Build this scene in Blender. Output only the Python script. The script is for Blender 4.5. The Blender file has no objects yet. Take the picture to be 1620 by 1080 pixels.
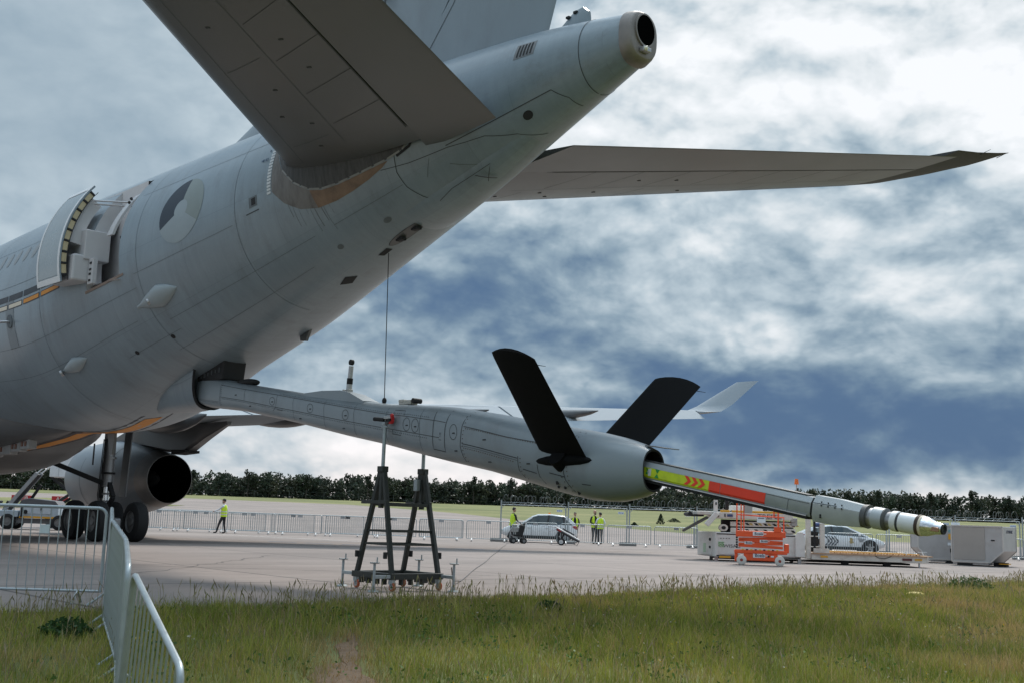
import bpy, bmesh, math, random
import numpy as np
from mathutils import Vector, Matrix

S = bpy.context.scene
COL = S.collection
R = math.radians
random.seed(7)
rng = np.random.default_rng(11)

# ------------------------------------------------------------------ camera
CAM_Z = 1.25
cd = bpy.data.cameras.new('camera')
cd.sensor_width = 36.0
cd.lens = 40.0
cd.clip_start = 0.1
cd.clip_end = 6000
cam = bpy.data.objects.new('camera', cd)
COL.objects.link(cam)
_p, _r = math.atan(280 / 1800), R(1.95)
fw = Vector((0, math.cos(_p), math.sin(_p)))
r0 = Vector((1, 0, 0)); u0 = r0.cross(fw)
ri = r0 * math.cos(_r) + u0 * math.sin(_r)
up = -r0 * math.sin(_r) + u0 * math.cos(_r)
M = Matrix((ri, up, -fw)).transposed().to_4x4()
M.translation = Vector((0, 0, CAM_Z))
cam.matrix_world = M
S.camera = cam

# ------------------------------------------------------------------ sky and sun
SUN_EL, SUN_AZ = R(52), R(24)          # azimuth from +Y towards +X: high, ahead and to the right, behind cloud
w = bpy.data.worlds.new('World'); S.world = w; w.use_nodes = True
nt = w.node_tree; N = nt.nodes; L = nt.links; N.clear()
def nd(t, **k):
    n = N.new(t)
    for a, b in k.items(): setattr(n, a, b)
    return n
def mth(op, a, b=None, c=None, clamp=False):
    n = nd('ShaderNodeMath', operation=op); n.use_clamp = clamp
    for i, x in enumerate((a, b, c)):
        if x is None: continue
        if isinstance(x, (int, float)): n.inputs[i].default_value = x
        else: L.new(x, n.inputs[i])
    return n.outputs[0]
tc = nd('ShaderNodeTexCoord')
sep = nd('ShaderNodeSeparateXYZ'); L.new(tc.outputs['Generated'], sep.inputs[0])
X, Y, Z = sep.outputs
az = mth('ARCTAN2', X, Y)
el = mth('ARCSINE', Z)
# cloud deck seen in perspective: project the direction onto a sheet overhead
den = mth('ADD', mth('MAXIMUM', Z, 0.0), 0.16)
cu = mth('DIVIDE', X, den); cv = mth('DIVIDE', Y, den)
cmb = nd('ShaderNodeCombineXYZ'); L.new(cu, cmb.inputs[0]); L.new(cv, cmb.inputs[1])
mapA = nd('ShaderNodeMapping'); L.new(cmb.outputs[0], mapA.inputs[0]); mapA.inputs['Scale'].default_value = (0.62, 0.50, 1)
mapA.inputs['Location'].default_value = (3.1, 1.7, 0.4)
def noise(vec, scale, detail, rough, dist=0.0, off=None):
    n = nd('ShaderNodeTexNoise'); n.inputs['Scale'].default_value = scale; n.inputs['Detail'].default_value = detail
    n.inputs['Roughness'].default_value = rough; n.inputs['Distortion'].default_value = dist
    if off is not None:
        m = nd('ShaderNodeMapping'); m.inputs['Location'].default_value = off; L.new(vec, m.inputs[0]); vec = m.outputs[0]
    L.new(vec, n.inputs['Vector']); return n.outputs['Fac']
# second set of coordinates: azimuth / elevation, for clouds that pile up near the horizon
cmb2 = nd('ShaderNodeCombineXYZ'); L.new(mth('MULTIPLY', az, 1.0), cmb2.inputs[0]); L.new(mth('MULTIPLY', el, 1.6), cmb2.inputs[1])
n_big = noise(mapA.outputs[0], 1.25, 3, 0.5, 0.3)
n_mid = noise(mapA.outputs[0], 2.6, 4, 0.52, 0.4, (4.2, 8.8, 0))
n_pile = noise(cmb2.outputs[0], 4.2, 6, 0.52, 0.15, (1.3, 0.2, 3.0))
n_pile2 = noise(cmb2.outputs[0], 9.5, 5, 0.54, 0.25, (7.3, 2.2, 5.0))
def blob(a0, e0, wa, we):
    da = mth('DIVIDE', mth('SUBTRACT', az, a0), wa); de = mth('DIVIDE', mth('SUBTRACT', el, e0), we)
    q = mth('ADD', mth('MULTIPLY', da, da), mth('MULTIPLY', de, de))
    return mth('EXPONENT', mth('MULTIPLY', q, -1.0))
def shift(vec, off):
    m = nd('ShaderNodeMapping'); m.inputs['Location'].default_value = off; L.new(vec, m.inputs[0]); return m.outputs[0]
up1 = noise(shift(cmb2.outputs[0], (0.006, 0.030, 0)), 4.2, 6, 0.52, 0.15, (1.3, 0.2, 3.0))
up2 = noise(shift(cmb2.outputs[0], (0.004, 0.014, 0)), 9.5, 5, 0.54, 0.25, (7.3, 2.2, 5.0))
relief = mth('ADD', mth('MULTIPLY', mth('SUBTRACT', n_pile, up1), 1.7), mth('MULTIPLY', mth('SUBTRACT', n_pile2, up2), 0.7))
# billows: fractal cell noise, its coordinates bent by turbulence
tw = nd('ShaderNodeTexNoise'); tw.inputs['Scale'].default_value = 7.0; tw.inputs['Detail'].default_value = 4; L.new(cmb2.outputs[0], tw.inputs['Vector'])
vm = nd('ShaderNodeVectorMath', operation='MULTIPLY_ADD'); L.new(tw.outputs['Color'], vm.inputs[0]); vm.inputs[1].default_value = (0.10, 0.10, 0.10); L.new(cmb2.outputs[0], vm.inputs[2])
def fold(vec, scale, off, det=1.0):
    return mth('ABSOLUTE', mth('MULTIPLY_ADD', noise(vec, scale, det, 0.5, 0.0, off), 2.0, -1.0))
puff = None
for sc_, wt_, off_ in ((4.6, 0.40, (0, 0, 1)), (10.0, 0.30, (3, 1, 2)), (22.0, 0.17, (5, 7, 3)), (48.0, 0.09, (2, 9, 4))):
    t_ = mth('MULTIPLY', mth('SUBTRACT', fold(vm.outputs[0], sc_, off_), 0.22), wt_)
    puff = t_ if puff is None else mth('ADD', puff, t_)
v = mth('ADD', mth('MULTIPLY', n_big, 0.50), mth('MULTIPLY', n_mid, 0.34))
v = mth('ADD', v, mth('MULTIPLY', n_pile, 0.95))
v = mth('ADD', v, mth('MULTIPLY', n_pile2, 0.42))
v = mth('SUBTRACT', v, 1.12)
v = mth('MULTIPLY_ADD', v, 1.12, 0.575)
v = mth('ADD', mth('ADD', v, relief), puff)
for a0, e0, wa, we, g in (
        (0.27, 0.40, 0.28, 0.15, 0.46),      # bright cloud where the sun stands behind it
        (0.30, 0.20, 0.30, 0.06, 0.06),
        (0.36, 0.080, 0.26, 0.042, -0.52),   # slate-blue rain cloud low down
        (0.12, 0.120, 0.16, 0.03, -0.10),
        (-0.02, 0.175, 0.18, 0.05, -0.15),
        (-0.40, 0.33, 0.33, 0.24, -0.05),
        (-0.12, 0.035, 0.34, 0.055, 0.30),   # light band above the trees
        (0.28, 0.020, 0.24, 0.017, 0.38)):
    v = mth('ADD', v, mth('MULTIPLY', blob(a0, e0, wa, we), g))
flat = blob(-0.42, 0.34, 0.26, 0.22)          # smooth, veiled patch of sky on that side
v = mth('ADD', mth('MULTIPLY', v, mth('SUBTRACT', 1.0, mth('MULTIPLY', flat, 0.86))), mth('MULTIPLY', flat, 0.40))
v = mth('SMOOTH_MAX', v, 0.05, 0.25)
ramp = nd('ShaderNodeValToRGB'); cr = ramp.color_ramp
L.new(v, ramp.inputs[0])
cr.elements[0].position = 0.04; cr.elements[0].color = (0.056, 0.108, 0.200, 1)
cr.elements[1].position = 1.0; cr.elements[1].color = (0.68, 0.70, 0.725, 1)
for pos, c in ((0.22, (0.118, 0.182, 0.258)), (0.40, (0.212, 0.285, 0.348)), (0.60, (0.365, 0.435, 0.485)), (0.80, (0.550, 0.590, 0.618))):
    e = cr.elements.new(pos); e.color = (*c, 1)
# warm tint low over the horizon
warm = mth('MULTIPLY', mth('EXPONENT', mth('MULTIPLY', mth('MAXIMUM', el, 0.0), -18.0)), mth('MULTIPLY', v, 1.2, clamp=True), clamp=True)
mixw = nd('ShaderNodeMix', data_type='RGBA', blend_type='MULTIPLY'); L.new(warm, mixw.inputs[0]); L.new(ramp.outputs[0], mixw.inputs[6]); mixw.inputs[7].default_value = (1.12, 0.97, 0.90, 1)
# clear sky behind the clouds
sky = nd('ShaderNodeTexSky', sky_type='NISHITA'); sky.sun_disc = False; sky.sun_elevation = SUN_EL; sky.sun_rotation = SUN_AZ
sky.air_density = 1.0; sky.dust_density = 1.5
bg1 = nd('ShaderNodeBackground'); L.new(sky.outputs[0], bg1.inputs[0]); bg1.inputs[1].default_value = 0.06
bg2 = nd('ShaderNodeBackground'); L.new(mixw.outputs[2], bg2.inputs[0]); L.new(mth('MULTIPLY_ADD', mth('SMOOTH_MIN', mth('MAXIMUM', mth('SUBTRACT', el, 0.48), 0.0), 0.8, 0.2), 3.0, 1.0), bg2.inputs[1])   # overcast: brighter towards the zenith
gap = mth('SUBTRACT', 1.0, mth('MULTIPLY', mth('SUBTRACT', 0.42, v), 0.08, clamp=True))
mx = nd('ShaderNodeMixShader'); L.new(gap, mx.inputs[0]); L.new(bg1.outputs[0], mx.inputs[1]); L.new(bg2.outputs[0], mx.inputs[2])
w.cycles.sampling_method = 'MANUAL'; w.cycles.sample_map_resolution = 512
out = nd('ShaderNodeOutputWorld'); L.new(mx.outputs[0], out.inputs[0])

sd = bpy.data.lights.new('sun', 'SUN'); sd.energy = 2.5; sd.angle = R(16); sd.color = (1.0, 0.95, 0.88)
sun = bpy.data.objects.new('sun', sd); COL.objects.link(sun)
_sdir = Vector((math.sin(SUN_AZ) * math.cos(SUN_EL), math.cos(SUN_AZ) * math.cos(SUN_EL), math.sin(SUN_EL)))
sun.rotation_euler = _sdir.to_track_quat('Z', 'Y').to_euler()
sun.location = (0, 0, 40)

vs = S.view_settings
vs.view_transform = 'Standard'; vs.look = 'None'; vs.gamma = 1.0; vs.exposure = 0.48; vs.use_curve_mapping = False
S.render.engine = 'CYCLES'
S.cycles.use_denoising = True
S.cycles.max_bounces = 6

# ------------------------------------------------------------------ helpers
def tag(o, label=None, cat=None, group=None, kind=None):
    if label: o['label'] = label
    if cat: o['category'] = cat
    if group: o['group'] = group
    if kind: o['kind'] = kind
    return o
def empty(name, loc=(0, 0, 0), rz=0.0, parent=None):
    o = bpy.data.objects.new(name, None); o.empty_display_size = 0.3
    COL.objects.link(o); o.location = loc; o.rotation_euler = (0, 0, rz)
    if parent: o.parent = parent
    return o
MATS = {}
def mat(name, col, rough=0.55, metal=0.0, var=0.12, scale=3.0, bump=0.0, bscale=60.0, spec=0.5, dirt=None, dscale=2.0, stretch=(1, 1, 1), coat=0.0, trans=0.0, emit=None):
    """Principled material with tonal mottling, optional dirt colour and fine relief."""
    if name in MATS: return MATS[name]
    m = bpy.data.materials.new(name); m.use_nodes = True
    n = m.node_tree.nodes; l = m.node_tree.links
    b = n['Principled BSDF']
    b.inputs['Roughness'].default_value = rough; b.inputs['Metallic'].default_value = metal
    b.inputs['Specular IOR Level'].default_value = spec; b.inputs['Coat Weight'].default_value = coat
    b.inputs['Transmission Weight'].default_value = trans
    b.inputs['Base Color'].default_value = (*col, 1)
    if emit:
        b.inputs['Emission Color'].default_value = (*emit[0], 1); b.inputs['Emission Strength'].default_value = emit[1]
    t = n.new('ShaderNodeTexCoord'); mp = n.new('ShaderNodeMapping'); l.new(t.outputs['Object'], mp.inputs[0]); mp.inputs['Scale'].default_value = stretch
    if var > 0:
        nz = n.new('ShaderNodeTexNoise'); nz.inputs['Scale'].default_value = scale; nz.inputs['Detail'].default_value = 6; nz.inputs['Roughness'].default_value = 0.6
        l.new(mp.outputs[0], nz.inputs['Vector'])
        mr = n.new('ShaderNodeMapRange'); mr.inputs[1].default_value = 0.25; mr.inputs[2].default_value = 0.75
        mr.inputs[3].default_value = 1 - var; mr.inputs[4].default_value = 1 + var; l.new(nz.outputs['Fac'], mr.inputs[0])
        mu = n.new('ShaderNodeMix'); mu.data_type = 'RGBA'; mu.blend_type = 'MULTIPLY'; mu.inputs[0].default_value = 1.0
        mu.inputs[6].default_value = (*col, 1); l.new(mr.outputs[0], mu.inputs[7]); last = mu.outputs[2]
        if dirt:
            nd2 = n.new('ShaderNodeTexNoise'); nd2.inputs['Scale'].default_value = dscale; nd2.inputs['Detail'].default_value = 8; nd2.inputs['Roughness'].default_value = 0.7
            l.new(mp.outputs[0], nd2.inputs['Vector'])
            r2 = n.new('ShaderNodeMapRange'); r2.inputs[1].default_value = 0.48; r2.inputs[2].default_value = 0.72; r2.inputs[3].default_value = 0; r2.inputs[4].default_value = dirt[1]
            l.new(nd2.outputs['Fac'], r2.inputs[0])
            m2 = n.new('ShaderNodeMix'); m2.data_type = 'RGBA'; l.new(r2.outputs[0], m2.inputs[0]); l.new(last, m2.inputs[6]); m2.inputs[7].default_value = (*dirt[0], 1); last = m2.outputs[2]
        l.new(last, b.inputs['Base Color'])
        rr = n.new('ShaderNodeMapRange'); rr.inputs[3].default_value = max(0.02, rough - 0.08); rr.inputs[4].default_value = min(1, rough + 0.08)
        l.new(nz.outputs['Fac'], rr.inputs[0]); l.new(rr.outputs[0], b.inputs['Roughness'])
    if bump > 0:
        bz = n.new('ShaderNodeTexNoise'); bz.inputs['Scale'].default_value = bscale; bz.inputs['Detail'].default_value = 5
        l.new(mp.outputs[0], bz.inputs['Vector'])
        bp = n.new('ShaderNodeBump'); bp.inputs['Strength'].default_value = bump; bp.inputs['Distance'].default_value = 0.02
        l.new(bz.outputs['Fac'], bp.inputs['Height']); l.new(bp.outputs[0], b.inputs['Normal'])
    MATS[name] = m
    return m

class MB:
    """Collects shapes; build() links them as one mesh object."""
    def __init__(s): s.v = []; s.f = []
    def add(s, vs, fs):
        o = len(s.v); s.v += [tuple(p) for p in vs]; s.f += [tuple(i + o for i in f) for f in fs]; return s
    def box(s, c, d, rz=0.0, rot=None):
        x, y, z = (q / 2 for q in d)
        P = [Vector((a * x, b * y, e * z)) for a in (-1, 1) for b in (-1, 1) for e in (-1, 1)]
        m = rot if rot is not None else Matrix.Rotation(rz, 3, 'Z')
        P = [m @ p + Vector(c) for p in P]
        return s.add(P, [(0, 1, 3, 2), (4, 6, 7, 5), (0, 4, 5, 1), (2, 3, 7, 6), (0, 2, 6, 4), (1, 5, 7, 3)])
    def beam(s, p0, p1, wd, ht, upv=(0, 0, 1), w1=None, h1=None):
        p0, p1 = Vector(p0), Vector(p1); d = (p1 - p0).normalized()
        sd_ = d.cross(Vector(upv))
        if sd_.length < 1e-4: sd_ = d.cross(Vector((1, 0, 0)))
        sd_.normalize(); u_ = sd_.cross(d)
        w1 = wd if w1 is None else w1; h1 = ht if h1 is None else h1
        P = [p0 + sd_ * a * wd / 2 + u_ * b * ht / 2 for a, b in ((-1, -1), (1, -1), (1, 1), (-1, 1))] + [p1 + sd_ * a * w1 / 2 + u_ * b * h1 / 2 for a, b in ((-1, -1), (1, -1), (1, 1), (-1, 1))]
        return s.add(P, [(3, 2, 1, 0), (4, 5, 6, 7), (0, 1, 5, 4), (1, 2, 6, 5), (2, 3, 7, 6), (3, 0, 4, 7)])
    def tube(s, p0, p1, r0_, r1_=None, n=10, cap=True):
        p0, p1 = Vector(p0), Vector(p1); r1_ = r0_ if r1_ is None else r1_
        d = (p1 - p0).normalized(); a = d.orthogonal().normalized(); b = d.cross(a)
        ring = [a * math.cos(2 * math.pi * i / n) + b * math.sin(2 * math.pi * i / n) for i in range(n)]
        P = [p0 + q * r0_ for q in ring] + [p1 + q * r1_ for q in ring]
        F = [(i, (i + 1) % n, n + (i + 1) % n, n + i) for i in range(n)]
        if cap: F += [tuple(range(n - 1, -1, -1)), tuple(range(n, 2 * n))]
        return s.add(P, F)
    def pipe(s, pts, r, n=6, closed=False):
        pts = [Vector(p) for p in pts]; k = len(pts); rings = []
        pa = None
        for i, p in enumerate(pts):
            if closed: t = pts[(i + 1) % k] - pts[i - 1]
            else: t = pts[min(i + 1, k - 1)] - pts[max(i - 1, 0)]
            t.normalize()
            a = t.orthogonal().normalized() if pa is None else (pa - t * pa.dot(t)).normalized()
            pa = a; b = t.cross(a)
            rings.append([p + (a * math.cos(2 * math.pi * j / n) + b * math.sin(2 * math.pi * j / n)) * r for j in range(n)])
        return s.loft(rings, cap=not closed, wrap=closed)
    def loft(s, rings, cap=True, wrap=False, closed=True):
        n = len(rings[0]); P = [p for r_ in rings for p in r_]; F = []; k = len(rings)
        for i in range(k if wrap else k - 1):
            a, b = i * n, ((i + 1) % k) * n
            for j in range(n if closed else n - 1):
                F.append((a + j, a + (j + 1) % n, b + (j + 1) % n, b + j))
        if cap and not wrap: F += [tuple(range(n - 1, -1, -1)), tuple(range((k - 1) * n, k * n))]
        return s.add(P, F)
    def prism(s, poly, axis, lo, hi):
        """Polygon (2-tuples) extruded along axis 'x','y' or 'z'."""
        def P(q, t): return (t, q[0], q[1]) if axis == 'x' else (q[0], t, q[1]) if axis == 'y' else (q[0], q[1], t)
        n = len(poly)
        return s.add([P(q, lo) for q in poly] + [P(q, hi) for q in poly], [tuple(range(n - 1, -1, -1)), tuple(range(n, 2 * n))] + [(i, (i + 1) % n, n + (i + 1) % n, n + i) for i in range(n)])
    def ball(s, c, r, nu=12, nv=8, sc=(1, 1, 1)):
        c = Vector(c); rings = []
        for i in range(1, nv):
            t = math.pi * i / nv
            rings.append([c + Vector((math.sin(t) * math.cos(2 * math.pi * j / nu) * r * sc[0], math.sin(t) * math.sin(2 * math.pi * j / nu) * r * sc[1], math.cos(t) * r * sc[2])) for j in range(nu)])
        return s.loft(rings)
    def build(s, name, m, parent=None, smooth=None, bevel=0.0, loc=None, rz=None, kind=None):
        me = bpy.data.meshes.new(name); me.from_pydata(s.v, [], s.f); me.update()
        if isinstance(m, (list, tuple)):
            for q in m: me.materials.append(q)
        else: me.materials.append(m)
        bm = bmesh.new(); bm.from_mesh(me); bmesh.ops.recalc_face_normals(bm, faces=bm.faces); bm.to_mesh(me); bm.free()
        if smooth is not None:
            me.polygons.foreach_set('use_smooth', [True] * len(me.polygons)); me.set_sharp_from_angle(angle=R(smooth))
        o = bpy.data.objects.new(name, me); COL.objects.link(o)
        if parent: o.parent = parent
        if loc is not None: o.location = loc
        if rz is not None: o.rotation_euler = (0, 0, rz)
        if bevel > 0:
            md = o.modifiers.new('bevel', 'BEVEL'); md.width = bevel; md.segments = 2; md.limit_method = 'ANGLE'; md.angle_limit = R(40)
        if kind: o['kind'] = kind
        return o
def copy_tree(o, parent=None):
    c = o.copy(); COL.objects.link(c); c.parent = parent
    for ch in list(o.children):
        copy_tree(ch, c)
    return c
def lettering(text, size, m, parent, loc, rot, extrude=0.002, name='lettering', shear=0.0, bold=0.0, align='CENTER'):
    cu_ = bpy.data.curves.new(name, 'FONT'); cu_.body = text; cu_.size = size; cu_.extrude = extrude; cu_.align_x = align; cu_.align_y = 'CENTER'; cu_.shear = shear; cu_.offset = bold
    cu_.resolution_u = 3
    t_ = bpy.data.objects.new('tmp', cu_); COL.objects.link(t_)
    me = bpy.data.meshes.new_from_object(t_.evaluated_get(bpy.context.evaluated_depsgraph_get()))
    bpy.data.objects.remove(t_); bpy.data.curves.remove(cu_)
    me.name = name; me.materials.clear(); me.materials.append(m)
    o = bpy.data.objects.new(name, me); COL.objects.link(o); o.parent = parent; o.location = loc; o.rotation_euler = rot
    return o
def lerp(x, xs, ys): return float(np.interp(x, xs, ys))
def hermite(x, xs, ys):
    xs = np.asarray(xs, float); ys = np.asarray(ys, float); m_ = np.gradient(ys, xs)
    i = int(np.clip(np.searchsorted(xs, x) - 1, 0, len(xs) - 2)); h = xs[i + 1] - xs[i]; t = (x - xs[i]) / h
    return float(ys[i] * (2 * t**3 - 3 * t**2 + 1) + h * m_[i] * (t**3 - 2 * t**2 + t) + ys[i + 1] * (-2 * t**3 + 3 * t**2) + h * m_[i + 1] * (t**3 - t**2))

# ------------------------------------------------------------------ ground
EDGE0 = Vector((-0.86, 17.5)); EN = Vector((0.676, -0.737)); ED = Vector((0.737, 0.676))   # edge between concrete and grass: point, normal towards the grass, direction
def edge_dist(x, y): return (x - EDGE0.x) * EN.x + (y - EDGE0.y) * EN.y
def H(x, y):
    n = edge_dist(x, y)
    if n > 0: z = lerp(n, (0, 2.6, 4.8, 6.9, 9.1, 14.6, 30), (0.0, -0.10, -0.24, -0.38, -0.66, -0.72, -0.75))
    else: z = 0.0
    if y > 75: z += 0.0175 * (min(y, 520) - 75) - (0 if y < 520 else 0)
    return z
def ground_material():
    m = bpy.data.materials.new('meadow_ground'); m.use_nodes = True; n = m.node_tree.nodes; l = m.node_tree.links; b = n['Principled BSDF']; b.inputs['Roughness'].default_value = 0.95
    t = n.new('ShaderNodeTexCoord')
    a = n.new('ShaderNodeTexNoise'); a.inputs['Scale'].default_value = 0.035; a.inputs['Detail'].default_value = 5; l.new(t.outputs['Object'], a.inputs['Vector'])
    c = n.new('ShaderNodeTexNoise'); c.inputs['Scale'].default_value = 1.1; c.inputs['Detail'].default_value = 9; c.inputs['Roughness'].default_value = 0.75; l.new(t.outputs['Object'], c.inputs['Vector'])
    ad = n.new('ShaderNodeMath'); ad.operation = 'ADD'; l.new(a.outputs['Fac'], ad.inputs[0]); l.new(c.outputs['Fac'], ad.inputs[1])
    rp = n.new('ShaderNodeValToRGB'); l.new(ad.outputs[0], rp.inputs[0]); e = rp.color_ramp.elements
    mr = n.new('ShaderNodeMapRange'); mr.inputs[1].default_value = 0.7; mr.inputs[2].default_value = 1.3; l.new(ad.outputs[0], mr.inputs[0]); l.new(mr.outputs[0], rp.inputs[0])
    e[0].color = (0.070, 0.085, 0.022, 1); e[1].color = (0.230, 0.205, 0.085, 1); x = e.new(0.5); x.color = (0.130, 0.140, 0.042, 1)
    l.new(rp.outputs[0], b.inputs['Base Color']); return m
def ground_sheet():
    xs = np.unique(np.concatenate([np.linspace(-900, -60, 25), np.linspace(-60, 60, 81), np.linspace(60, 900, 25)]))
    ys = np.unique(np.concatenate([np.linspace(-60, 0, 12), np.linspace(0, 60, 61), np.linspace(60, 160, 21), np.linspace(160, 1500, 30)]))
    v_ = []; f_ = []
    for yy in ys:
        for xx in xs:
            n_ = edge_dist(xx, yy)
            v_.append((xx, yy, H(xx, yy) - lerp(n_, (-4, -1.0, 0.5), (0.06, 0.012, 0.0))))
    k = len(xs)
    for i in range(len(ys) - 1):
        for j in range(k - 1): f_.append((i * k + j, i * k + j + 1, (i + 1) * k + j + 1, (i + 1) * k + j))
    mb = MB(); mb.add(v_, f_)
    return tag(mb.build('ground', ground_material(), smooth=60), kind='structure')
ground_sheet()
def concrete_material():
    m = bpy.data.materials.new('apron_concrete'); m.use_nodes = True; n = m.node_tree.nodes; l = m.node_tree.links; b = n['Principled BSDF']; b.inputs['Roughness'].default_value = 0.9; b.inputs['Specular IOR Level'].default_value = 0.3
    t = n.new('ShaderNodeTexCoord'); mp = n.new('ShaderNodeMapping'); mp.inputs['Rotation'].default_value = (0, 0, R(-42.5)); l.new(t.outputs['Object'], mp.inputs[0])
    br = n.new('ShaderNodeTexBrick'); br.offset = 0; br.inputs['Scale'].default_value = 1.0; br.inputs['Mortar Size'].default_value = 0.045; br.inputs['Brick Width'].default_value = 6.0; br.inputs['Row Height'].default_value = 6.0
    br.inputs['Color1'].default_value = (0.270, 0.228, 0.208, 1); br.inputs['Color2'].default_value = (0.240, 0.206, 0.190, 1); br.inputs['Mortar'].default_value = (0.095, 0.083, 0.078, 1); br.inputs['Mortar Smooth'].default_value = 0.3
    l.new(mp.outputs[0], br.inputs['Vector'])
    def nz(s_, d_, r_, st=(1, 1, 1)):
        q = n.new('ShaderNodeMapping'); q.inputs['Scale'].default_value = st; l.new(mp.outputs[0], q.inputs[0])
        x = n.new('ShaderNodeTexNoise'); x.inputs['Scale'].default_value = s_; x.inputs['Detail'].default_value = d_; x.inputs['Roughness'].default_value = r_; l.new(q.outputs[0], x.inputs['Vector']); return x.outputs['Fac']
    last = br.outputs['Color']
    for fac, lo, hi, k0, k1 in ((nz(0.12, 5, 0.6), 0.3, 0.7, 0.80, 1.12), (nz(0.5, 8, 0.7, (0.25, 1, 1)), 0.35, 0.7, 1.08, 0.82), (nz(9, 6, 0.75), 0.3, 0.7, 0.93, 1.06)):
        mr = n.new('ShaderNodeMapRange'); mr.inputs[1].default_value = lo; mr.inputs[2].default_value = hi; mr.inputs[3].default_value = k0; mr.inputs[4].default_value = k1; l.new(fac, mr.inputs[0])
        mu = n.new('ShaderNodeMix'); mu.data_type = 'RGBA'; mu.blend_type = 'MULTIPLY'; mu.inputs[0].default_value = 1; l.new(last, mu.inputs[6]); l.new(mr.outputs[0], mu.inputs[7]); last = mu.outputs[2]
    # oil spots and tyre marks
    sp = nz(0.9, 3, 0.5); mr = n.new('ShaderNodeMapRange'); mr.inputs[1].default_value = 0.62; mr.inputs[2].default_value = 0.76; mr.inputs[4].default_value = 0.6; l.new(sp, mr.inputs[0])
    m2 = n.new('ShaderNodeMix'); m2.data_type = 'RGBA'; l.new(mr.outputs[0], m2.inputs[0]); l.new(last, m2.inputs[6]); m2.inputs[7].default_value = (0.135, 0.122, 0.115, 1); last = m2.outputs[2]
    l.new(last, b.inputs['Base Color'])
    bp = n.new('ShaderNodeBump'); bp.inputs['Strength'].default_value = 0.25; bp.inputs['Distance'].default_value = 0.01; l.new(nz(30, 4, 0.6), bp.inputs['Height']); l.new(bp.outputs[0], b.inputs['Normal'])
    return m
def sheet(name, poly, m, dz, kind='structure'):
    """A polygon laid on the terrain, cut fine enough to follow it."""
    bm = bmesh.new(); vv = [bm.verts.new((p[0], p[1], 0)) for p in poly]; bm.faces.new(vv)
    for a_ in list(range(0, 60, 12)) + [75, 90, 105, 120, 140, 165, 190, 220, 260, 300, 360, 420]:
        g = bm.verts[:] + bm.edges[:] + bm.faces[:]
        bmesh.ops.bisect_plane(bm, geom=g, plane_co=(0, a_, 0), plane_no=(0, 1, 0))
    bmesh.ops.triangulate(bm, faces=bm.faces)
    for q in bm.verts: q.co.z = (H(q.co.x, q.co.y) if q.co.y > 75 else 0.0) + dz
    me = bpy.data.meshes.new(name); bm.to_mesh(me); bm.free(); me.materials.append(m)
    o = bpy.data.objects.new(name, me); COL.objects.link(o); o['kind'] = kind
    return o
def onedge(t, n=0.0): q = EDGE0 + ED * t + EN * n; return (q.x, q.y)
CONC = concrete_material()
# wavy edge where grass creeps over the concrete
edge_pts = [onedge(t, 0.12 * math.sin(t * 1.3) + 0.10 * math.sin(t * 3.7 + 1)) for t in np.arange(-60, 60.1, 1.0)]
sheet('apron', edge_pts + [(60, 92), (16.6, 103), (10, 120), (0.8, 145), (-9, 185), (-36, 260), (-80, 280), (-220, 300), (-220, 40)], CONC, 0.0)
ASPH = mat('taxiway_asphalt', (0.17, 0.165, 0.165), 0.9, var=0.15, scale=0.4)
sheet('taxiway', [(-60, 128), (-27, 118), (-22, 122), (-31, 132), (-60, 150)], ASPH, 0.02)
PAINT = mat('marking_paint_white', (0.62, 0.60, 0.57), 0.8, var=0.3, scale=3)
PAINTB = mat('marking_paint_blue', (0.16, 0.25, 0.36), 0.8, var=0.35, scale=2)
# ------------------------------------------------------------------ tanker aircraft (local axes: x aft from the nose, y starboard, z up)
HEAD = R(-47.07)
AU = Vector((math.cos(HEAD), math.sin(HEAD), 0)); AS = Vector((-AU.y, AU.x, 0))
TAIL = Vector((1.95, 15.87, 0))
def AW(a, y, z): return TAIL + AU * (a - 58) + AS * y + Vector((0, 0, z))
PL = tag(empty('tanker_aircraft', AW(30, 0, 0), HEAD), 'large grey tanker aircraft with a refuelling boom lowered from its tail', 'aircraft')
def part(mb, name, m, parent=None, **k):
    """A part sits in aircraft axes under the aircraft; a sub-part shares its part's axes."""
    o = mb.build(name, m, parent or PL, **k)
    if parent is None: o.location = (-30, 0, 0)
    return o
def paint_material(name, col, streak=0.25):
    """Weathered aircraft paint: mottling, vertical runs and grime."""
    m = mat(name, col, 0.34, spec=0.65, var=0.07, scale=1.2, dirt=((0.11, 0.10, 0.092), streak), dscale=1.6, stretch=(0.9, 1.0, 0.35), bump=0.03, bscale=3)
    return m
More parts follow.
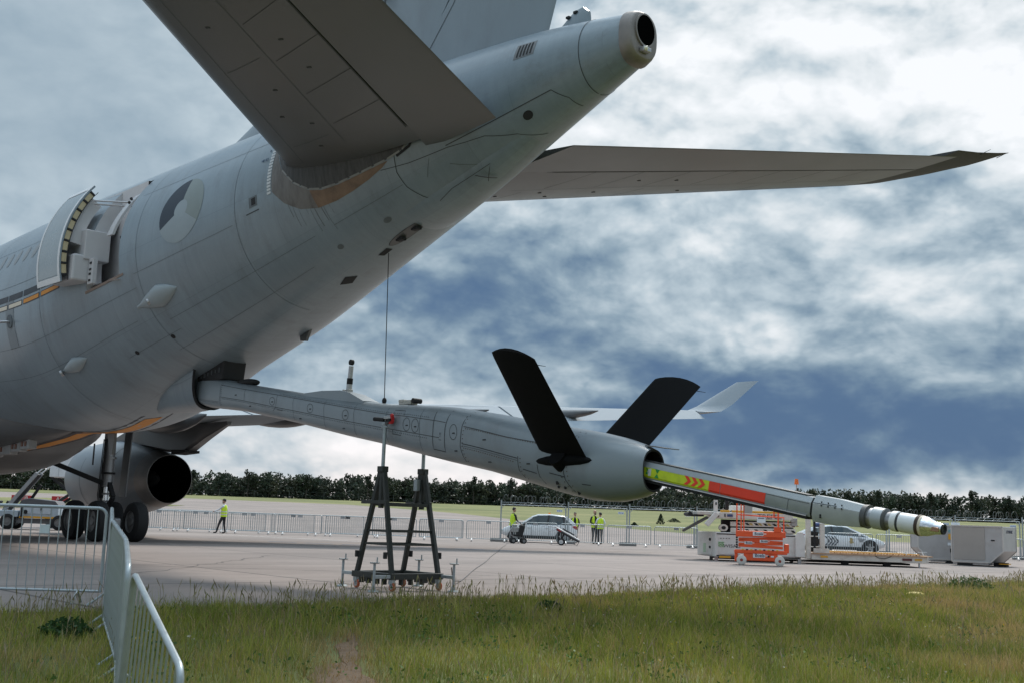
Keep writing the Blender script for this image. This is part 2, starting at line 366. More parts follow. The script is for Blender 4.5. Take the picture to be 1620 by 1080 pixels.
def skin_material(name, col):
    """Fuselage skin: sheet-to-sheet tone differences, lap joints, grime running round the section."""
    m = bpy.data.materials.new(name); m.use_nodes = True; n = m.node_tree.nodes; l = m.node_tree.links; b = n['Principled BSDF']
    b.inputs['Roughness'].default_value = 0.33; b.inputs['Specular IOR Level'].default_value = 0.65
    def M_(op, a_, b_=None):
        q = n.new('ShaderNodeMath'); q.operation = op
        for i, x in enumerate((a_, b_)):
            if x is None: continue
            if isinstance(x, (int, float)): q.inputs[i].default_value = x
            else: l.new(x, q.inputs[i])
        return q.outputs[0]
    t = n.new('ShaderNodeTexCoord'); sp = n.new('ShaderNodeSeparateXYZ'); l.new(t.outputs['Object'], sp.inputs[0])
    mr = n.new('ShaderNodeMapRange'); mr.inputs[1].default_value = 38; mr.inputs[2].default_value = 57.8; mr.inputs[3].default_value = 5.97; mr.inputs[4].default_value = 8.4; l.new(sp.outputs[0], mr.inputs[0])
    ph = M_('ARCTAN2', M_('MULTIPLY', sp.outputs[1], -1.0), M_('SUBTRACT', sp.outputs[2], mr.outputs[0]))
    cb = n.new('ShaderNodeCombineXYZ'); l.new(sp.outputs[0], cb.inputs[0]); l.new(M_('MULTIPLY', ph, 2.4), cb.inputs[1])
    def nz(st, sc_, dt, ro):
        q = n.new('ShaderNodeMapping'); q.inputs['Scale'].default_value = st; l.new(cb.outputs[0], q.inputs[0])
        x = n.new('ShaderNodeTexNoise'); x.inputs['Scale'].default_value = sc_; x.inputs['Detail'].default_value = dt; x.inputs['Roughness'].default_value = ro; l.new(q.outputs[0], x.inputs['Vector']); return x.outputs['Fac']
    br = n.new('ShaderNodeTexBrick'); br.offset = 0.37; br.inputs['Scale'].default_value = 1; br.inputs['Brick Width'].default_value = 2.65; br.inputs['Row Height'].default_value = 1.42; br.inputs['Mortar Size'].default_value = 0.006; br.inputs['Mortar Smooth'].default_value = 0.6
    br.inputs['Color1'].default_value = (*[c * 0.95 for c in col], 1); br.inputs['Color2'].default_value = (*[c * 1.05 for c in col], 1); br.inputs['Mortar'].default_value = (*[c * 0.80 for c in col], 1); l.new(cb.outputs[0], br.inputs['Vector'])
    last = br.outputs['Color']
    for fac, lo, hi, k0, k1 in ((nz((0.5, 0.5, 1), 1.0, 5, 0.6), 0.3, 0.7, 0.90, 1.08), (nz((7, 0.45, 1), 1.0, 7, 0.7), 0.38, 0.75, 1.02, 0.89), (nz((1, 1, 1), 26, 4, 0.6), 0.3, 0.7, 0.97, 1.03)):
        r_ = n.new('ShaderNodeMapRange'); r_.inputs[1].default_value = lo; r_.inputs[2].default_value = hi; r_.inputs[3].default_value = k0; r_.inputs[4].default_value = k1; l.new(fac, r_.inputs[0])
        mu = n.new('ShaderNodeMix'); mu.data_type = 'RGBA'; mu.blend_type = 'MULTIPLY'; mu.inputs[0].default_value = 1; l.new(last, mu.inputs[6]); l.new(r_.outputs[0], mu.inputs[7]); last = mu.outputs[2]
    g = nz((1.6, 0.5, 1), 1.1, 9, 0.75); r_ = n.new('ShaderNodeMapRange'); r_.inputs[1].default_value = 0.52; r_.inputs[2].default_value = 0.75; r_.inputs[4].default_value = 0.42; l.new(g, r_.inputs[0])
    mx_ = n.new('ShaderNodeMix'); mx_.data_type = 'RGBA'; l.new(r_.outputs[0], mx_.inputs[0]); l.new(last, mx_.inputs[6]); mx_.inputs[7].default_value = (0.095, 0.085, 0.078, 1); l.new(mx_.outputs[2], b.inputs['Base Color'])
    bz = n.new('ShaderNodeBump'); bz.inputs['Strength'].default_value = 0.10; bz.inputs['Distance'].default_value = 0.02; l.new(nz((1.3, 1.3, 1), 1.2, 3, 0.5), bz.inputs['Height']); l.new(bz.outputs[0], b.inputs['Normal'])
    return m
GREY = skin_material('tanker_paint', (0.218, 0.268, 0.308))
GREY_SHADE = paint_material('tanker_paint_shade', (0.100, 0.103, 0.107), 0.35)  # aircraft grey made darker; the shade of the undersides is put into it
BOOMP = paint_material('boom_paint', (0.235, 0.272, 0.300), 0.35)
SEAM = mat('panel_seam', (0.055, 0.06, 0.065), 0.8, var=0.2, scale=6)
SEAMS = mat('panel_seam_soft', (0.125, 0.142, 0.155), 0.8, var=0.25, scale=6)
BLACK = mat('black_rubber', (0.012, 0.012, 0.013), 0.75, var=0.2)
DARK = mat('dark_cavity', (0.02, 0.02, 0.022), 0.8, var=0.3, scale=6)
CARBON = mat('black_fin_paint', (0.006, 0.006, 0.0065), 0.85, var=0.25, scale=2, spec=0.15)
ALU = mat('bare_aluminium', (0.55, 0.55, 0.56), 0.35, 0.85, var=0.12, scale=8)
STEEL = mat('brushed_steel', (0.42, 0.42, 0.43), 0.4, 0.8, var=0.15, scale=10)
WHITE = mat('white_paint', (0.72, 0.73, 0.74), 0.4, var=0.06, dirt=((0.3, 0.28, 0.26), 0.3), dscale=3)
SIDEGREY = mat('interior_grey', (0.58, 0.56, 0.57), 0.7, var=0.06)
KA = [0, 0.6, 1.6, 3.2, 6, 10, 18, 30, 38, 42, 45, 48, 51, 54, 56.5, 57.8]
KT = [4.75, 5.75, 6.55, 7.30, 7.85, 8.03, 8.26, 8.6, 8.83, 8.89, 8.97, 9.02, 9.10, 9.11, 8.96, 8.77]
KB = [4.25, 3.45, 2.95, 2.60, 2.42, 2.38, 2.62, 2.96, 3.11, 3.17, 4.01, 4.80, 5.72, 6.68, 7.57, 8.04]
def sec(a):
    t, b = hermite(a, KA, KT), hermite(a, KA, KB); h = (t - b) / 2
    return (t + b) / 2, h, h * lerp(a, (26, 48, 57.8), (1, 1, 0.82))
def SF(a, phi, off=0.0):
    """Point on the fuselage skin: phi 0 top, 90 port side, 180 belly."""
    c, h, ww = sec(a); s_, k = math.sin(R(phi)), math.cos(R(phi))
    n = Vector((0, -s_ / ww, k / h)).normalized()
    return Vector((a, -ww * s_, c + h * k)) + n * off
def SN(a, phi):
    c, h, ww = sec(a); return Vector((0, -math.sin(R(phi)) / ww, math.cos(R(phi)) / h)).normalized()
DA0, DA1, DP0, DP1 = 44.28, 45.53, 47.0, 103.0       # door opening
def fuselage():
    aa = sorted(set([0, 0.15, 0.35, 0.6, 1, 1.6, 2.4, 3.2, 4.5] + list(np.arange(6, 30, 2.0)) + list(np.arange(30, 57.6, 0.5)) + [DA0, DA1, 57.5, 57.66]))
    ph = sorted(set(list(np.arange(0, 360, 4.0)) + [DP0, DP1]))
    n = len(ph); mb = MB()
    V = [SF(a, p) for a in aa for p in ph]; F = []
    for i in range(len(aa) - 1):
        for j in range(n):
            a_, p_ = (aa[i] + aa[i + 1]) / 2, ph[j] + 0.5
            if DA0 < a_ < DA1 and DP0 < p_ < DP1: continue
            F.append((i * n + j, i * n + (j + 1) % n, (i + 1) * n + (j + 1) % n, (i + 1) * n + j))
    mb.add(V, F)
    return part(mb, 'fuselage', GREY, smooth=50)
FUS = fuselage()
def ribbon(mb, pts, nrm, wd):
    k = len(pts); L_ = []; R_ = []
    for i in range(k):
        t = (pts[min(i + 1, k - 1)] - pts[max(i - 1, 0)]).normalized(); s_ = t.cross(nrm[i]).normalized() * wd / 2
        L_.append(pts[i] - s_); R_.append(pts[i] + s_)
    mb.add(L_ + R_, [(i, i + 1, k + i + 1, k + i) for i in range(k - 1)]); return mb
def dense(poly, step=2.0):
    """Resample a polyline in (a, phi) so that it hugs the skin."""
    o = []
    for (a0, p0), (a1, p1) in zip(poly[:-1], poly[1:]):
        n = max(1, int(max(abs(a1 - a0) / 0.25, abs(p1 - p0) / 4)))
        o += [(a0 + (a1 - a0) * i / n, p0 + (p1 - p0) * i / n) for i in range(n)]
    return o + [poly[-1]]
def seam(poly, wd=0.012, m=None, off=0.004, name='panel_seam', parent=None):
    q = dense(poly); mb = MB(); ribbon(mb, [SF(a, p, off) for a, p in q], [SN(a, p) for a, p in q], wd)
    return part(mb, name, m or SEAMS, parent or FUS)
def fpatch(poly, name, m, off=0.005, cuts=3, parent=None):
    bm = bmesh.new(); bm.faces.new([bm.verts.new((a, p / 20, 0)) for a, p in poly])
    bmesh.ops.triangulate(bm, faces=bm.faces)
    for _ in range(cuts):
        bmesh.ops.subdivide_edges(bm, edges=[e for e in bm.edges if e.calc_length() > 0.25], cuts=1, use_grid_fill=True)
        bmesh.ops.triangulate(bm, faces=[f for f in bm.faces if len(f.verts) > 3])
    for q in bm.verts: q.co = SF(q.co.x, q.co.y * 20, off)
    me = bpy.data.meshes.new(name); bm.to_mesh(me); bm.free(); me.materials.append(m)
    me.polygons.foreach_set('use_smooth', [True] * len(me.polygons))
    o = bpy.data.objects.new(name, me); COL.objects.link(o); o.parent = parent or FUS
    return o
def ell(a, p, ra, rp, n=28, a0=0, a1=360): return [(a + ra * math.cos(R(t)), p + rp * math.sin(R(t))) for t in np.linspace(a0, a1, n, endpoint=(a1 - a0) < 360)]

# skin seams running round and along the rear fuselage
for a in (38.6, 42.4, 46.15, 49.3): seam([(a, 40), (a, 178)], 0.009)
seam([(56.92, 5), (56.92, 178)], 0.014, SEAM); seam([(56.92, 182), (56.92, 300)], 0.014, SEAM)
for p, a0, a1 in ((62, 34, 44.2), (62, 45.8, 50), (84, 30, 43.5), (113, 34, 46), (128, 30, 45.6), (142, 44.6, 46.6), (135, 46.5, 51.0), (106, 46, 49.2), (135, 51.5, 53.2), (152, 46, 50.5)):
    seam([(a0, p), (a1, p)], 0.008)
seam([(54.28, 125), (55.2, 126.5), (56.35, 128)], 0.016, SEAM); seam([(56.35, 128), (56.55, 150), (56.6, 178)], 0.014, SEAM)
seam([(52.9, 118), (53.5, 123), (54.3, 127), (55.0, 135), (55.5, 152), (55.85, 178)], 0.012, SEAM)
seam([(53.25, 113), (53.2, 125), (53.25, 138), (53.4, 152), (53.6, 166), (53.75, 178)], 0.016, SEAM)
seam([(54.2, 140), (54.6, 155), (54.8, 172)], 0.010); seam([(53.7, 140), (53.9, 127)], 0.008)
# small openings, drains and placards
for a, p, ra, rp, m in ((46.21, 143.7, 0.06, 1.4, DARK), (44.92, 141.7, 0.06, 1.3, DARK), (55.83, 140.5, 0.09, 5.5, DARK), (52.5, 152, 0.09, 2.4, SEAMS), (51.3, 150, 0.07, 2.0, SEAMS), (53.6, 170, 0.04, 1.5, DARK)):
    fpatch(ell(a, p, ra, rp, 16), 'skin_port', m, 0.006, 1)
fpatch([(50.42, 175), (50.70, 172), (50.86, 178), (50.58, 181)], 'square_vent', DARK, 0.006, 1)
fpatch([(49.70, 95.5), (49.92, 95.5), (49.92, 101.5), (49.70, 101.5)], 'static_port_panel', SEAMS, 0.004, 1)
fpatch([(49.77, 96.5), (49.88, 96.5), (49.88, 100.5), (49.77, 100.5)], 'static_port', DARK, 0.008, 1)
seam([(49.6, 104.3), (49.95, 104.3)], 0.02, SEAM)
# louvred vent high on the tail cone, with its slots
fpatch([(55.72, 56), (56.10, 56), (56.10, 76), (55.72, 76)], 'vent_panel', GREY_SHADE, 0.004, 2)
for i in range(5): fpatch([(55.77 + i * 0.062, 58), (55.80 + i * 0.062, 58), (55.80 + i * 0.062, 74), (55.77 + i * 0.062, 74)], 'vent_slot', DARK, 0.008, 2)
# camera window on the belly
fpatch(ell(52.55, 172.0, 0.52, 4.6), 'camera_panel', GREY_SHADE, 0.006, 2)
seam([(a, p) for a, p in ell(52.55, 172.0, 0.53, 4.8, 40)] + [(53.08, 172)], 0.012, SEAM)
for a in (52.32, 52.74):
    mb = MB(); mb.box(SF(a, 172.5, 0.02), (0.20, 0.10, 0.06)); o = part(mb, 'camera_window', BLACK, FUS, bevel=0.01)
fpatch([(51.65, 173), (51.92, 172), (51.96, 176.5), (51.70, 177)], 'cable_port', DARK, 0.007, 1)
# roundel: three sectors round a pale hub
RND = [mat('roundel_slate', (0.030, 0.043, 0.062), 0.6, var=0.05), mat('roundel_sage', (0.215, 0.25, 0.245), 0.4, var=0.05), mat('roundel_pale', (0.275, 0.318, 0.342), 0.4, var=0.05)]
def rsec(t0, t1, r0_, r1_):
    o = [(47.64 + 0.70 * r1_ * math.sin(R(t)), 83.5 - 17.5 * r1_ * math.cos(R(t))) for t in np.linspace(t0, t1, 16)]
    return o + [(47.64 + 0.70 * r0_ * math.sin(R(t)), 83.5 - 17.5 * r0_ * math.cos(R(t))) for t in np.linspace(t1, t0, 8)]
for k, (t0, t1) in enumerate(((246, 366), (6, 126), (126, 246))): fpatch(rsec(t0, t1, 0.30 if k < 2 else 0.30, 1.0), 'roundel_sector', RND[k], 0.005, 2)
fpatch([(47.64 + 0.70 * 0.30 * math.sin(R(t)), 83.5 - 17.5 * 0.30 * math.cos(R(t))) for t in range(0, 360, 20)], 'roundel_hub', RND[2], 0.005, 1)
# cabin windows
for k in range(9):
    a = 37.0 + k * 0.533 + 2.35
    if a < 42.6:
        fpatch(ell(a, 67.5, 0.125, 4.2, 18), 'cabin_window', mat('window_blanked', (0.20, 0.215, 0.225), 0.3, var=0.05), 0.004, 1)
# cheat line beside the door: dark upper dashes, pale lower dashes edged black
ORNG = mat('stripe_orange', (0.62, 0.24, 0.02), 0.5, var=0.08)
CREAM = mat('stripe_cream', (0.66, 0.58, 0.46), 0.5, var=0.08)
NAVY = mat('stripe_navy', (0.022, 0.026, 0.036), 0.5, var=0.1)
for k in range(12):
    a0 = 33.0 + k * 0.86
    fpatch([(a0, 88.4), (a0 + 0.80, 88.4), (a0 + 0.80, 91.2), (a0, 91.2)], 'stripe_dash', NAVY, 0.004, 2)
    fpatch([(a0, 92.4), (a0 + 0.80, 92.4), (a0 + 0.80, 95.0), (a0, 95.0)], 'stripe_border', NAVY, 0.004, 2)
    fpatch([(a0 + 0.03, 92.8), (a0 + 0.77, 92.8), (a0 + 0.77, 94.6), (a0 + 0.03, 94.6)], 'stripe_dash', CREAM if k < 10 else ORNG, 0.007, 2)
# blisters and probe on the port side
def blister(a0, a1, p, wd, ht, name='blister_fairing', lens=None):
    rings = []; n = 12
    for i in range(13):
        t = i / 12; f = (math.sin(math.pi * min(1, t * 1.25) * 0.5) if t < 0.55 else math.cos((t - 0.42) / 0.58 * math.pi / 2) ** 0.8 if t < 1 else 0.0)
        if t == 0: f = 0.12
        f = max(f, 0.03); a = a0 + (a1 - a0) * t
        nn = SN(a, p); tt = Vector((1, 0, 0)).cross(nn).normalized(); b = SF(a, p, 0)
        rings.append([b + tt * math.cos(2 * math.pi * j / n) * wd * f + nn * math.sin(2 * math.pi * j / n) * ht * f for j in range(n)])
    mb = MB(); mb.loft(rings); o = part(mb, name, mat('blister_paint', (0.30, 0.345, 0.37), 0.4, var=0.05), smooth=60)
    if lens:
        a, dp = lens; mb = MB(); c = SF(a, p + dp, ht * 0.46) + Vector((0.05, 0, 0)); nn = (SN(a, p + dp) + Vector((-0.6, 0, 0))).normalized()
        mb.tube(c - nn * 0.02, c + nn * 0.03, 0.075, n=16); ln = part(mb, 'lens_ring', STEEL, o, smooth=40)
        mb = MB(); mb.tube(c + nn * 0.02, c + nn * 0.034, 0.055, n=16); part(mb, 'lens', DARK, o)
    return o
blister(45.80, 47.2, 122, 0.26, 0.17, lens=(46.28, 0))
blister(42.40, 43.45, 131, 0.19, 0.16, lens=(42.46, 0))
mb = MB(); c = SF(40.80, 100.5, 0); n_ = SN(40.8, 100.5); mb.tube(c, c + n_ * 0.02, 0.16, n=20); pr = part(mb, 'probe_base', SEAMS, smooth=40)
mb = MB(); mb.pipe([c, c + n_ * 0.20, c + n_ * 0.22 + Vector((-0.22, 0, 0))], 0.03, 8); part(mb, 'probe', STEEL, pr, smooth=60)
fpatch([(40.55, 90.5), (41.03, 90.5), (41.05, 113), (40.55, 113)], 'probe_panel', mat('panel_tint', (0.19, 0.215, 0.235), 0.5, var=0.06), 0.003, 2)
seam([(41.04, 90.5), (41.06, 113), (40.55, 113)], 0.012, SEAM)
# belly fairing under the wing, pilot director light box and the orange guide stripe
def bf(a):   # belly fairing bottom, half width
    return lerp(a, (15, 18, 22, 27, 30, 32, 33.5, 36, 38, 39.8), (2.75, 2.2, 2.0, 2.05, 2.2, 2.5, 2.70, 2.82, 2.98, 3.22)), lerp(a, (15, 19, 24, 31, 33, 35, 37, 39, 39.8), (1.4, 2.7, 3.05, 3.0, 2.6, 2.0, 1.3, 0.5, 0.15))
rings = []
for a in (15, 16.5, 18, 20, 22, 25, 28, 30, 31, 32, 32.8, 33.5, 34.5, 36, 37, 38, 39, 39.8):
    b_, hw = bf(a); tp = 4.3; rr_ = []
    for j in range(24):
        t = 2 * math.pi * j / 24; cs, sn = math.cos(t), math.sin(t)
        rr_.append(Vector((a, hw * abs(cs) ** 0.6 * (1 if cs >= 0 else -1), (tp + b_) / 2 + (tp - b_) / 2 * abs(sn) ** 0.6 * (1 if sn >= 0 else -1))))
    rings.append(rr_)
mb = MB(); mb.loft(rings); part(mb, 'belly_fairing', GREY_SHADE, smooth=50)
def stripe_poly(y0, y1, name, m, off):
    mb = MB(); L_ = []; R_ = []
    for i in range(31):
        t = i / 30
        for lst, yy, sk in ((L_, y0, 0.0), (R_, y1, 0.45)):
            a = 33.2 + (42.45 + sk * (y1 - y0) * 2 - (y0 * 0.9) - 33.2) * t; c, h, ww = sec(a)
            zf = c - h * math.sqrt(max(0, 1 - (yy / ww) ** 2)); lst.append(Vector((a, yy, min(zf, bf(a)[0] + 0.02 * abs(yy) if a < 39.4 else 9) - off)))
    mb.add(L_ + R_, [(i, i + 1, 31 + i + 1, 31 + i) for i in range(30)]); return part(mb, name, m, FUS)
stripe_poly(-0.30, 0.30, 'guide_stripe_border', NAVY, 0.004)
stripe_poly(-0.16, 0.16, 'guide_stripe', ORNG, 0.008)
mb = MB()
lb = []
for i, (x0, x1) in enumerate(((34.0, 34.5), (34.55, 35.6), (35.65, 36.3), (36.35, 36.95))):
    mb = MB(); zb = 2.50 + 0.10 * i * 0.6; mb.box(((x0 + x1) / 2, -0.62, zb + 0.14), (x1 - x0, 0.24, 0.28)); o = part(mb, 'director_light_box', mat('lamp_box_grey', (0.30, 0.30, 0.30), 0.6, var=0.2), bevel=0.03)
    for k in range(2 if i else 1):
        mb = MB(); mb.box((x0 + 0.16 + 0.24 * k, -0.745, zb + 0.14), (0.13, 0.02, 0.13)); part(mb, 'director_lamp', DARK if i == 0 else mat('amber_lamp', (0.14, 0.045, 0.02), 0.4), o)
mb = MB()
mb.box((36.9, 1.1, 2.65), (0.04, 0.03, 0.6)); part(mb, 'blade_antenna', BLACK, FUS)
mb = MB(); mb.prism([(40.2, 2.52), (40.35, 2.52), (40.42, 3.16), (39.95, 3.16)], 'y', 0.10, 0.16); part(mb, 'drain_mast', GREY_SHADE, FUS)
q = SF(48.1, 197, 0); mb = MB(); mb.prism([(48.0, q.z - 0.14), (48.2, q.z - 0.16), (48.45, q.z + 0.3), (47.85, q.z + 0.3)], 'y', q.y - 0.03, q.y + 0.03); part(mb, 'blade_antenna', GREY_SHADE, FUS)

# ---- open passenger door and its frame
def shell(a0, a1, p0, p1, off0, off1, da, dy, dz=0.0, n=14, inset=0.0):
    """Curved slab cut from the fuselage section and moved by (da, dy)."""
    ref = 44.9; rings = []
    for i in range(n + 1):
        p = p0 + (p1 - p0) * i / n
        ring = []
        for a, off in ((a0, off1), (a1, off1), (a1, off0), (a0, off0)):
            q = SF(ref, p, off); ring.append(Vector((a + da, q.y + dy, q.z + dz)))
        rings.append(ring)
    mb = MB(); mb.loft(rings); return mb
DOORW = mat('door_edge_white', (0.66, 0.66, 0.67), 0.4, var=0.04)
DSH = (-1.24, -0.66, 0.02)
DOOR = part(shell(DA0, DA1, 49, 103.5, -0.02, 0.015, *DSH), 'passenger_door', GREY, smooth=35)
part(shell(DA0 + 0.10, DA1 - 0.10, 53, 100.0, 0.015, 0.020, *DSH), 'door_skin', mat('door_skin_grey', (0.28, 0.325, 0.35), 0.25, var=0.10, scale=2.5, stretch=(1, 1, 0.4)), DOOR, smooth=35)
for nm, ar in (('door_rim', (DA0, DA0 + 0.09)), ('door_rim', (DA1 - 0.09, DA1))): part(shell(*ar, 49, 103.5, 0.016, 0.026, *DSH), nm, DOORW, DOOR, smooth=35)
for p0 in ((49, 52.2), (100.6, 103.5)): part(shell(DA0 + 0.09, DA1 - 0.09, *p0, 0.016, 0.026, *DSH, n=3), 'door_rim', DOORW, DOOR, smooth=35)
part(shell(DA0 + 0.05, DA1 - 0.02, 52, 101, -0.14, -0.022, *DSH), 'door_inner', SEAM, DOOR, smooth=35)
CRM = mat('zinc_chromate', (0.50, 0.42, 0.26), 0.6, var=0.12)
for k in range(8):
    p0 = 53.5 + k * 5.9
    part(shell(DA1 - 0.02, DA1 - 0.006, p0, p0 + 5.0, -0.135, -0.03, *DSH, n=2), 'edge_web', CRM, DOOR)
part(shell(DA1 - 0.006, DA1 + 0.005, 50, 103, -0.150, -0.138, *DSH), 'door_seal', BLACK, DOOR, smooth=35)
for k in range(9):
    p0 = 52.3 + k * 5.9
    part(shell(DA1 - 0.015, DA1 + 0.01, p0, p0 + 0.9, -0.13, -0.03, *DSH, n=1), 'latch', DARK, DOOR)
LIN = mat('door_lining', (0.50, 0.495, 0.505), 0.55, var=0.04)
q = SF(44.9, 97, -0.35); mb = MB(); mb.box((DA1 - 1.24 - 0.38, q.y - 0.60, q.z + 0.04), (1.05, 0.40, 0.58)); part(mb, 'slide_pack', LIN, DOOR, bevel=0.04)
q = SF(44.9, 83, -0.50); mb = MB(); mb.box((DA1 - 1.24 - 0.33, q.y - 0.46, q.z + 0.06), (1.02, 0.56, 0.66)); part(mb, 'slide_bustle', LIN, DOOR, bevel=0.02)
part(shell(DA0 + 0.1, DA1 - 0.06, 54, 82, -0.42, -0.15, *DSH), 'door_lining_upper', LIN, DOOR, smooth=40)
q0 = SF(44.9, 55, -0.18); mb = MB(); mb.tube((DA1 - 1.24, q0.y - 0.66, q0.z), (DA1 - 0.25, q0.y + 0.25, q0.z - 0.05), 0.02, n=8); mb.tube((DA1 - 1.24, q0.y - 0.62, q0.z - 0.07), (DA1 - 0.25, q0.y + 0.27, q0.z - 0.14), 0.02, n=8); part(mb, 'door_arm', STEEL, DOOR, smooth=50)
def door_strip(p0, p1, dy0):
    rings = []
    for i in range(9):
        p = p0 + (p1 - p0) * i / 8; q = SF(44.9, p, -0.10 - dy0 * i / 8)
        rings.append([Vector((DA1 - 0.55 + e, q.y + f, q.z)) for e, f in ((0, 0), (0.26, 0), (0.26, 0.06), (0, 0.06))])
    mb = MB(); mb.loft(rings); return mb
st = part(door_strip(52, 80, -0.12), 'hinge_arm', LIN, DOOR, smooth=40)
q = SF(44.9, 99, 0.03); mb = MB(); mb.box((DA1 - 0.96, q.y - 0.05, q.z + 0.10), (0.24, 0.10, 0.56)); part(mb, 'girt_bracket', LIN, DOOR, bevel=0.01)
for dz in (0.28, 0.14, 0.04, -0.10): mb = MB(); mb.box((DA1 - 0.96, q.y - 0.102, q.z + dz), (0.10, 0.02, 0.045)); part(mb, 'bracket_slot', DARK, DOOR)
for p_, da_ in ((57, -0.42), (60, -0.36), (75, -0.44)): q = SF(44.9, p_, -0.06); mb = MB(); mb.ball((DA1 + da_, q.y - 0.02, q.z), 0.035, 8, 6); part(mb, 'bolt', DARK, DOOR)
# vestibule behind the opening
mb = MB(); zt, zb = SF(44.9, DP0).z - 0.02, SF(44.9, DP1).z
x0, x1, y0, y1 = DA0 - 0.9, DA1 + 0.02, -2.32, -1.90
mb.add([(x0, y1, zb), (x1, y1, zb), (x1, y1, zt), (x0, y1, zt)], [(0, 1, 2, 3)])
mb.add([(x0, -2.45, zb), (x1, -2.42, zb), (x1, y1, zb), (x0, y1, zb)], [(0, 1, 2, 3)])
mb.add([(x0, -1.85, zt), (x1, -1.85, zt), (x1, y1, zt), (x0, y1, zt)], [(0, 1, 2, 3)])
part(mb, 'vestibule_lining', SIDEGREY)
for a in (DA0, DA1):
    rings = [[SF(a, p, 0.0), SF(a, p, -0.35)] for p in np.linspace(DP0, DP1, 12)]
    mb = MB(); mb.loft([[r_[0], r_[1]] for r_ in rings], cap=False, closed=False); part(mb, 'door_frame', LIN)
rings = [[SF(a, DP1, 0.012), SF(a, DP1 + 1.2, 0.012), SF(a, DP1 + 1.2, -0.02), SF(a, DP1, -0.02)] for a in (DA0 - 0.05, DA1 + 0.12)]
mb = MB(); mb.loft(rings); part(mb, 'door_sill', mat('sill_brown', (0.24, 0.18, 0.15), 0.6))
YB = mat('strap_yellow', (0.60, 0.42, 0.03), 0.6)
q = SF(44.9, 79, -0.25)
for i in range(9):
    mb = MB(); mb.beam((DA1 - 0.42 + i * 0.05, q.y - 0.02, q.z + i * 0.012), (DA1 - 0.42 + i * 0.05 + 0.05, q.y - 0.02, q.z + 0.012 + i * 0.012), 0.03, 0.05); part(mb, 'safety_strap', YB if i % 2 else BLACK)

# ---- lifting surfaces
def foil(x, t): return 5 * t * (0.2969 * math.sqrt(max(x, 0)) - 0.1260 * x - 0.3516 * x**2 + 0.2843 * x**3 - 0.1015 * x**4)
def surf_ring(a0, a1, y, z, t, f0, f1, n=14, tw=0.0, vertical=False, camber=0.0):
    c = a1 - a0; o = []
    fs = [f0 + (f1 - f0) * (0.5 - 0.5 * math.cos(math.pi * i / n)) for i in range(n + 1)]
    for f in fs: o.append((a0 + c * f, foil(f, t) * c + camber * c * f * (1 - f)))
    for f in reversed(fs[(1 if f0 == 0 else 0):(-1 if f1 == 1 else None)]): o.append((a0 + c * f, -foil(f, t) * c + camber * c * f * (1 - f)))
    if vertical: return [Vector((x, d, z)) for x, d in o]
    return [Vector((x, y, z + d)) for x, d in o]
HT = ((0.8, 50.07, 55.51, 7.422, 0.075), (1.5, 50.58, 55.79, 7.52, 0.075), (5.0, 53.14, 57.15, 8.005, 0.08), (8.6, 55.78, 58.55, 8.505, 0.095), (9.0, 56.13, 58.71, 8.56, 0.09), (9.35, 56.95, 58.95, 8.61, 0.07), (9.53, 57.9, 59.1, 8.64, 0.05))
def ht_at(y): return [lerp(y, [h[0] for h in HT], [h[i] for h in HT]) for i in range(1, 5)]
def ht_low(sg, y, f, off=0.005):
    a0, a1, z, t = ht_at(y); c = a1 - a0; return Vector((a0 + c * f, sg * y, z - foil(f, t) * c - off))
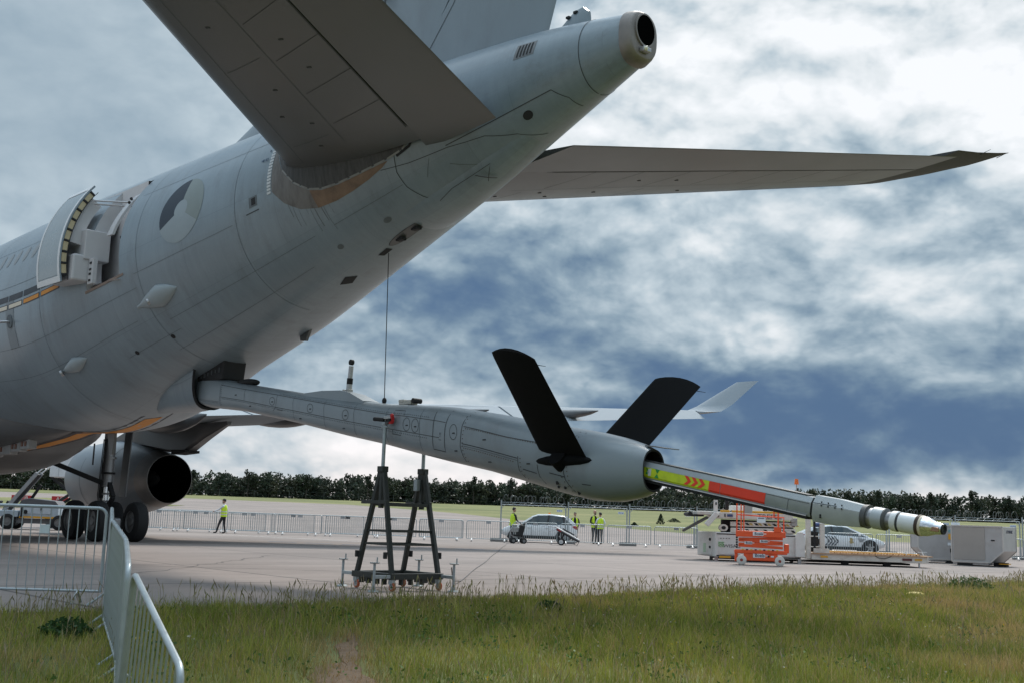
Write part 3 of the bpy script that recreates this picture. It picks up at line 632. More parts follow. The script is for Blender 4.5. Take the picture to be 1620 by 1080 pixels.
for sg in (-1, 1):
    mb = MB(); ys = [1.3, 1.75, 3, 5, 7, 8.55]
    rg_ = [surf_ring(*ht_at(y)[:2], sg * y, ht_at(y)[2], ht_at(y)[3], 0, 0.685) for y in ys]
    for q in rg_[0]: q.y = sg * lerp(q.x, (50.2, 51.2, 53.9), (1.50, 1.50, 1.12)); q.z += 0.02
    mb.loft(rg_)
    hs = part(mb, 'horizontal_stabilizer', GREY_SHADE, smooth=50)
    rg_ = [surf_ring(*ht_at(y)[:2], sg * y, ht_at(y)[2], ht_at(y)[3], 0, 1) for y in (8.56, 8.8, 9.0, 9.2, 9.35, 9.45, 9.53)]
    for y, rr_ in zip((8.56, 8.8, 9.0, 9.2, 9.35, 9.45, 9.53), rg_):
        a0_, a1_ = ht_at(y)[:2]
        for q in rr_: q.z += 0.17 * max(0, (q.x - a0_) / (a1_ - a0_) - 0.25) * lerp(y, (8.56, 9.53), (1.0, 0.45))
    mb = MB(); mb.loft(rg_); part(mb, 'stabilizer_tip', mat('tip_shade_grey', (0.05, 0.05, 0.052), 0.6), hs, smooth=50)  # tip coloured near-black: the shade on its underside is put into the paint
    mb = MB(); mb.loft([surf_ring(*ht_at(y)[:2], sg * y, ht_at(y)[2], ht_at(y)[3], 0.692, 1) for y in (0.88, 1.45, 3, 5, 7, 8.53)]); part(mb, 'elevator', GREY_SHADE, hs, smooth=50)
    def hline(pts, wd=0.012, m=SEAMS, name='panel_seam'):
        P = []
        for (y0, f0), (y1, f1) in zip(pts[:-1], pts[1:]):
            for i in range(9): P.append(ht_low(sg, y0 + (y1 - y0) * i / 8, f0 + (f1 - f0) * i / 8))
        mb = MB(); ribbon(mb, P, [Vector((0, 0, -1))] * len(P), wd); part(mb, name, m, hs)
    hline([(1.9, 0.40), (8.4, 0.40)], 0.010); hline([(1.7, 0.12), (8.5, 0.14)], 0.010, SEAMS)
    hline([(1.6, 0.683), (8.5, 0.683)], 0.022, SEAM)
    for k, y in enumerate((2.4, 3.25, 4.1, 4.95, 5.8, 6.65, 7.5)): hline([(y, 0.42), (y + 0.05, 0.68)], 0.008, SEAM)
    for y in (2.2, 4.3, 6.4): hline([(y, 0.14), (y, 0.36)], 0.008)
    for y, f in ((2.0, 0.28), (2.6, 0.33), (3.0, 0.22), (3.6, 0.30), (4.4, 0.52), (3.7, 0.53), (5.2, 0.25)):
        mb = MB(); mb.box(ht_low(sg, y, f, 0.004), (0.07, 0.03, 0.010), rz=0.5); part(mb, 'drain_mark', SEAM, hs)
    if sg == 1:
        for yy, aa_ in ((9.0, 58.75), (9.4, 58.9)): mb = MB(); mb.tube((aa_, yy, 8.6), (aa_ + 0.22, yy, 8.66), 0.008, 0.004, 5); part(mb, 'static_wick', BLACK, hs)
# scrub plate on the skin beneath the stabilizer, its bright edging and the bare patch below it
def noisy(name, c0, c1, c2, sc, stretch):
    m = bpy.data.materials.new(name); m.use_nodes = True; n = m.node_tree.nodes; l = m.node_tree.links; b = n['Principled BSDF']; b.inputs['Roughness'].default_value = 0.6
    t = n.new('ShaderNodeTexCoord'); mp = n.new('ShaderNodeMapping'); mp.inputs['Scale'].default_value = stretch; l.new(t.outputs['Object'], mp.inputs[0])
    x = n.new('ShaderNodeTexNoise'); x.inputs['Scale'].default_value = sc; x.inputs['Detail'].default_value = 8; x.inputs['Roughness'].default_value = 0.7; l.new(mp.outputs[0], x.inputs['Vector'])
    r_ = n.new('ShaderNodeValToRGB'); l.new(x.outputs['Fac'], r_.inputs[0]); e = r_.color_ramp.elements; e[0].position = 0.3; e[0].color = (*c0, 1); e[1].position = 0.72; e[1].color = (*c2, 1); k = e.new(0.5); k.color = (*c1, 1)
    l.new(r_.outputs[0], b.inputs['Base Color']); return m
SCRUB = noisy('scrub_plate_streaked', (0.022, 0.021, 0.021), (0.058, 0.056, 0.055), (0.088, 0.086, 0.084), 9, (1.6, 1.0, 0.12))
BARE = noisy('bare_primer_patch', (0.10, 0.066, 0.045), (0.20, 0.125, 0.080), (0.25, 0.165, 0.11), 3, (1, 1, 1))
BARE2 = noisy('stained_plate', (0.07, 0.062, 0.058), (0.16, 0.148, 0.142), (0.20, 0.19, 0.185), 3.5, (1.2, 1, 0.25))
plate = [(50.42, 76), (50.60, 88), (50.90, 99), (51.25, 107), (51.55, 110.5), (51.95, 112.2), (52.5, 112.8), (53.1, 113), (53.45, 111.5), (53.66, 106), (53.74, 98), (53.74, 90), (52.5, 84), (51.2, 78)]
low = [(50.30, 70), (50.32, 98), (50.6, 108), (50.95, 116), (51.35, 120.5), (51.8, 122.0), (52.2, 121.5), (52.6, 119.8), (52.95, 116.8), (53.1, 114), (52.5, 113.6), (51.95, 113.0), (51.55, 111.3), (51.25, 107.8), (50.90, 99.8), (50.60, 88.8), (50.42, 77)]
fpatch(low[:5] + low[13:], 'stained_plate', BARE2, 0.004)
fpatch(low[4:14], 'bare_primer_patch', BARE, 0.004)
fpatch(plate, 'scrub_plate', SCRUB, 0.006)
for (a0, p0), (a1, p1) in zip(dense(plate[1:12])[:-1], dense(plate[1:12])[1:]):
    d = 0.82; seam([(a0, p0), (a0 + (a1 - a0) * d, p0 + (p1 - p0) * d)], 0.035, mat('edge_sealant', (0.24, 0.24, 0.235), 0.6, var=0.3), 0.010, 'edge_tab')
fpatch([(53.82, 92), (53.80, 104), (53.66, 110), (53.95, 107), (54.2, 100), (54.25, 93)], 'wedge_plate', GREY, 0.012, 1)
seam([(53.80, 90), (53.78, 104), (53.60, 111.5), (53.3, 114)], 0.05, DARK, 0.008)
for k in range(16): p = 68 + k * 2.0; seam([(50.20, p), (50.30, p)], 0.045, mat('scale_white', (0.55, 0.56, 0.57), 0.6), 0.008, 'trim_scale_mark')
for k in range(9):   # long rain runs below the plate
    a = 50.7 + k * 0.115 + random.uniform(-0.05, 0.05); p0 = lerp(a, (50.6, 51.8, 53.1), (109, 123, 115)); seam([(a, p0), (a + 0.05, p0 + random.uniform(6, 22))], random.uniform(0.006, 0.014), mat('grime_run', (0.14, 0.15, 0.158), 0.7), 0.003, 'grime_run')
lettering('GND SET', 0.075, mat('placard_blue', (0.05, 0.09, 0.16), 0.6), FUS, SF(50.02, 75.8, 0.01), (R(90 - 14), 0, 0), name='placard_text')
lettering('0', 0.07, MATS['placard_blue'], FUS, SF(50.12, 70.2, 0.01), (R(90 - 18), 0, 0), name='placard_text')
# fin and rudder
FN = ((8.6, 44.6, 55.6), (9.3, 45.75, 55.82), (9.7, 46.9, 55.95), (10.3, 47.75, 56.15), (17.4, 55.2, 58.4))
def fn_at(z): return [lerp(z, [f[0] for f in FN], [f[i] for f in FN]) for i in (1, 2)]
fzs = (8.6, 9.1, 9.3, 9.5, 9.7, 10.0, 10.3, 13, 16, 17.4)
mb = MB(); mb.loft([surf_ring(*fn_at(z), 0, z, 0.085, 0, 0.675, vertical=True) for z in fzs]); FINP = paint_material('fin_paint', (0.228, 0.270, 0.302), 0.22); fin = part(mb, 'fin', FINP, smooth=50)
mb = MB(); mb.loft([surf_ring(*fn_at(z), 0, z, 0.085, 0.68, 1, vertical=True) for z in (9.0, 10.3, 13, 17.4)]); part(mb, 'rudder', FINP, fin, smooth=50)
mb = MB(); P = []
for i in range(9):
    z = 9.2 + i; a0, a1 = fn_at(z); c = a1 - a0; P.append(Vector((a0 + c * 0.70, -foil(0.70, 0.085) * c - 0.006, z)))
ribbon(mb, P, [Vector((0, -1, 0))] * 9, 0.014); part(mb, 'panel_seam', SEAM, fin)
lettering('JM', 0.62, SEAM, fin, (51.55, -0.43, 10.86), (R(90), 0, 0), name='fin_lettering')
# tail cone end with the exhaust
EXM = mat('exhaust_collar', (0.24, 0.215, 0.20), 0.5, 0.6, var=0.2)
def tring(a, k=1.0, dz=0.0, n=32):
    c, h, ww = sec(a); o = []
    for j in range(n):
        t = 2 * math.pi * j / n; cs, sn = math.cos(t), math.sin(t); e = 0.78
        o.append(Vector((a, ww * 1.04 * k * abs(cs) ** e * (1 if cs >= 0 else -1), c + dz + h * 1.02 * k * abs(sn) ** e * (1 if sn >= 0 else -1))))
    return o
mb = MB(); mb.loft([tring(57.60, 0.99), tring(57.63, 1.01), tring(57.74), tring(57.79, 0.96), tring(57.80, 0.90)]); TC = part(mb, 'tail_cone_end', EXM, smooth=50)
c, h, ww = sec(57.8)
mb = MB(); hz, r1h, r1w = c + 0.075, 0.235, 0.20
ring = [[Vector((x, r1w * k * math.cos(t), hz + r1h * k * math.sin(t))) for t in np.linspace(0, 2 * math.pi, 28, endpoint=False)] for x, k in ((57.79, 1.12), (57.83, 1.10), (57.83, 1.0), (57.3, 0.95))]
mb.loft(ring[:3], cap=False); part(mb, 'exhaust_rim', EXM, TC, smooth=40)
mb = MB(); mb.loft([[v_ + Vector((0.003, 0, 0)) for v_ in [Vector((57.825, r1w * math.cos(t), hz + r1h * math.sin(t))) for t in np.linspace(0, 2 * math.pi, 28, endpoint=False)]], ring[3]]); part(mb, 'exhaust_duct', mat('soot', (0.003, 0.003, 0.003), 1.0, var=0, spec=0.0), TC)
mb = MB(); mb.box((57.85, -0.03, c - 0.25), (0.10, 0.17, 0.075)); tl = part(mb, 'tail_light', STEEL, TC, bevel=0.015)
mb = MB(); mb.ball((57.90, -0.08, c - 0.25), 0.035, 10, 8); part(mb, 'tail_light_lens', mat('lamp_glass', (0.85, 0.80, 0.65), 0.15, var=0), TC, smooth=60)
mb = MB(); rings = []
for a, hw, z1 in ((56.05, 0.02, 9.06), (56.25, 0.09, 9.14), (56.42, 0.12, 9.22), (56.58, 0.11, 9.24), (56.66, 0.05, 9.16)):
    rings.append([Vector((a, hw * cs, 8.90 + (z1 - 8.90) * sn)) for cs, sn in ((1, 0), (0.95, 0.6), (0.6, 0.95), (0, 1), (-0.6, 0.95), (-0.95, 0.6), (-1, 0))])
mb.loft(rings); tb = part(mb, 'tail_camera_fairing', GREY, smooth=40)
for a, z in ((56.30, 9.12), (56.46, 9.16)): mb = MB(); mb.box((a, -0.10, z), (0.07, 0.05, 0.035)); part(mb, 'camera_slot', BLACK, tb)
mb = MB()
rings = []
for a, d_ in ((52.75, 0.0), (53.1, 0.07), (53.9, 0.13), (54.8, 0.12), (55.3, 0.06), (55.7, 0.0)):
    rings.append([SF(a, p, d_ * max(0, math.cos((p - 180) / 26 * math.pi / 2)) ** 0.5 - 0.01) for p in np.linspace(154, 206, 13)])
mb.loft(rings, cap=False, closed=False); tf = part(mb, 'tail_under_fairing', GREY, smooth=40)
seam([(53.7, 160), (54.05, 157), (54.9, 158), (54.6, 172)], 0.012, SEAM, 0.14, parent=tf)
for dd in ((54.55, 159, 54.75, 175),): seam([(dd[0], dd[1]), (dd[2], dd[3])], 0.03, SEAM, 0.145, parent=tf)

# ---- wings
WS = ((2.2, 18.6, 30.6, 4.0, 0.125), (9.4, 22.6, 31.4, 4.85, 0.115), (18.0, 28.1, 34.1, 5.58, 0.10), (28.6, 34.9, 37.3, 6.25, 0.095))
def ws_at(y): return [lerp(y, [h_[0] for h_ in WS], [h_[i] for h_ in WS]) for i in range(1, 5)]
WINGM = mat('wing_paint', (0.30, 0.335, 0.365), 0.75, var=0.06, scale=0.8, spec=0.15)
for sg in (1, -1):
    mb = MB(); mb.loft([surf_ring(*ws_at(y)[:2], sg * y, ws_at(y)[2], ws_at(y)[3], 0, 0.76, camber=0.05) for y in (2.2, 5, 7, 9.4, 12, 15, 18, 22, 25, 28.6)]); wg = part(mb, 'wing', WINGM, smooth=50)
    for y0, y1, nm in ((3.1, 9.2, 'flap'), (9.3, 19.6, 'flap'), (19.7, 28.5, 'aileron')):
        mb = MB(); ys = np.linspace(y0, y1, 4); rg_ = [surf_ring(*ws_at(y)[:2], sg * y, ws_at(y)[2], ws_at(y)[3], 0.765, 1, camber=0.05) for y in ys]
        for y, rr_ in zip(ys, rg_):
            a0_, a1_ = ws_at(y)[:2]; xh = a0_ + 0.765 * (a1_ - a0_); dr = lerp(y, (3, 10, 18, 28.6), (0.05, 0.15, 0.55, 0.30))
            for q in rr_: q.z -= dr * (q.x - xh) / (a1_ - xh)
        mb.loft(rg_); part(mb, nm, WINGM, wg, smooth=50)
    rings = []
    for t, a0, a1, y, z, th in ((0, 34.9, 37.3, 28.6, 6.25, 0.095), (0.2, 35.3, 37.6, 29.2, 6.30, 0.07), (0.45, 36.0, 38.0, 29.5, 6.62, 0.06), (1, 37.75, 38.95, 30.15, 7.70, 0.05)):
        nrm = Vector((0, math.sin(-1.1 * min(1, t * 2.2)) * sg, math.cos(1.1 * min(1, t * 2.2)))); cc = a1 - a0; rg = []
        for x_, d_ in [(q.x, q.z) for q in surf_ring(a0, a1, 0, 0, th, 0, 1)]: rg.append(Vector((x_, sg * y, z)) + nrm * d_)
        rings.append(rg)
    mb = MB(); mb.loft(rings); part(mb, 'winglet', WINGM, wg, smooth=50)
    if sg == -1: continue
    for y, l0, l1, dp in ((6.9, 26.8, 32.3, 0.62), (12.4, 25.6, 31.6, 0.50), (17.6, 29.2, 35.0, 0.42), (22.2, 32.4, 36.6, 0.32)):
        rings = []; zw = ws_at(y)[2]; k = 10
        for i in range(11):
            t = i / 10; f = max(0.06, math.sin(math.pi * min(1, 0.08 + t * 0.9)) ** 0.7) if t < 1 else 0.10
            a = l0 + (l1 - l0) * t; tz = zw + 0.05 - 0.12 * t
            rings.append([Vector((a, y + 0.27 * f * math.cos(2 * math.pi * j / k), tz - dp * 0.45 * f + dp * 0.62 * f * math.sin(2 * math.pi * j / k))) for j in range(k)])
        mb = MB(); mb.loft(rings); part(mb, 'flap_track_fairing', GREY_SHADE, wg, smooth=60)
# ---- starboard engine
EY, EZ = 9.37, 2.42
def lathe(prof, y, z, n=48, cap=False):
    mb = MB(); mb.loft([[Vector((a, y + r_ * math.cos(2 * math.pi * j / n), z + dz + r_ * math.sin(2 * math.pi * j / n))) for j in range(n)] for a, r_, dz in prof], cap=cap); return mb
NAC = mat('nacelle_paint', (0.20, 0.23, 0.26), 0.35, var=0.07, scale=0.8, dirt=((0.2, 0.19, 0.18), 0.2))
eng = part(lathe([(18.6, 1.12, 0), (18.0, 1.16, 0), (17.75, 1.28, 0), (17.8, 1.38, 0), (18.1, 1.48, 0), (19.2, 1.57, 0), (20.6, 1.60, 0), (22.0, 1.53, -0.01), (23.3, 1.33, -0.02), (24.3, 1.12, -0.03), (25.0, 0.98, -0.04)], EY, EZ), 'engine_nacelle', NAC, smooth=50)
part(lathe([(24.2, 1.15, -0.03), (24.6, 1.075, -0.034), (25.02, 0.985, -0.04), (25.03, 0.955, -0.04)], EY, EZ), 'nozzle_ring', mat('nozzle_metal', (0.23, 0.225, 0.22), 0.45, 0.5, var=0.15), eng, smooth=50)
SOOT = mat('engine_soot', (0.004, 0.004, 0.004), 0.95, var=0, spec=0.02)
part(lathe([(25.03, 0.955, -0.04), (24.2, 0.92, -0.04), (22.2, 0.9, -0.03), (22.2, 0.02, -0.03)], EY, EZ), 'nozzle_duct', SOOT, eng)
part(lathe([(22.3, 0.45, -0.03), (23.3, 0.36, -0.03), (23.9, 0.15, -0.03), (24.0, 0.02, -0.03)], EY, EZ), 'exhaust_plug', mat('plug', (0.03, 0.03, 0.03), 0.6, 0.3), eng, smooth=50)
for a in (19.9, 22.3): part(lathe([(a, lerp(a, (19.2, 20.6, 22, 23.3), (1.57, 1.60, 1.53, 1.33)) + 0.005, -0.01), (a + 0.035, lerp(a + 0.035, (19.2, 20.6, 22, 23.3), (1.57, 1.60, 1.53, 1.33)) + 0.005, -0.01)], EY, EZ), 'cowl_seam', SEAMS, eng)
part(lathe([(18.9, 1.12, 0), (18.95, 0.3, 0), (18.6, 0.02, 0)], EY, EZ, cap=True), 'fan_disc', DARK, eng)
mb = MB(); rings = []
for a, zb, zt, hw in ((19.3, 3.9, 4.02, 0.12), (21, 3.85, 4.35, 0.26), (23, 3.7, 4.6, 0.30), (25.2, 3.45, 4.55, 0.30), (26.6, 3.42, 4.5, 0.28), (28.0, 3.95, 4.5, 0.24), (29.5, 4.42, 4.55, 0.10)):
    rings.append([Vector((a, EY + dy, z_)) for dy, z_ in ((hw, zt), (hw, zb + 0.1), (hw * 0.6, zb), (-hw * 0.6, zb), (-hw, zb + 0.1), (-hw, zt))])
mb.loft(rings); part(mb, 'engine_pylon', GREY_SHADE, smooth=40)
mb = MB(); mb.prism([(25.6, 3.35), (26.75, 3.40), (26.75, 3.50), (25.6, 3.52)], 'y', EY - 0.32, EY + 0.32); part(mb, 'pylon_fairing', DARK)  # near-black colour stands in for the shadow under the pylon
# ---- starboard main landing gear
GX, GY = 28.35, 5.34
GEARM = mat('gear_grey', (0.36, 0.36, 0.37), 0.4, 0.4, var=0.2, scale=6, dirt=((0.05, 0.045, 0.04), 0.5), dscale=6)
mb = MB(); mb.tube((GX, GY, 1.9), (GX - 0.1, GY, 4.4), 0.19, 0.21, 16); gear = part(mb, 'main_landing_gear', GEARM, smooth=40)
mb = MB(); mb.tube((GX + 0.02, GY, 0.75), (GX, GY, 1.95), 0.125, n=16); part(mb, 'oleo_piston', mat('chrome', (0.7, 0.7, 0.72), 0.15, 0.95, var=0.05), gear, smooth=40)
for z in (1.35, 1.62, 2.35, 2.9): mb = MB(); mb.tube((GX, GY, z), (GX, GY, z + 0.07), 0.235 if z > 1.8 else 0.16, n=16); part(mb, 'collar', GEARM if z != 2.35 else BLACK, gear, smooth=40)
mb = MB(); mb.beam((GX - 1.1, GY, 0.74), (GX + 1.1, GY, 0.66), 0.26, 0.30); part(mb, 'bogie_beam', GEARM, gear, bevel=0.05)
mb = MB(); mb.beam((GX, GY - 0.1, 2.0), (GX - 1.2, GY - 2.9, 3.15), 0.15, 0.17); part(mb, 'side_stay', BLACK, gear, bevel=0.03)
mb = MB(); mb.beam((GX + 0.1, GY, 1.1), (GX + 0.55, GY, 1.55), 0.16, 0.12); mb.beam((GX + 0.55, GY, 1.55), (GX + 0.12, GY, 2.05), 0.16, 0.12); part(mb, 'torque_link', DARK, gear, bevel=0.02)
mb = MB(); mb.beam((GX + 0.3, GY + 0.45, 1.55), (GX + 0.25, GY + 0.55, 4.3), 0.05, 0.55, upv=(1, 0, 0)); part(mb, 'gear_door', GREY_SHADE, gear, bevel=0.01)
mb = MB(); mb.box((GX - 0.28, GY + 0.05, 3.1), (0.22, 0.3, 1.5)); mb.box((GX - 0.2, GY - 0.05, 1.75), (0.2, 0.25, 0.5)); part(mb, 'hydraulic_block', DARK, gear, bevel=0.03)
for k in range(5):
    x_ = GX + random.uniform(-0.22, 0.3); mb = MB(); mb.pipe([(x_, GY - 0.22, 3.6), (x_ + 0.05, GY - 0.28, 2.4), (x_ - 0.08, GY - 0.25, 1.6), (x_ + 0.1, GY - 0.2, 1.0)], 0.016, 5); part(mb, 'hydraulic_hose', BLACK, gear, smooth=60)
TYRE = mat('tyre_rubber', (0.018, 0.018, 0.019), 0.85, var=0.2, scale=8)
HUB = mat('wheel_hub', (0.20, 0.20, 0.20), 0.5, 0.4, var=0.25)
def wheel(c, axis, r, wd, m_t, m_h, parent, build, hubk=0.55, n=28):
    """Tyre with rounded shoulders and a hub; axis a unit vector."""
    ax = Vector(axis); a = ax.orthogonal().normalized(); b = ax.cross(a); c = Vector(c); mb = MB()
    prof = ((-0.5, hubk), (-0.5, 0.82), (-0.40, 0.95), (-0.2, 1.0), (0.2, 1.0), (0.40, 0.95), (0.5, 0.82), (0.5, hubk))
    mb.loft([[c + ax * wd * x + (a * math.cos(2 * math.pi * j / n) + b * math.sin(2 * math.pi * j / n)) * r * q for j in range(n)] for x, q in prof], cap=False)
    t = build(mb, 'tyre', m_t, parent, smooth=40)
    mb = MB(); prof = ((-0.42, 0.0), (-0.44, 0.2), (-0.36, 0.24), (-0.33, hubk * 0.9), (-0.46, hubk), (0.46, hubk), (0.33, hubk * 0.9), (0.36, 0.24), (0.44, 0.2), (0.42, 0.0))
    mb.loft([[c + ax * wd * x + (a * math.cos(2 * math.pi * j / n) + b * math.sin(2 * math.pi * j / n)) * r * max(q, 0.01) for j in range(n)] for x, q in prof])
    build(mb, 'wheel_hub', m_h, parent, smooth=40)
    return t
pbuild = lambda mb, nm, m, par, **k: part(mb, nm, m, par, **k)
for ax_ in (GX - 1.0, GX + 1.0):
    for dy in (-0.70, 0.70): wheel((ax_, GY + dy, 0.70), (0, 1, 0), 0.70, 0.46, TYRE, HUB, gear, pbuild)
# ------------------------------------------------------------------ refuelling boom (part of the aircraft)
BA = [45.1, 45.6, 47.1, 49.2, 50.9, 52.1, 53.0, 53.9, 54.9, 55.9, 56.6, 57.1, 57.5, 57.85, 58.10]
BT = [4.19, 4.12, 3.86, 3.56, 3.34, 3.19, 3.13, 3.05, 2.90, 2.73, 2.62, 2.54, 2.46, 2.37, 2.27]
BB = [3.57, 3.44, 3.29, 2.96, 2.66, 2.47, 2.30, 2.14, 1.98, 1.78, 1.63, 1.55, 1.54, 1.59, 1.68]
BW = [0.26, 0.29, 0.27, 0.27, 0.29, 0.32, 0.35, 0.40, 0.47, 0.53, 0.56, 0.55, 0.49, 0.38, 0.235]
def bsec(a): t, b = lerp(a, BA, BT), lerp(a, BA, BB); return (t + b) / 2, (t - b) / 2, lerp(a, BA, BW)
def bexp(a): return lerp(a, (45, 53, 56.5), (3.4, 3.0, 2.4))
def bring(a, k=1.0, n=40):
    c, h, ww = bsec(a); e = 2 / bexp(a); o = []
    for j in range(n):
        t = 2 * math.pi * j / n; cs, sn = math.cos(t), math.sin(t)
        o.append(Vector((a, ww * k * abs(cs) ** e * (1 if cs >= 0 else -1), c + h * k * abs(sn) ** e * (1 if sn >= 0 else -1))))
    return o
mb = MB(); mb.loft([bring(a) for a in np.unique(np.concatenate([np.arange(45.1, 58.0, 0.2), [58.1]]))], cap=False); mb.loft([bring(45.1), bring(45.08, 0.2)])
BOOM = part(mb, 'refuelling_boom', BOOMP, smooth=40)
def bp(mb, name, m, **k): return part(mb, name, m, BOOM, **k)
mb = MB(); mb.loft([bring(58.10, 1.0), bring(58.10, 0.90), bring(57.6, 0.86), bring(57.2, 0.5), bring(57.15, 0.05)], cap=False); bp(mb, 'pod_mouth', DARK, smooth=30)
def BS(a, f, off=0.004):
    """Point on the port flank of the boom; f -1 bottom .. 1 top."""
    c, h, ww = bsec(a); n = bexp(a); return Vector((a, -ww * max(0.0, 1 - abs(f) ** n) ** (1 / n) - off, c + h * f))
def BN(a, f):
    c, h, ww = bsec(a); n = bexp(a); y = max(0.02, 1 - abs(f) ** n) ** (1 / n); return Vector((0, -(y ** (n - 1)) / ww, (abs(f) ** (n - 1)) * (1 if f > 0 else -1) / h)).normalized()
def bdots(pts, m=SEAM, step=0.05):
    """A row of countersunk fasteners along a joint."""
    mb = MB()
    for (a0, f0), (a1, f1) in zip(pts[:-1], pts[1:]):
        n = max(1, int(((a1 - a0) ** 2 + ((f1 - f0) * 0.45) ** 2) ** 0.5 / step))
        for i in range(n): t = i / n; a, f = a0 + (a1 - a0) * t, f0 + (f1 - f0) * t; p, q = BS(a, f, 0.002), BN(a, f); mb.tube(p, p + q * 0.004, 0.009, n=6)
    return bp(mb, 'fastener_row', m, kind='stuff')
def bseam(pts, wd=0.012, m=SEAM, name='panel_seam', off=0.004):
    q = []
    for (a0, f0), (a1, f1) in zip(pts[:-1], pts[1:]):
        n = max(1, int(max(abs(a1 - a0) / 0.2, abs(f1 - f0) / 0.15))); q += [(a0 + (a1 - a0) * i / n, f0 + (f1 - f0) * i / n) for i in range(n)]
    q.append(pts[-1]); mb = MB(); ribbon(mb, [BS(a, f, off) for a, f in q], [BN(a, f) for a, f in q], wd); return bp(mb, name, m)
bseam([(46.35, 0.95), (46.33, -0.95)], 0.010, SEAMS)
bseam([(46.35, 0.62), (48.6, 0.62), (52.2, 0.50), (54.05, 0.42)], 0.010); bseam([(46.35, -0.20), (48.6, -0.22), (51.2, -0.18), (53.9, -0.16)], 0.010)
bseam([(45.45, -0.55), (46.3, -0.55)], 0.008, SEAMS); bseam([(47.35, 0.60), (47.35, -0.18)], 0.009); bseam([(48.62, 0.62), (48.60, -0.22), (48.5, -0.5)], 0.009)
for a in (49.25, 50.35, 51.35, 52.35, 53.35): bseam([(a, 0.95), (a - 0.03, 0.3), (a, -0.3), (a + 0.02, -0.95)], 0.009, SEAMS)
bseam([(52.55, 0.52), (52.55, 0.70), (52.85, 0.70), (52.85, 0.50)], 0.010); bseam([(52.55, -0.18), (52.55, -0.36), (52.8, -0.36), (52.8, -0.17)], 0.012)
bseam([(48.65, -0.22), (48.65, -0.36), (48.85, -0.36), (48.85, -0.22)], 0.010)
for a in (49.85, 51.05, 52.95, 53.20, 54.28, 48.45):
    P = [(a + 0.10 * math.cos(t), 0.14 + 0.27 * math.sin(t)) for t in np.linspace(0, 2 * math.pi, 20)]; bseam(P, 0.009)
    mb = MB(); mb.box(BS(a + 0.01, 0.10, 0.004), (0.06, 0.006, 0.02)); bp(mb, 'latch', SEAM)
bseam([(53.72, 0.90), (53.72, -0.62), (54.05, -0.62), (54.05, 0.2), (54.1, 0.88)], 0.014)
lettering('!', 0.10, SEAM, BOOM, BS(53.93, -0.05, 0.012), (R(90), 0, 0), name='placard_text'); lettering('---', 0.06, SEAM, BOOM, BS(53.93, -0.22, 0.012), (R(90), R(9), 0), name='placard_text')
bseam([(54.55, 0.95), (54.5, 0.4), (54.48, -0.3), (54.55, -0.95)], 0.014); bseam([(54.55, 0.40), (55.6, 0.36), (56.6, 0.42), (57.0, 0.45)], 0.012)
bseam([(54.52, -0.20), (55.9, -0.22)], 0.014); bseam([(54.52, -0.27), (55.9, -0.29)], 0.010, SEAMS)
bseam([(55.92, -0.15), (55.90, -0.6), (56.0, -0.95)], 0.012); bseam([(56.35, -0.25), (56.35, -0.6), (56.45, -0.95)], 0.012)
bseam([(57.0, 0.96), (56.92, 0.5), (56.88, 0.0), (56.9, -0.5), (57.02, -0.96)], 0.014)
bseam([(56.0, -0.52), (56.3, -0.53)], 0.014); bseam([(56.6, -0.40), (56.9, -0.42)], 0.014); bseam([(57.2, -0.55), (57.35, -0.56)], 0.014)
for a, f in ((47.0, 0.1), (47.6, -0.5), (49.5, -0.62), (51.0, -0.6), (54.35, -0.5), (55.1, 0.1), (55.2, -0.6), (56.15, -0.3)):
    mb = MB(); mb.box(BS(a, f, 0.004), (0.07, 0.006, 0.022)); bp(mb, 'latch', SEAM)
for a, f, rr_ in ((56.7, -0.62, 0.035), (56.68, -0.74, 0.028), (56.82, -0.72, 0.03), (57.05, -0.8, 0.03)): mb = MB(); mb.ball(BS(a, f, -0.01), rr_, 8, 6, (1, 0.5, 1.4)); bp(mb, 'drain_hole', DARK)
FAST = mat('fastener_rust', (0.12, 0.085, 0.07), 0.6, var=0.2)
for q_ in (((54.60, 0.93), (54.55, 0.4), (54.53, -0.3), (54.60, -0.9)), ((54.6, 0.34), (56.9, 0.38)), ((54.57, -0.34), (55.85, -0.36)), ((56.95, 0.92), (56.86, 0.45), (56.82, 0.0), (56.84, -0.45), (56.96, -0.92)), ((57.06, 0.92), (56.98, 0.5), (56.95, 0.0), (56.97, -0.5), (57.08, -0.92)), ((55.97, -0.2), (55.95, -0.6), (56.05, -0.9)), ((45.5, -0.62), (46.3, -0.62)), ((46.40, 0.85), (46.38, -0.85)), ((48.7, 0.70), (52.2, 0.58), (53.6, 0.53)), ((46.45, -0.30), (48.6, -0.32), (51.2, -0.28), (53.6, -0.26))): bdots(q_, FAST if q_[0][0] > 54 else SEAMS, 0.055)
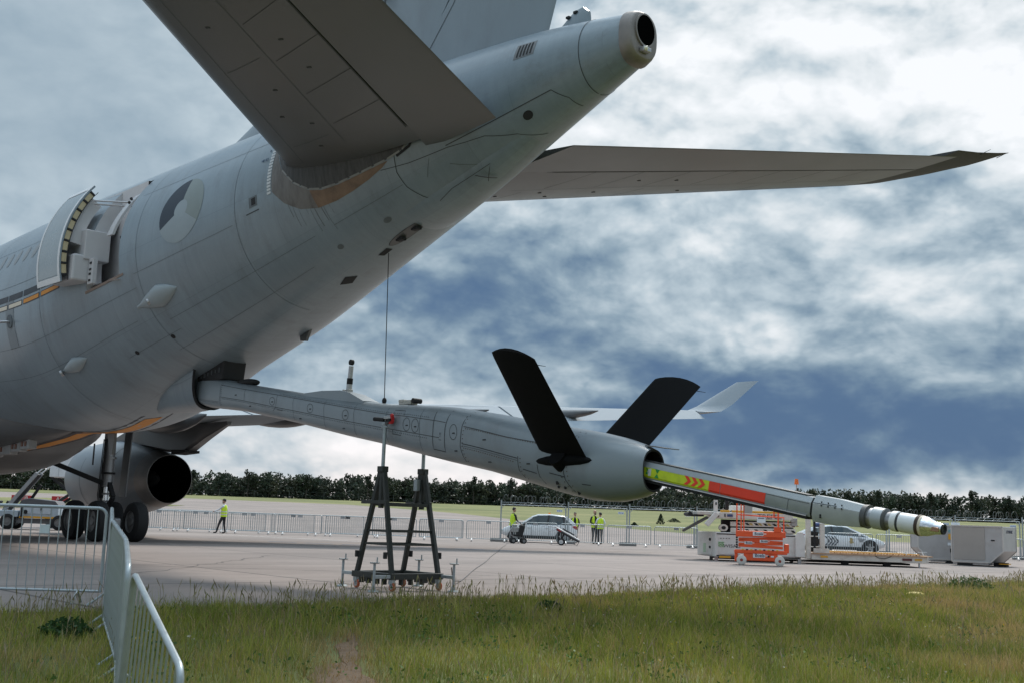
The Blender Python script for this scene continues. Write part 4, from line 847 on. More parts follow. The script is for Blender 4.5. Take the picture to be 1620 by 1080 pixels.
# root: dark joint, curved lip of the fuselage blister
bseam([(45.42, 0.98), (45.28, 0.6), (45.24, -0.2), (45.32, -0.75), (45.5, -0.98)], 0.02)
rings = []
for a, hw, zb in ((42.9, 0.05, 3.42), (43.3, 0.32, 3.42), (43.9, 0.48, 3.40), (44.5, 0.55, 3.39), (45.0, 0.56, 3.40), (45.35, 0.54, 3.43)):
    c, h, ww = sec(a); zt = c - h + 0.5; rg = []
    for j in range(21):
        t = math.pi * j / 20; cs, sn = math.cos(t), math.sin(t); rg.append(Vector((a + (0.30 * (1 - sn) if a > 45.2 else 0), hw * abs(cs) ** 0.75 * (1 if cs >= 0 else -1), zt - (zt - zb) * sn ** 0.7)))
    rings.append(rg)
mb = MB(); mb.loft(rings, cap=False, closed=False); bf_ = part(mb, 'boom_root_fairing', GREY, smooth=50)
mb = MB(); ribbon(mb, [v_ + Vector((0.01, 0, 0)) for v_ in rings[-1]], [Vector((1, 0, 0))] * 21, 0.06); part(mb, 'fairing_lip', DARK, bf_)
mb = MB(); mb.prism([(45.25, 4.0), (46.35, 4.0), (46.42, 4.45), (45.25, 4.2)], 'y', -0.27, 0.27); part(mb, 'boom_well', DARK, bevel=0.03)
mb = MB()
for k in range(6): mb.box((45.45 + 0.16 * k, -0.28, 4.10 + 0.02 * k), (0.05, 0.03, 0.07 + 0.03 * (k % 2)))
part(mb, 'well_hinge', SEAM, kind='stuff')
mb = MB(); mb.ball((47.0, 0, 3.90), 0.42, 14, 8, (0.95, 0.40, 0.20)); bp(mb, 'boom_saddle', DARK, smooth=60)
# top fairing, lifting actuator, hoist eye, latch block
mb = MB(); rings = []
for a, d_ in ((49.5, 0.0), (50.1, 0.09), (50.7, 0.14), (51.0, 0.12), (51.45, 0.0)):
    t = lerp(a, BA, BT); rings.append([Vector((a, y, t + z)) for y, z in ((-0.21, -0.06), (-0.20, d_), (-0.05, d_ + 0.01), (0.16, d_ * 0.9), (0.2, -0.06))])
mb.loft(rings); bp(mb, 'top_fairing', BOOMP, smooth=30)
mb = MB(); mb.tube((50.70, 0, 3.44), (50.71, 0, 3.66), 0.055, n=14); mb.tube((50.715, 0, 3.74), (50.735, 0, 3.98), 0.045, n=14); act = bp(mb, 'lift_actuator', STEEL, smooth=40)
mb = MB(); mb.tube((50.71, 0, 3.64), (50.718, 0, 3.75), 0.058, n=14); bp(mb, 'actuator_band', BLACK, smooth=40)
mb = MB(); mb.tube((50.735, -0.03, 4.05), (50.735, 0.03, 4.05), 0.055, n=16); bp(mb, 'actuator_eye', BLACK, smooth=40)
mb = MB(); mb.box((50.69, 0, 3.44), (0.28, 0.22, 0.07)); mb.box((50.62, 0, 3.50), (0.06, 0.16, 0.08)); mb.box((50.80, -0.05, 3.50), (0.07, 0.1, 0.07)); bp(mb, 'actuator_mount', mat('mount_cream', (0.48, 0.46, 0.42), 0.5, var=0.1), bevel=0.01)
mb = MB(); mb.tube((51.82, 0, 3.30), (51.79, -0.05, 5.98), 0.0075, n=6); bp(mb, 'hoist_cable', BLACK)
mb = MB(); mb.ball((51.82, 0, 3.27), 0.05, 10, 8, (1, 0.8, 1.2)); bp(mb, 'hoist_eye', DARK, smooth=50)
mb = MB(); mb.box((52.52, 0, 3.20), (0.34, 0.16, 0.08)); mb.box((52.42, 0, 3.23), (0.14, 0.18, 0.05)); bp(mb, 'latch_block', MATS['mount_cream'], bevel=0.012)
mb = MB(); mb.tube((52.76, -0.09, 3.22), (52.76, 0.09, 3.22), 0.045, n=12); mb.tube((52.64, -0.06, 3.21), (52.64, 0.06, 3.21), 0.03, n=12); bp(mb, 'latch_roller', BLACK, smooth=40)
# ruddervators
for sg in (-1, 1):
    rings = []; rt = (Vector((56.34, sg * 0.44, 2.20)), Vector((57.30, sg * 0.44, 2.06))); tp = (Vector((56.62, sg * 1.76, 3.53)), Vector((57.52, sg * 1.79, 3.36)))
    spn = (tp[0] - rt[0]).normalized()
    for t in (0, 0.25, 0.5, 0.75, 0.96, 1.0):
        p0, p1 = rt[0].lerp(tp[0], t), rt[1].lerp(tp[1], t)
        if t == 1.0: pass
        ch = p1 - p0; nrm = ch.cross(spn).normalized(); k = 1.0 if t < 1 else 0.6
        fs = [0.5 - 0.5 * math.cos(math.pi * i / 10) for i in range(11)]
        bow = Vector((0, 0, 0.0))
        rg = [p0 + ch * f + nrm * foil(f, 0.11) * ch.length * k + spn * 0.10 * 4 * f * (1 - f) * (t ** 6) for f in fs] + [p0 + ch * f - nrm * foil(f, 0.11) * ch.length * k + spn * 0.10 * 4 * f * (1 - f) * (t ** 6) for f in reversed(fs[1:-1])]
        rings.append(rg)
    mb = MB(); mb.loft(rings); bp(mb, 'ruddervator', CARBON, smooth=50)
    mb = MB(); c = (rt[0] + rt[1]) / 2; mb.ball((c.x + 0.02, sg * 0.50, 2.10), 0.56, 16, 8, (1.0, 0.22, 0.16)); bp(mb, 'ruddervator_root', CARBON, smooth=60)
    mb = MB(); mb.tube((c.x, sg * 0.36, 1.98), (c.x, sg * 0.62, 2.16), 0.14, n=14); bp(mb, 'ruddervator_pivot', CARBON, smooth=50)
    mb = MB(); mb.tube(tp[1] - spn * 0.1, tp[1] + (tp[1] - tp[0]).normalized() * 0.16 - spn * 0.1, 0.006, 0.003, 5); bp(mb, 'static_wick', BLACK)
mb = MB(); mb.box((58.16, 0.10, 2.30), (0.34, 0.34, 0.012), rot=Matrix.Rotation(R(8), 3, 'Y')); bp(mb, 'mouth_lip', GREY_SHADE)
# telescopic tube
T0, T1 = Vector((57.0, 0, 2.150)), Vector((60.66, 0, 1.505))
td = (T1 - T0).normalized(); tu = Vector((0, 1, 0)).cross(td).normalized() * -1
if tu.z < 0: tu = -tu
def TP(a, y, h): t = (a - T0.x) / (T1.x - T0.x); return T0.lerp(T1, t) + Vector((0, y, 0)) + tu * h
def tsec(a, sc=1.0): return [TP(a, y * sc, h * sc) for y, h in ((-0.085, -0.115), (0.085, -0.115), (0.115, -0.06), (0.115, 0.06), (0.075, 0.125), (-0.075, 0.125), (-0.115, 0.06), (-0.115, -0.06))]
TUBEG = mat('tube_grey', (0.36, 0.385, 0.40), 0.35, 0.2, var=0.08, scale=4)
mb = MB(); mb.loft([tsec(57.0), tsec(60.66)]); TT = bp(mb, 'telescopic_tube', TUBEG, smooth=30)
mb = MB(); mb.loft([[TP(a, y, h) for y, h in ((-0.07, 0.125), (0.07, 0.125), (0.07, 0.145), (-0.07, 0.145))] for a in (57.3, 60.55)]); bp(mb, 'upper_rail', mat('rail_dark', (0.10, 0.10, 0.10), 0.5, 0.3))
mb = MB(); mb.loft([[TP(a, y, h) for y, h in ((-0.10, -0.112), (0.10, -0.112), (0.10, -0.150), (-0.10, -0.150))] for a in (57.3, 60.6)]); bp(mb, 'lower_rail', BLACK)
mb = MB(); mb.loft([[TP(a, y, h) for y, h in ((-0.117, -0.098), (-0.105, -0.098), (-0.105, -0.112), (-0.117, -0.112))] for a in (57.3, 60.6)]); bp(mb, 'rail_edge', ALU)
FLY = mat('fluorescent_yellow', (0.62, 0.74, 0.02), 0.5, var=0.08, scale=9, dirt=((0.3, 0.33, 0.05), 0.4), dscale=7)
FLR = mat('fluorescent_red', (0.86, 0.055, 0.022), 0.5, var=0.08, scale=6)
GRN = mat('marker_green', (0.02, 0.30, 0.06), 0.5, var=0.1)
def band(a0, a1, name, m, off=0.004, h0=-0.085, h1=0.055):
    for sg in (-1, 1):
        mb = MB(); y = 0.115 + off
        def P(a, h): return TP(a, sg * (y - (0.036 * max(0, (-h - 0.06) / 0.055) if h < -0.06 else 0)), h)
        hs_ = [h0, -0.06, h1] if h0 < -0.06 else [h0, h1]
        mb.add([P(a, h) for a in (a0, a1) for h in hs_], [(i, i + 1, len(hs_) + i + 1, len(hs_) + i) for i in range(len(hs_) - 1)]); bp(mb, name, m)
band(57.8, 59.13, 'yellow_band', FLY); band(59.13, 59.31, 'red_band', FLR); band(59.318, 60.0, 'red_band', FLR)
for k in range(3):   # chevrons
    a = 58.80 + k * 0.115
    for sg in (-1, 1):
        mb = MB(); y = sg * 0.1225
        P = [TP(a + da, y, h) for da, h in ((-0.075, 0.055), (-0.015, 0.055), (0.045, -0.005), (-0.015, -0.06), (-0.075, -0.06), (-0.015, -0.005))]
        mb.add(P, [(0, 1, 2, 5), (5, 2, 3, 4)]); bp(mb, 'chevron', FLR)
for sg in (-1, 1):
    y = sg * 0.1225; a = 58.25
    mb = MB(); mb.add([TP(a + da, y, h) for da, h in ((-0.03, 0.055), (0.05, 0.055), (0.01, -0.003), (0.05, -0.06), (-0.03, -0.06))], [(0, 1, 2), (2, 3, 4)]); bp(mb, 'green_mark', GRN)
    mb = MB(); mb.add([TP(a - 0.19 + da, y, h) for da, h in ((0, 0.045), (0.02, 0.045), (0.06, 0.0), (0.03, -0.04), (0.0, -0.03), (0.02, 0.0))], [(0, 1, 2, 5), (5, 2, 3, 4)]); bp(mb, 'green_mark', GRN)
    mb = MB(); mb.add([TP(a - 0.13 + da, y, h) for da, h in ((-0.02, 0.04), (0.03, 0.05), (0.035, -0.05), (-0.01, -0.055), (-0.03, 0))], [(0, 1, 2, 3, 4)]); bp(mb, 'white_mark', WHITE)
mb = MB(); ribbon(mb, [TP(a, -0.119, h) for a, h in ((60.0, 0.05), (60.3, 0.045), (60.62, 0.045))], [Vector((0, -1, 0))] * 3, 0.006); ribbon(mb, [TP(60.33, -0.119, h) for h in (0.04, -0.10)], [Vector((0, -1, 0))] * 2, 0.006); bp(mb, 'panel_seam', SEAM)
# nozzle end
NP = (Vector((60.66, 0, 1.508)), Vector((62.24, 0, 1.300)))
nd_ = (NP[1] - NP[0]).normalized(); nu = Vector((-nd_.z, 0, nd_.x))
def NQ(a, y, h): t = (a - NP[0].x) / (NP[1].x - NP[0].x); return NP[0].lerp(NP[1], t) + Vector((0, y, 0)) + nu * h
def nlathe(prof, n=24): mb = MB(); mb.loft([[NQ(a, r_ * math.cos(2 * math.pi * j / n), r_ * math.sin(2 * math.pi * j / n)) for j in range(n)] for a, r_ in prof]); return mb
def nbox(a, wt, wb, ht, hb): return [NQ(a, y, h) for y, h in ((-wb, -hb * 0.5), (-wb * 0.7, -hb), (wb * 0.7, -hb), (wb, -hb * 0.5), (wt, ht * 0.35), (wt * 0.55, ht), (-wt * 0.55, ht), (-wt, ht * 0.35))]
NZG = mat('nozzle_housing', (0.42, 0.44, 0.45), 0.35, 0.15, var=0.07, scale=5)
mb = MB(); mb.loft([nbox(60.68, 0.13, 0.13, 0.155, 0.165), nbox(61.0, 0.13, 0.13, 0.15, 0.165), nbox(61.12, 0.125, 0.125, 0.14, 0.15), nbox(61.30, 0.115, 0.115, 0.125, 0.135)]); bp(mb, 'nozzle_housing', NZG, smooth=30)
mb = MB(); ribbon(mb, [NQ(a, -0.1335 + (0.012 if a > 61.1 else 0) * (a - 61) , 0.065) for a in (60.69, 61.0)], [Vector((0, -1, 0))] * 2, 0.008); bp(mb, 'panel_seam', SEAM)
for k in range(4):
    for dh in (0.085, 0.045): mb = MB(); mb.box(NQ(60.80 + k * 0.09, -0.134, dh), (0.014, 0.01, 0.02)); bp(mb, 'fastener', SEAM)
for dh in (-0.07, -0.095): mb = MB(); mb.tube(NQ(60.80, -0.125, dh), NQ(60.80, -0.14, dh), 0.012, n=8); bp(mb, 'drain_hole', DARK)
mb = MB(); mb.loft([tsec(60.645, 1.02), tsec(60.675, 1.02)]); bp(mb, 'joint_gap', BLACK)
bp(nlathe([(61.30, 0.135), (61.36, 0.14), (61.36, 0.10)]), 'flange', mat('flange_dark', (0.11, 0.11, 0.11), 0.5, 0.4, var=0.2), smooth=30)
bp(nlathe([(61.36, 0.105), (61.43, 0.11), (61.44, 0.10)]), 'ball_joint', STEEL, smooth=30)
bp(nlathe([(61.43, 0.128), (61.56, 0.128)]), 'swivel_collar', NZG, smooth=30)
bp(nlathe([(61.56, 0.125), (61.575, 0.128), (61.60, 0.09)]), 'swivel_ring', MATS['flange_dark'], smooth=30)
bp(nlathe([(61.58, 0.09), (61.66, 0.105), (61.68, 0.11)]), 'swivel_joint', STEEL, smooth=30)
bp(nlathe([(61.66, 0.115), (61.72, 0.118), (61.73, 0.112)]), 'sleeve_ring', WHITE, smooth=30)
bp(nlathe([(61.73, 0.112), (61.745, 0.106), (61.76, 0.112)]), 'sleeve_groove', SEAM, smooth=30)
bp(nlathe([(61.76, 0.112), (61.96, 0.112)]), 'sleeve', WHITE, smooth=30)
bp(nlathe([(61.96, 0.116), (61.98, 0.122), (62.0, 0.116)]), 'seal_ring', mat('seal_brown', (0.05, 0.03, 0.02), 0.6), smooth=30)
bp(nlathe([(62.0, 0.114), (62.015, 0.118), (62.03, 0.112)]), 'cream_ring', CREAM, smooth=30)
mb = nlathe([(62.03, 0.11), (62.08, 0.106), (62.14, 0.085), (62.17, 0.072), (62.25, 0.060)]); bp(mb, 'nozzle_tip', mat('polished_nozzle', (0.72, 0.72, 0.74), 0.16, 0.95, var=0.05), smooth=50)
bp(nlathe([(62.25, 0.06), (62.27, 0.058), (62.27, 0.04), (62.2, 0.035)]), 'nozzle_lip', DARK, smooth=40)
mb = MB(); mb.box(NQ(62.17, -0.068, -0.012), (0.13, 0.02, 0.05), rot=Matrix.Rotation(R(7), 3, 'Y')); bp(mb, 'nozzle_window', mat('copper_part', (0.35, 0.20, 0.13), 0.4, 0.5, var=0.2), bevel=0.006)
# ------------------------------------------------------------------ boom trestle
OLIVE = mat('trestle_dark_green', (0.022, 0.026, 0.022), 0.55, var=0.2, scale=8, dirt=((0.07, 0.065, 0.055), 0.4), dscale=9)
GALV = mat('galvanised_steel', (0.36, 0.40, 0.415), 0.45, 0.55, var=0.16, scale=7, bump=0.05, bscale=90)
ORUB = mat('castor_orange', (0.42, 0.09, 0.03), 0.6, var=0.15)
RED = mat('red_strap', (0.55, 0.02, 0.02), 0.6, var=0.1)
tr = tag(empty('boom_trestle', AW(52.45, 0.0, 0.0), HEAD), 'dark green steel trestle on castors propping up the refuelling boom', 'trestle')
def tb_(mb, name, m, **k): return mb.build(name, m, tr, **k)
for sy in (-1, 1):
    ap = Vector((0.02, sy * 0.44, 2.02))
    for sx in (-1, 1):
        mb = MB(); mb.beam((sx * 0.50, sy * 0.50, 0.22), ap + Vector((sx * 0.045, 0, 0)), 0.075, 0.075); tb_(mb, 'leg', OLIVE, bevel=0.008)
        mb = MB(); mb.beam((sx * 0.20, sy * 0.46, 1.42), ap + Vector((sx * 0.02, 0, -0.1)), 0.05, 0.05); tb_(mb, 'brace', OLIVE)
    mb = MB(); mb.box(ap + Vector((0, 0, 0.0)), (0.16, 0.13, 0.10)); mb.box(ap + Vector((0, 0, -0.34)), (0.075, 0.075, 0.64)); tb_(mb, 'post_socket', OLIVE, bevel=0.01)
    zt = 2.80 if sy < 0 else 2.52
    mb = MB(); mb.tube(ap + Vector((0, 0, -0.1)), Vector((0.02, sy * 0.44, zt)), 0.032, n=14); tb_(mb, 'screw_post', GALV, smooth=40)
    mb = MB(); mb.box((0.02, sy * 0.44, zt), (0.09, 0.09, 0.05)); mb.box((0.02, sy * 0.44, zt - 0.06), (0.16, 0.05, 0.02)); tb_(mb, 'post_head', GALV, bevel=0.006)
    mb = MB(); mb.beam((-0.46, sy * 0.485, 1.46), (0.46 - 0.22, sy * 0.47, 1.46), 0.06, 0.06); tb_(mb, 'tie_bar', OLIVE, bevel=0.006)
    for z in (0.98, 0.76):
        k = (z - 0.22) / 1.8; x = 0.5 * (1 - k) + 0.045 * k; mb = MB(); mb.beam((-x, sy * (0.5 - 0.06 * k), z), (x, sy * (0.5 - 0.06 * k), z), 0.035, 0.035); tb_(mb, 'rung', OLIVE)
for sx in (-1, 1):
    mb = MB(); mb.beam((sx * 0.20, -0.47, 1.43), (sx * 0.20, 0.47, 1.43), 0.07, 0.06); tb_(mb, 'tie_bar', OLIVE, bevel=0.006)
    for z in (0.98, 0.76):
        k = (z - 0.22) / 1.8; x = sx * (0.5 * (1 - k) + 0.045 * k); mb = MB(); mb.beam((x, -0.48, z), (x, 0.48, z), 0.035, 0.035); tb_(mb, 'rung', OLIVE)
    mb = MB(); mb.beam((sx * 0.52, -0.56, 0.24), (sx * 0.52, 0.56, 0.24), 0.09, 0.10); tb_(mb, 'base_rail', OLIVE, bevel=0.008)
    mb = MB(); mb.beam((-0.475, sx * 0.52, 0.24), (0.475, sx * 0.52, 0.24), 0.09, 0.10); tb_(mb, 'base_rail', OLIVE, bevel=0.008)
    for t in (-0.22, 0.22):
        for e in (-0.10, 0.10):
            mb = MB(); mb.box((t + e, sx * 0.52, 0.145), (0.035, 0.09, 0.09)); tb_(mb, 'fork_pocket_side', OLIVE)
            mb = MB(); mb.box((sx * 0.52, t + e, 0.145), (0.09, 0.035, 0.09)); tb_(mb, 'fork_pocket_side', OLIVE)
for sx in (-1, 1):
    for sy in (-1, 1):
        mb = MB(); mb.box((sx * 0.50, sy * 0.50, 0.155), (0.10, 0.07, 0.08)); mb.beam((sx * 0.50 - 0.04, sy * 0.50, 0.15), (sx * 0.50 + 0.02, sy * 0.50, 0.07), 0.075, 0.02, upv=(1, 0, 0)); tb_(mb, 'castor_fork', GALV, bevel=0.006)
        wheel((sx * 0.50 + 0.02, sy * 0.50, 0.075), (0, 1, 0), 0.075, 0.045, ORUB, STEEL, tr, lambda mb, nm, m, par, **k: mb.build('castor_' + nm, m, par, **k), hubk=0.6, n=18)
        mb = MB(); mb.box((sx * 0.40, sy * 0.585, 0.58), (0.06, 0.05, 0.11)); tb_(mb, 'lock_box', BLACK, bevel=0.008)
        d = Vector((sx * 0.0, sy * 1.0, 0)) if sx * sy < 0 else Vector((sx, 0, 0))
        b = Vector((sx * 0.52, sy * 0.52, 0.24)); e = b + d * 0.36
        mb = MB(); mb.beam(b, e, 0.05, 0.055); tb_(mb, 'outrigger', GALV, bevel=0.004)
        mb = MB(); mb.tube((e.x, e.y, 0.03), (e.x, e.y, 0.46), 0.022, n=10); tb_(mb, 'jack_screw', GALV, smooth=40)
        mb = MB(); mb.tube((e.x, e.y, 0.004), (e.x, e.y, 0.028), 0.095, 0.075, n=18); mb.tube((e.x, e.y, 0.02), (e.x, e.y, 0.09), 0.035, n=12); tb_(mb, 'jack_foot', GALV, smooth=40)
        mb = MB(); mb.tube((e.x, e.y, 0.455), (e.x, e.y, 0.475), 0.075, 0.085, n=18); mb.tube((e.x + 0.065, e.y, 0.47), (e.x + 0.065, e.y, 0.56), 0.012, n=8); tb_(mb, 'hand_wheel', GALV, smooth=40)
mb = MB(); mb.beam((0.02, -0.44, 2.84), (0.02, -0.40, 2.93), 0.05, 0.05); mb.beam((0.02, -0.47, 2.90), (0.12, -0.40, 2.90), 0.05, 0.05); tb_(mb, 'cradle_bracket', STEEL, bevel=0.006)
mb = MB(); mb.tube((-0.22, -0.50, 2.885), (0.02, -0.46, 2.865), 0.036, n=12); tb_(mb, 'cradle_grip', BLACK, smooth=40)
mb = MB(); mb.ball((0.15, -0.40, 2.94), 0.042, 12, 8, (1.1, 0.6, 0.8)); mb.box((0.15, -0.39, 2.87), (0.05, 0.05, 0.11)); mb.box((0.13, -0.40, 2.82), (0.07, 0.05, 0.05)); tb_(mb, 'safety_clamp', RED, bevel=0.01)
mb = MB(); mb.box((0.10, -0.42, 2.86), (0.10, 0.06, 0.05)); tb_(mb, 'clamp_pad', BLACK)
mb = MB(); mb.box((-0.03, 0.36, 1.78), (0.10, 0.08, 0.20)); tb_(mb, 'gear_box', GALV, bevel=0.008)
# grounding wire across the concrete
mb = MB(); P = [Vector((-0.95, 20.9, 0.35)), Vector((-0.93, 21.2, 0.10))] + [Vector((-0.93 + 0.06 * k + 0.02 * math.sin(k * 1.3), 21.2 + 40 * (k / 18) ** 1.1, 0.012)) for k in range(1, 19)]
mb.pipe(P, 0.012, 5); tag(mb.build('grounding_wire', mat('wire_grey', (0.13, 0.12, 0.115), 0.7)), 'thin grey grounding wire running across the concrete from the boom trestle', 'wire')

# ------------------------------------------------------------------ crowd barriers
def barrier_frame(mb, Lb, h, r=0.021):
    c = 0.10; pts = [(0, 0, 0.16), (0, 0, h - c)] + [(c - c * math.cos(t), 0, h - c + c * math.sin(t)) for t in np.linspace(0.2, math.pi / 2, 5)]
    pts += [(Lb - c + c * math.sin(t), 0, h - c + c * math.cos(t)) for t in np.linspace(0, math.pi / 2 - 0.2, 5)] + [(Lb, 0, h - c), (Lb, 0, 0.16)]
    mb.pipe(pts, r, 8); mb.tube((0, 0, 0.17), (Lb, 0, 0.17), r * 0.8, n=8)
def barrier_feet(mb, Lb, r=0.016):
    for x in (0.28, Lb - 0.28): mb.pipe([(x, -0.30, 0.02), (x, 0, 0.17), (x, 0.30, 0.02)], r, 6)
def near_barrier(p0, p1, label, plate=None, h=1.20):
    p0, p1 = Vector(p0), Vector(p1); d = p1 - p0; Lb = d.xy.length; root = empty('crowd_barrier', p0, math.atan2(d.y, d.x)); root['slope'] = 0
    root.rotation_euler = (0, -math.atan2(d.z, Lb), math.atan2(d.y, d.x)); del root['slope']
    mb = MB(); barrier_frame(mb, Lb, h); mb.build('frame', GALV, root, smooth=50)
    
    for x in (0.28, Lb - 0.28): mb = MB(); mb.pipe([(x, -0.20, 0.02), (x, 0, 0.17), (x, 0.20, 0.02)], 0.016, 6); mb.build('foot', GALV, root, smooth=50)
    n = int(Lb / (0.112 if plate else 0.145)); bar = None
    for i in range(1, n):
        x = Lb * i / n
        if bar is None:
            mb = MB(); mb.tube((0, 0, 0.17), (0, 0, h), 0.0075, n=6); bar = mb.build('bar', GALV, root, smooth=50); bar.location = (x, 0, 0)
        else:
            c = bar.copy(); COL.objects.link(c); c.parent = root; c.location = (x, 0, 0)
    mb = MB(); mb.box((-0.03, 0, h - 0.18), (0.05, 0.03, 0.05)); mb.box((-0.03, 0, 0.45), (0.05, 0.03, 0.05)); mb.build('hook', GALV, root)
    if plate: mb = MB(); mb.box((plate, -0.012, 0.92), (0.12, 0.008, 0.11)); mb.build('name_plate', mat('plate_pale', (0.55, 0.62, 0.63), 0.5, var=0.1), root, bevel=0.003)
    return tag(root, label, 'barrier', 'galvanised barriers beside the grass')
near_barrier((-7.35, 14.45, 0.01), (-5.06, 14.62, 0.01), 'galvanised crowd barrier with a small plate, standing square-on beneath the fuselage', plate=1.55)
J = [(-5.03, 14.70, 0.02), (-4.23, 12.40, -0.105), (-3.34, 10.20, -0.25), (-2.59, 8.00, -0.355), (-1.73, 6.25, -0.77)]
NL = ['galvanised barrier farthest from the viewer in the slanting row, touching the square-on one', 'second barrier of the slanting row, counted from the square-on one', 'third barrier of the slanting row, its rail kinked at the joint above the grass', 'nearest barrier of the slanting row, its rounded end low in the grass']
for i in range(4):
    a, b = Vector(J[i]), Vector(J[i + 1]); d = (b - a).normalized() * 0.03; near_barrier(a + d, b - d, NL[i])
mb = MB(); barrier_frame(mb, 2.3, 1.1, 0.022)
FB = mb.build('crowd_barrier', GALV, smooth=50); tag(FB, 'galvanised crowd barrier in the long row across the concrete beyond the aircraft', 'barrier', 'long row of barriers across the concrete')
mb = MB()
for i in range(1, 20): mb.tube((2.3 * i / 20, 0, 0.17), (2.3 * i / 20, 0, 1.1), 0.011, n=5, cap=False)
bars = mb.build('infill_bars', GALV, FB, smooth=50)
mb = MB(); mb.box((0.28, 0, 0.085), (0.10, 0.6, 0.025)); mb.beam((0.28, -0.28, 0.03), (0.28, 0, 0.17), 0.05, 0.03); mb.beam((2.02, -0.28, 0.03), (2.02, 0, 0.17), 0.05, 0.03); mb.box((2.02, 0, 0.085), (0.10, 0.6, 0.025)); mb.build('foot', mat('foot_white', (0.62, 0.62, 0.62), 0.5, 0.2), FB)
ORD = ['first', 'second', 'third', 'fourth', 'fifth', 'sixth', 'seventh', 'eighth', 'ninth', 'tenth', 'eleventh', 'twelfth', 'thirteenth', 'fourteenth', 'fifteenth']
def far_row(x0, y0, x1, y1, first, label, grp, plates=0.3):
    d = Vector((x1 - x0, y1 - y0)); n = int(d.length / 2.34); ang = math.atan2(d.y, d.x)
    for i in range(n):
        o = FB if (first and i == 0) else copy_tree(FB)
        o.location = (x0 + d.x * i / n, y0 + d.y * i / n + random.uniform(-0.12, 0.12), 0); o.rotation_euler = (0, 0, ang + random.uniform(-0.03, 0.03))
        o['label'] = ORD[i] + ' ' + label; o['group'] = grp
        if random.random() < plates:
            mb = MB(); mb.box((1.15, -0.03, 1.02), (0.26, 0.012, 0.12)); mb.build('name_plate', mat('plate_grey', (0.35, 0.36, 0.37), 0.5), o)
far_row(-22.0, 61.0, 10.4, 61.2, True, 'barrier of the long front row, counted from the main wheels to the loader', 'long row of barriers across the concrete')
far_row(-20.6, 62.3, -2.0, 62.3, False, 'barrier of the row just behind the long one, counted from the main wheels', 'second row of barriers behind the long one')
far_row(17.2, 61.5, 31.5, 58.0, False, 'barrier beyond the loader platform, counted from the second white car to the containers', 'barriers beyond the cargo loader', 0.5)

# ------------------------------------------------------------------ mobile fence with razor wire
WIRE = mat('razor_wire', (0.22, 0.24, 0.235), 0.45, 0.6, var=0.1)
BLOCK = mat('concrete_block', (0.20, 0.195, 0.19), 0.9, var=0.2, scale=5)
SIGN = mat('sign_white', (0.70, 0.74, 0.78), 0.5, var=0.03); SIGNB = mat('sign_blue', (0.10, 0.22, 0.42), 0.5)
def fence_panel(x, y, ang, Lp, label):
    root = tag(empty('mobile_fence', (x, y, H(x, y) if y > 75 else 0), ang), label, 'fence', 'security fence panels topped with razor wire')
    for px_ in (0.07, Lp - 0.07): mb = MB(); mb.tube((px_, 0, 0.05), (px_, 0, 2.28 if px_ < 1 else 2.05), 0.038, n=8); mb.build('post', GALV, root, smooth=50)
    mb = MB(); mb.tube((0.07, 0, 2.03), (Lp - 0.07, 0, 2.03), 0.022, n=6); mb.build('top_rail', GALV, root, smooth=50)
    mb = MB(); mb.tube((0.07, 0, 2.16), (Lp - 0.07, 0, 2.16), 0.010, n=5); mb.build('support_wire', GALV, root)
    for sx, px_ in ((1, 0.07), (-1, Lp - 0.07)): mb = MB(); mb.beam((px_, 0, 1.80), (px_ + sx * 0.20, 0, 2.03), 0.03, 0.03); mb.build('gusset', GALV, root)
    turns = 12; P = []
    rr_ = 0.23
    for i in range(turns * 16 + 1):
        t = 2 * math.pi * i / 16; k = i / (turns * 16); wob = rr_ * (1 + 0.18 * math.sin(k * 37 + x) + 0.12 * math.sin(k * 91 + 2 * x)); P.append((0.25 + (Lp - 0.5) * k + 0.85 * wob * math.cos(t) + 0.10 * math.sin(k * 23 + x), 0.55 * wob * math.cos(t + 0.4), 2.30 + wob * math.sin(t)))
    mb = MB(); mb.pipe(P, 0.009, 4); mb.build('razor_coil', WIRE, root)
    mb = MB(); mb.box((0.0, 0, 0.10), (0.95, 0.32, 0.20)); mb.build('base_block', BLOCK, root, bevel=0.02)
    mb = MB(); mb.box((Lp - 0.42, -0.05, 1.78), (0.32, 0.012, 0.13)); sg_ = mb.build('fence_sign', SIGN, root)
    mb = MB()
    for k in range(3): mb.box((Lp - 0.52 + k * 0.10, -0.058, 1.78), (0.07, 0.004, 0.05))
    mb.build('sign_print', SIGNB, sg_)
    return root
fx = [(-0.35, 63.4), (3.35, 63.3), (6.75, 63.6), (10.45, 63.4), (14.0, 63.8), (17.6, 64.0), (21.1, 63.6), (24.5, 62.9), (27.9, 62.3), (31.3, 61.7)]
FL = ['razor wire fence panel at the open end, behind the front of the white car', 'razor wire fence panel behind the rear of the white car', 'razor wire fence panel beside the three people standing together', 'razor wire fence panel just before the cargo loader', 'razor wire fence panel hidden behind the cargo loader', 'razor wire fence panel above the roof of the second white car', 'razor wire fence panel beneath the white nozzle tip of the boom', 'razor wire fence panel above the yellow-labelled metal container', 'razor wire fence panel above the bigger metal container at the frame edge']
for i in range(9):
    a, b = Vector(fx[i]), Vector(fx[i + 1]); fence_panel(a.x, a.y, math.atan2(b.y - a.y, b.x - a.x), (b - a).length, FL[i])

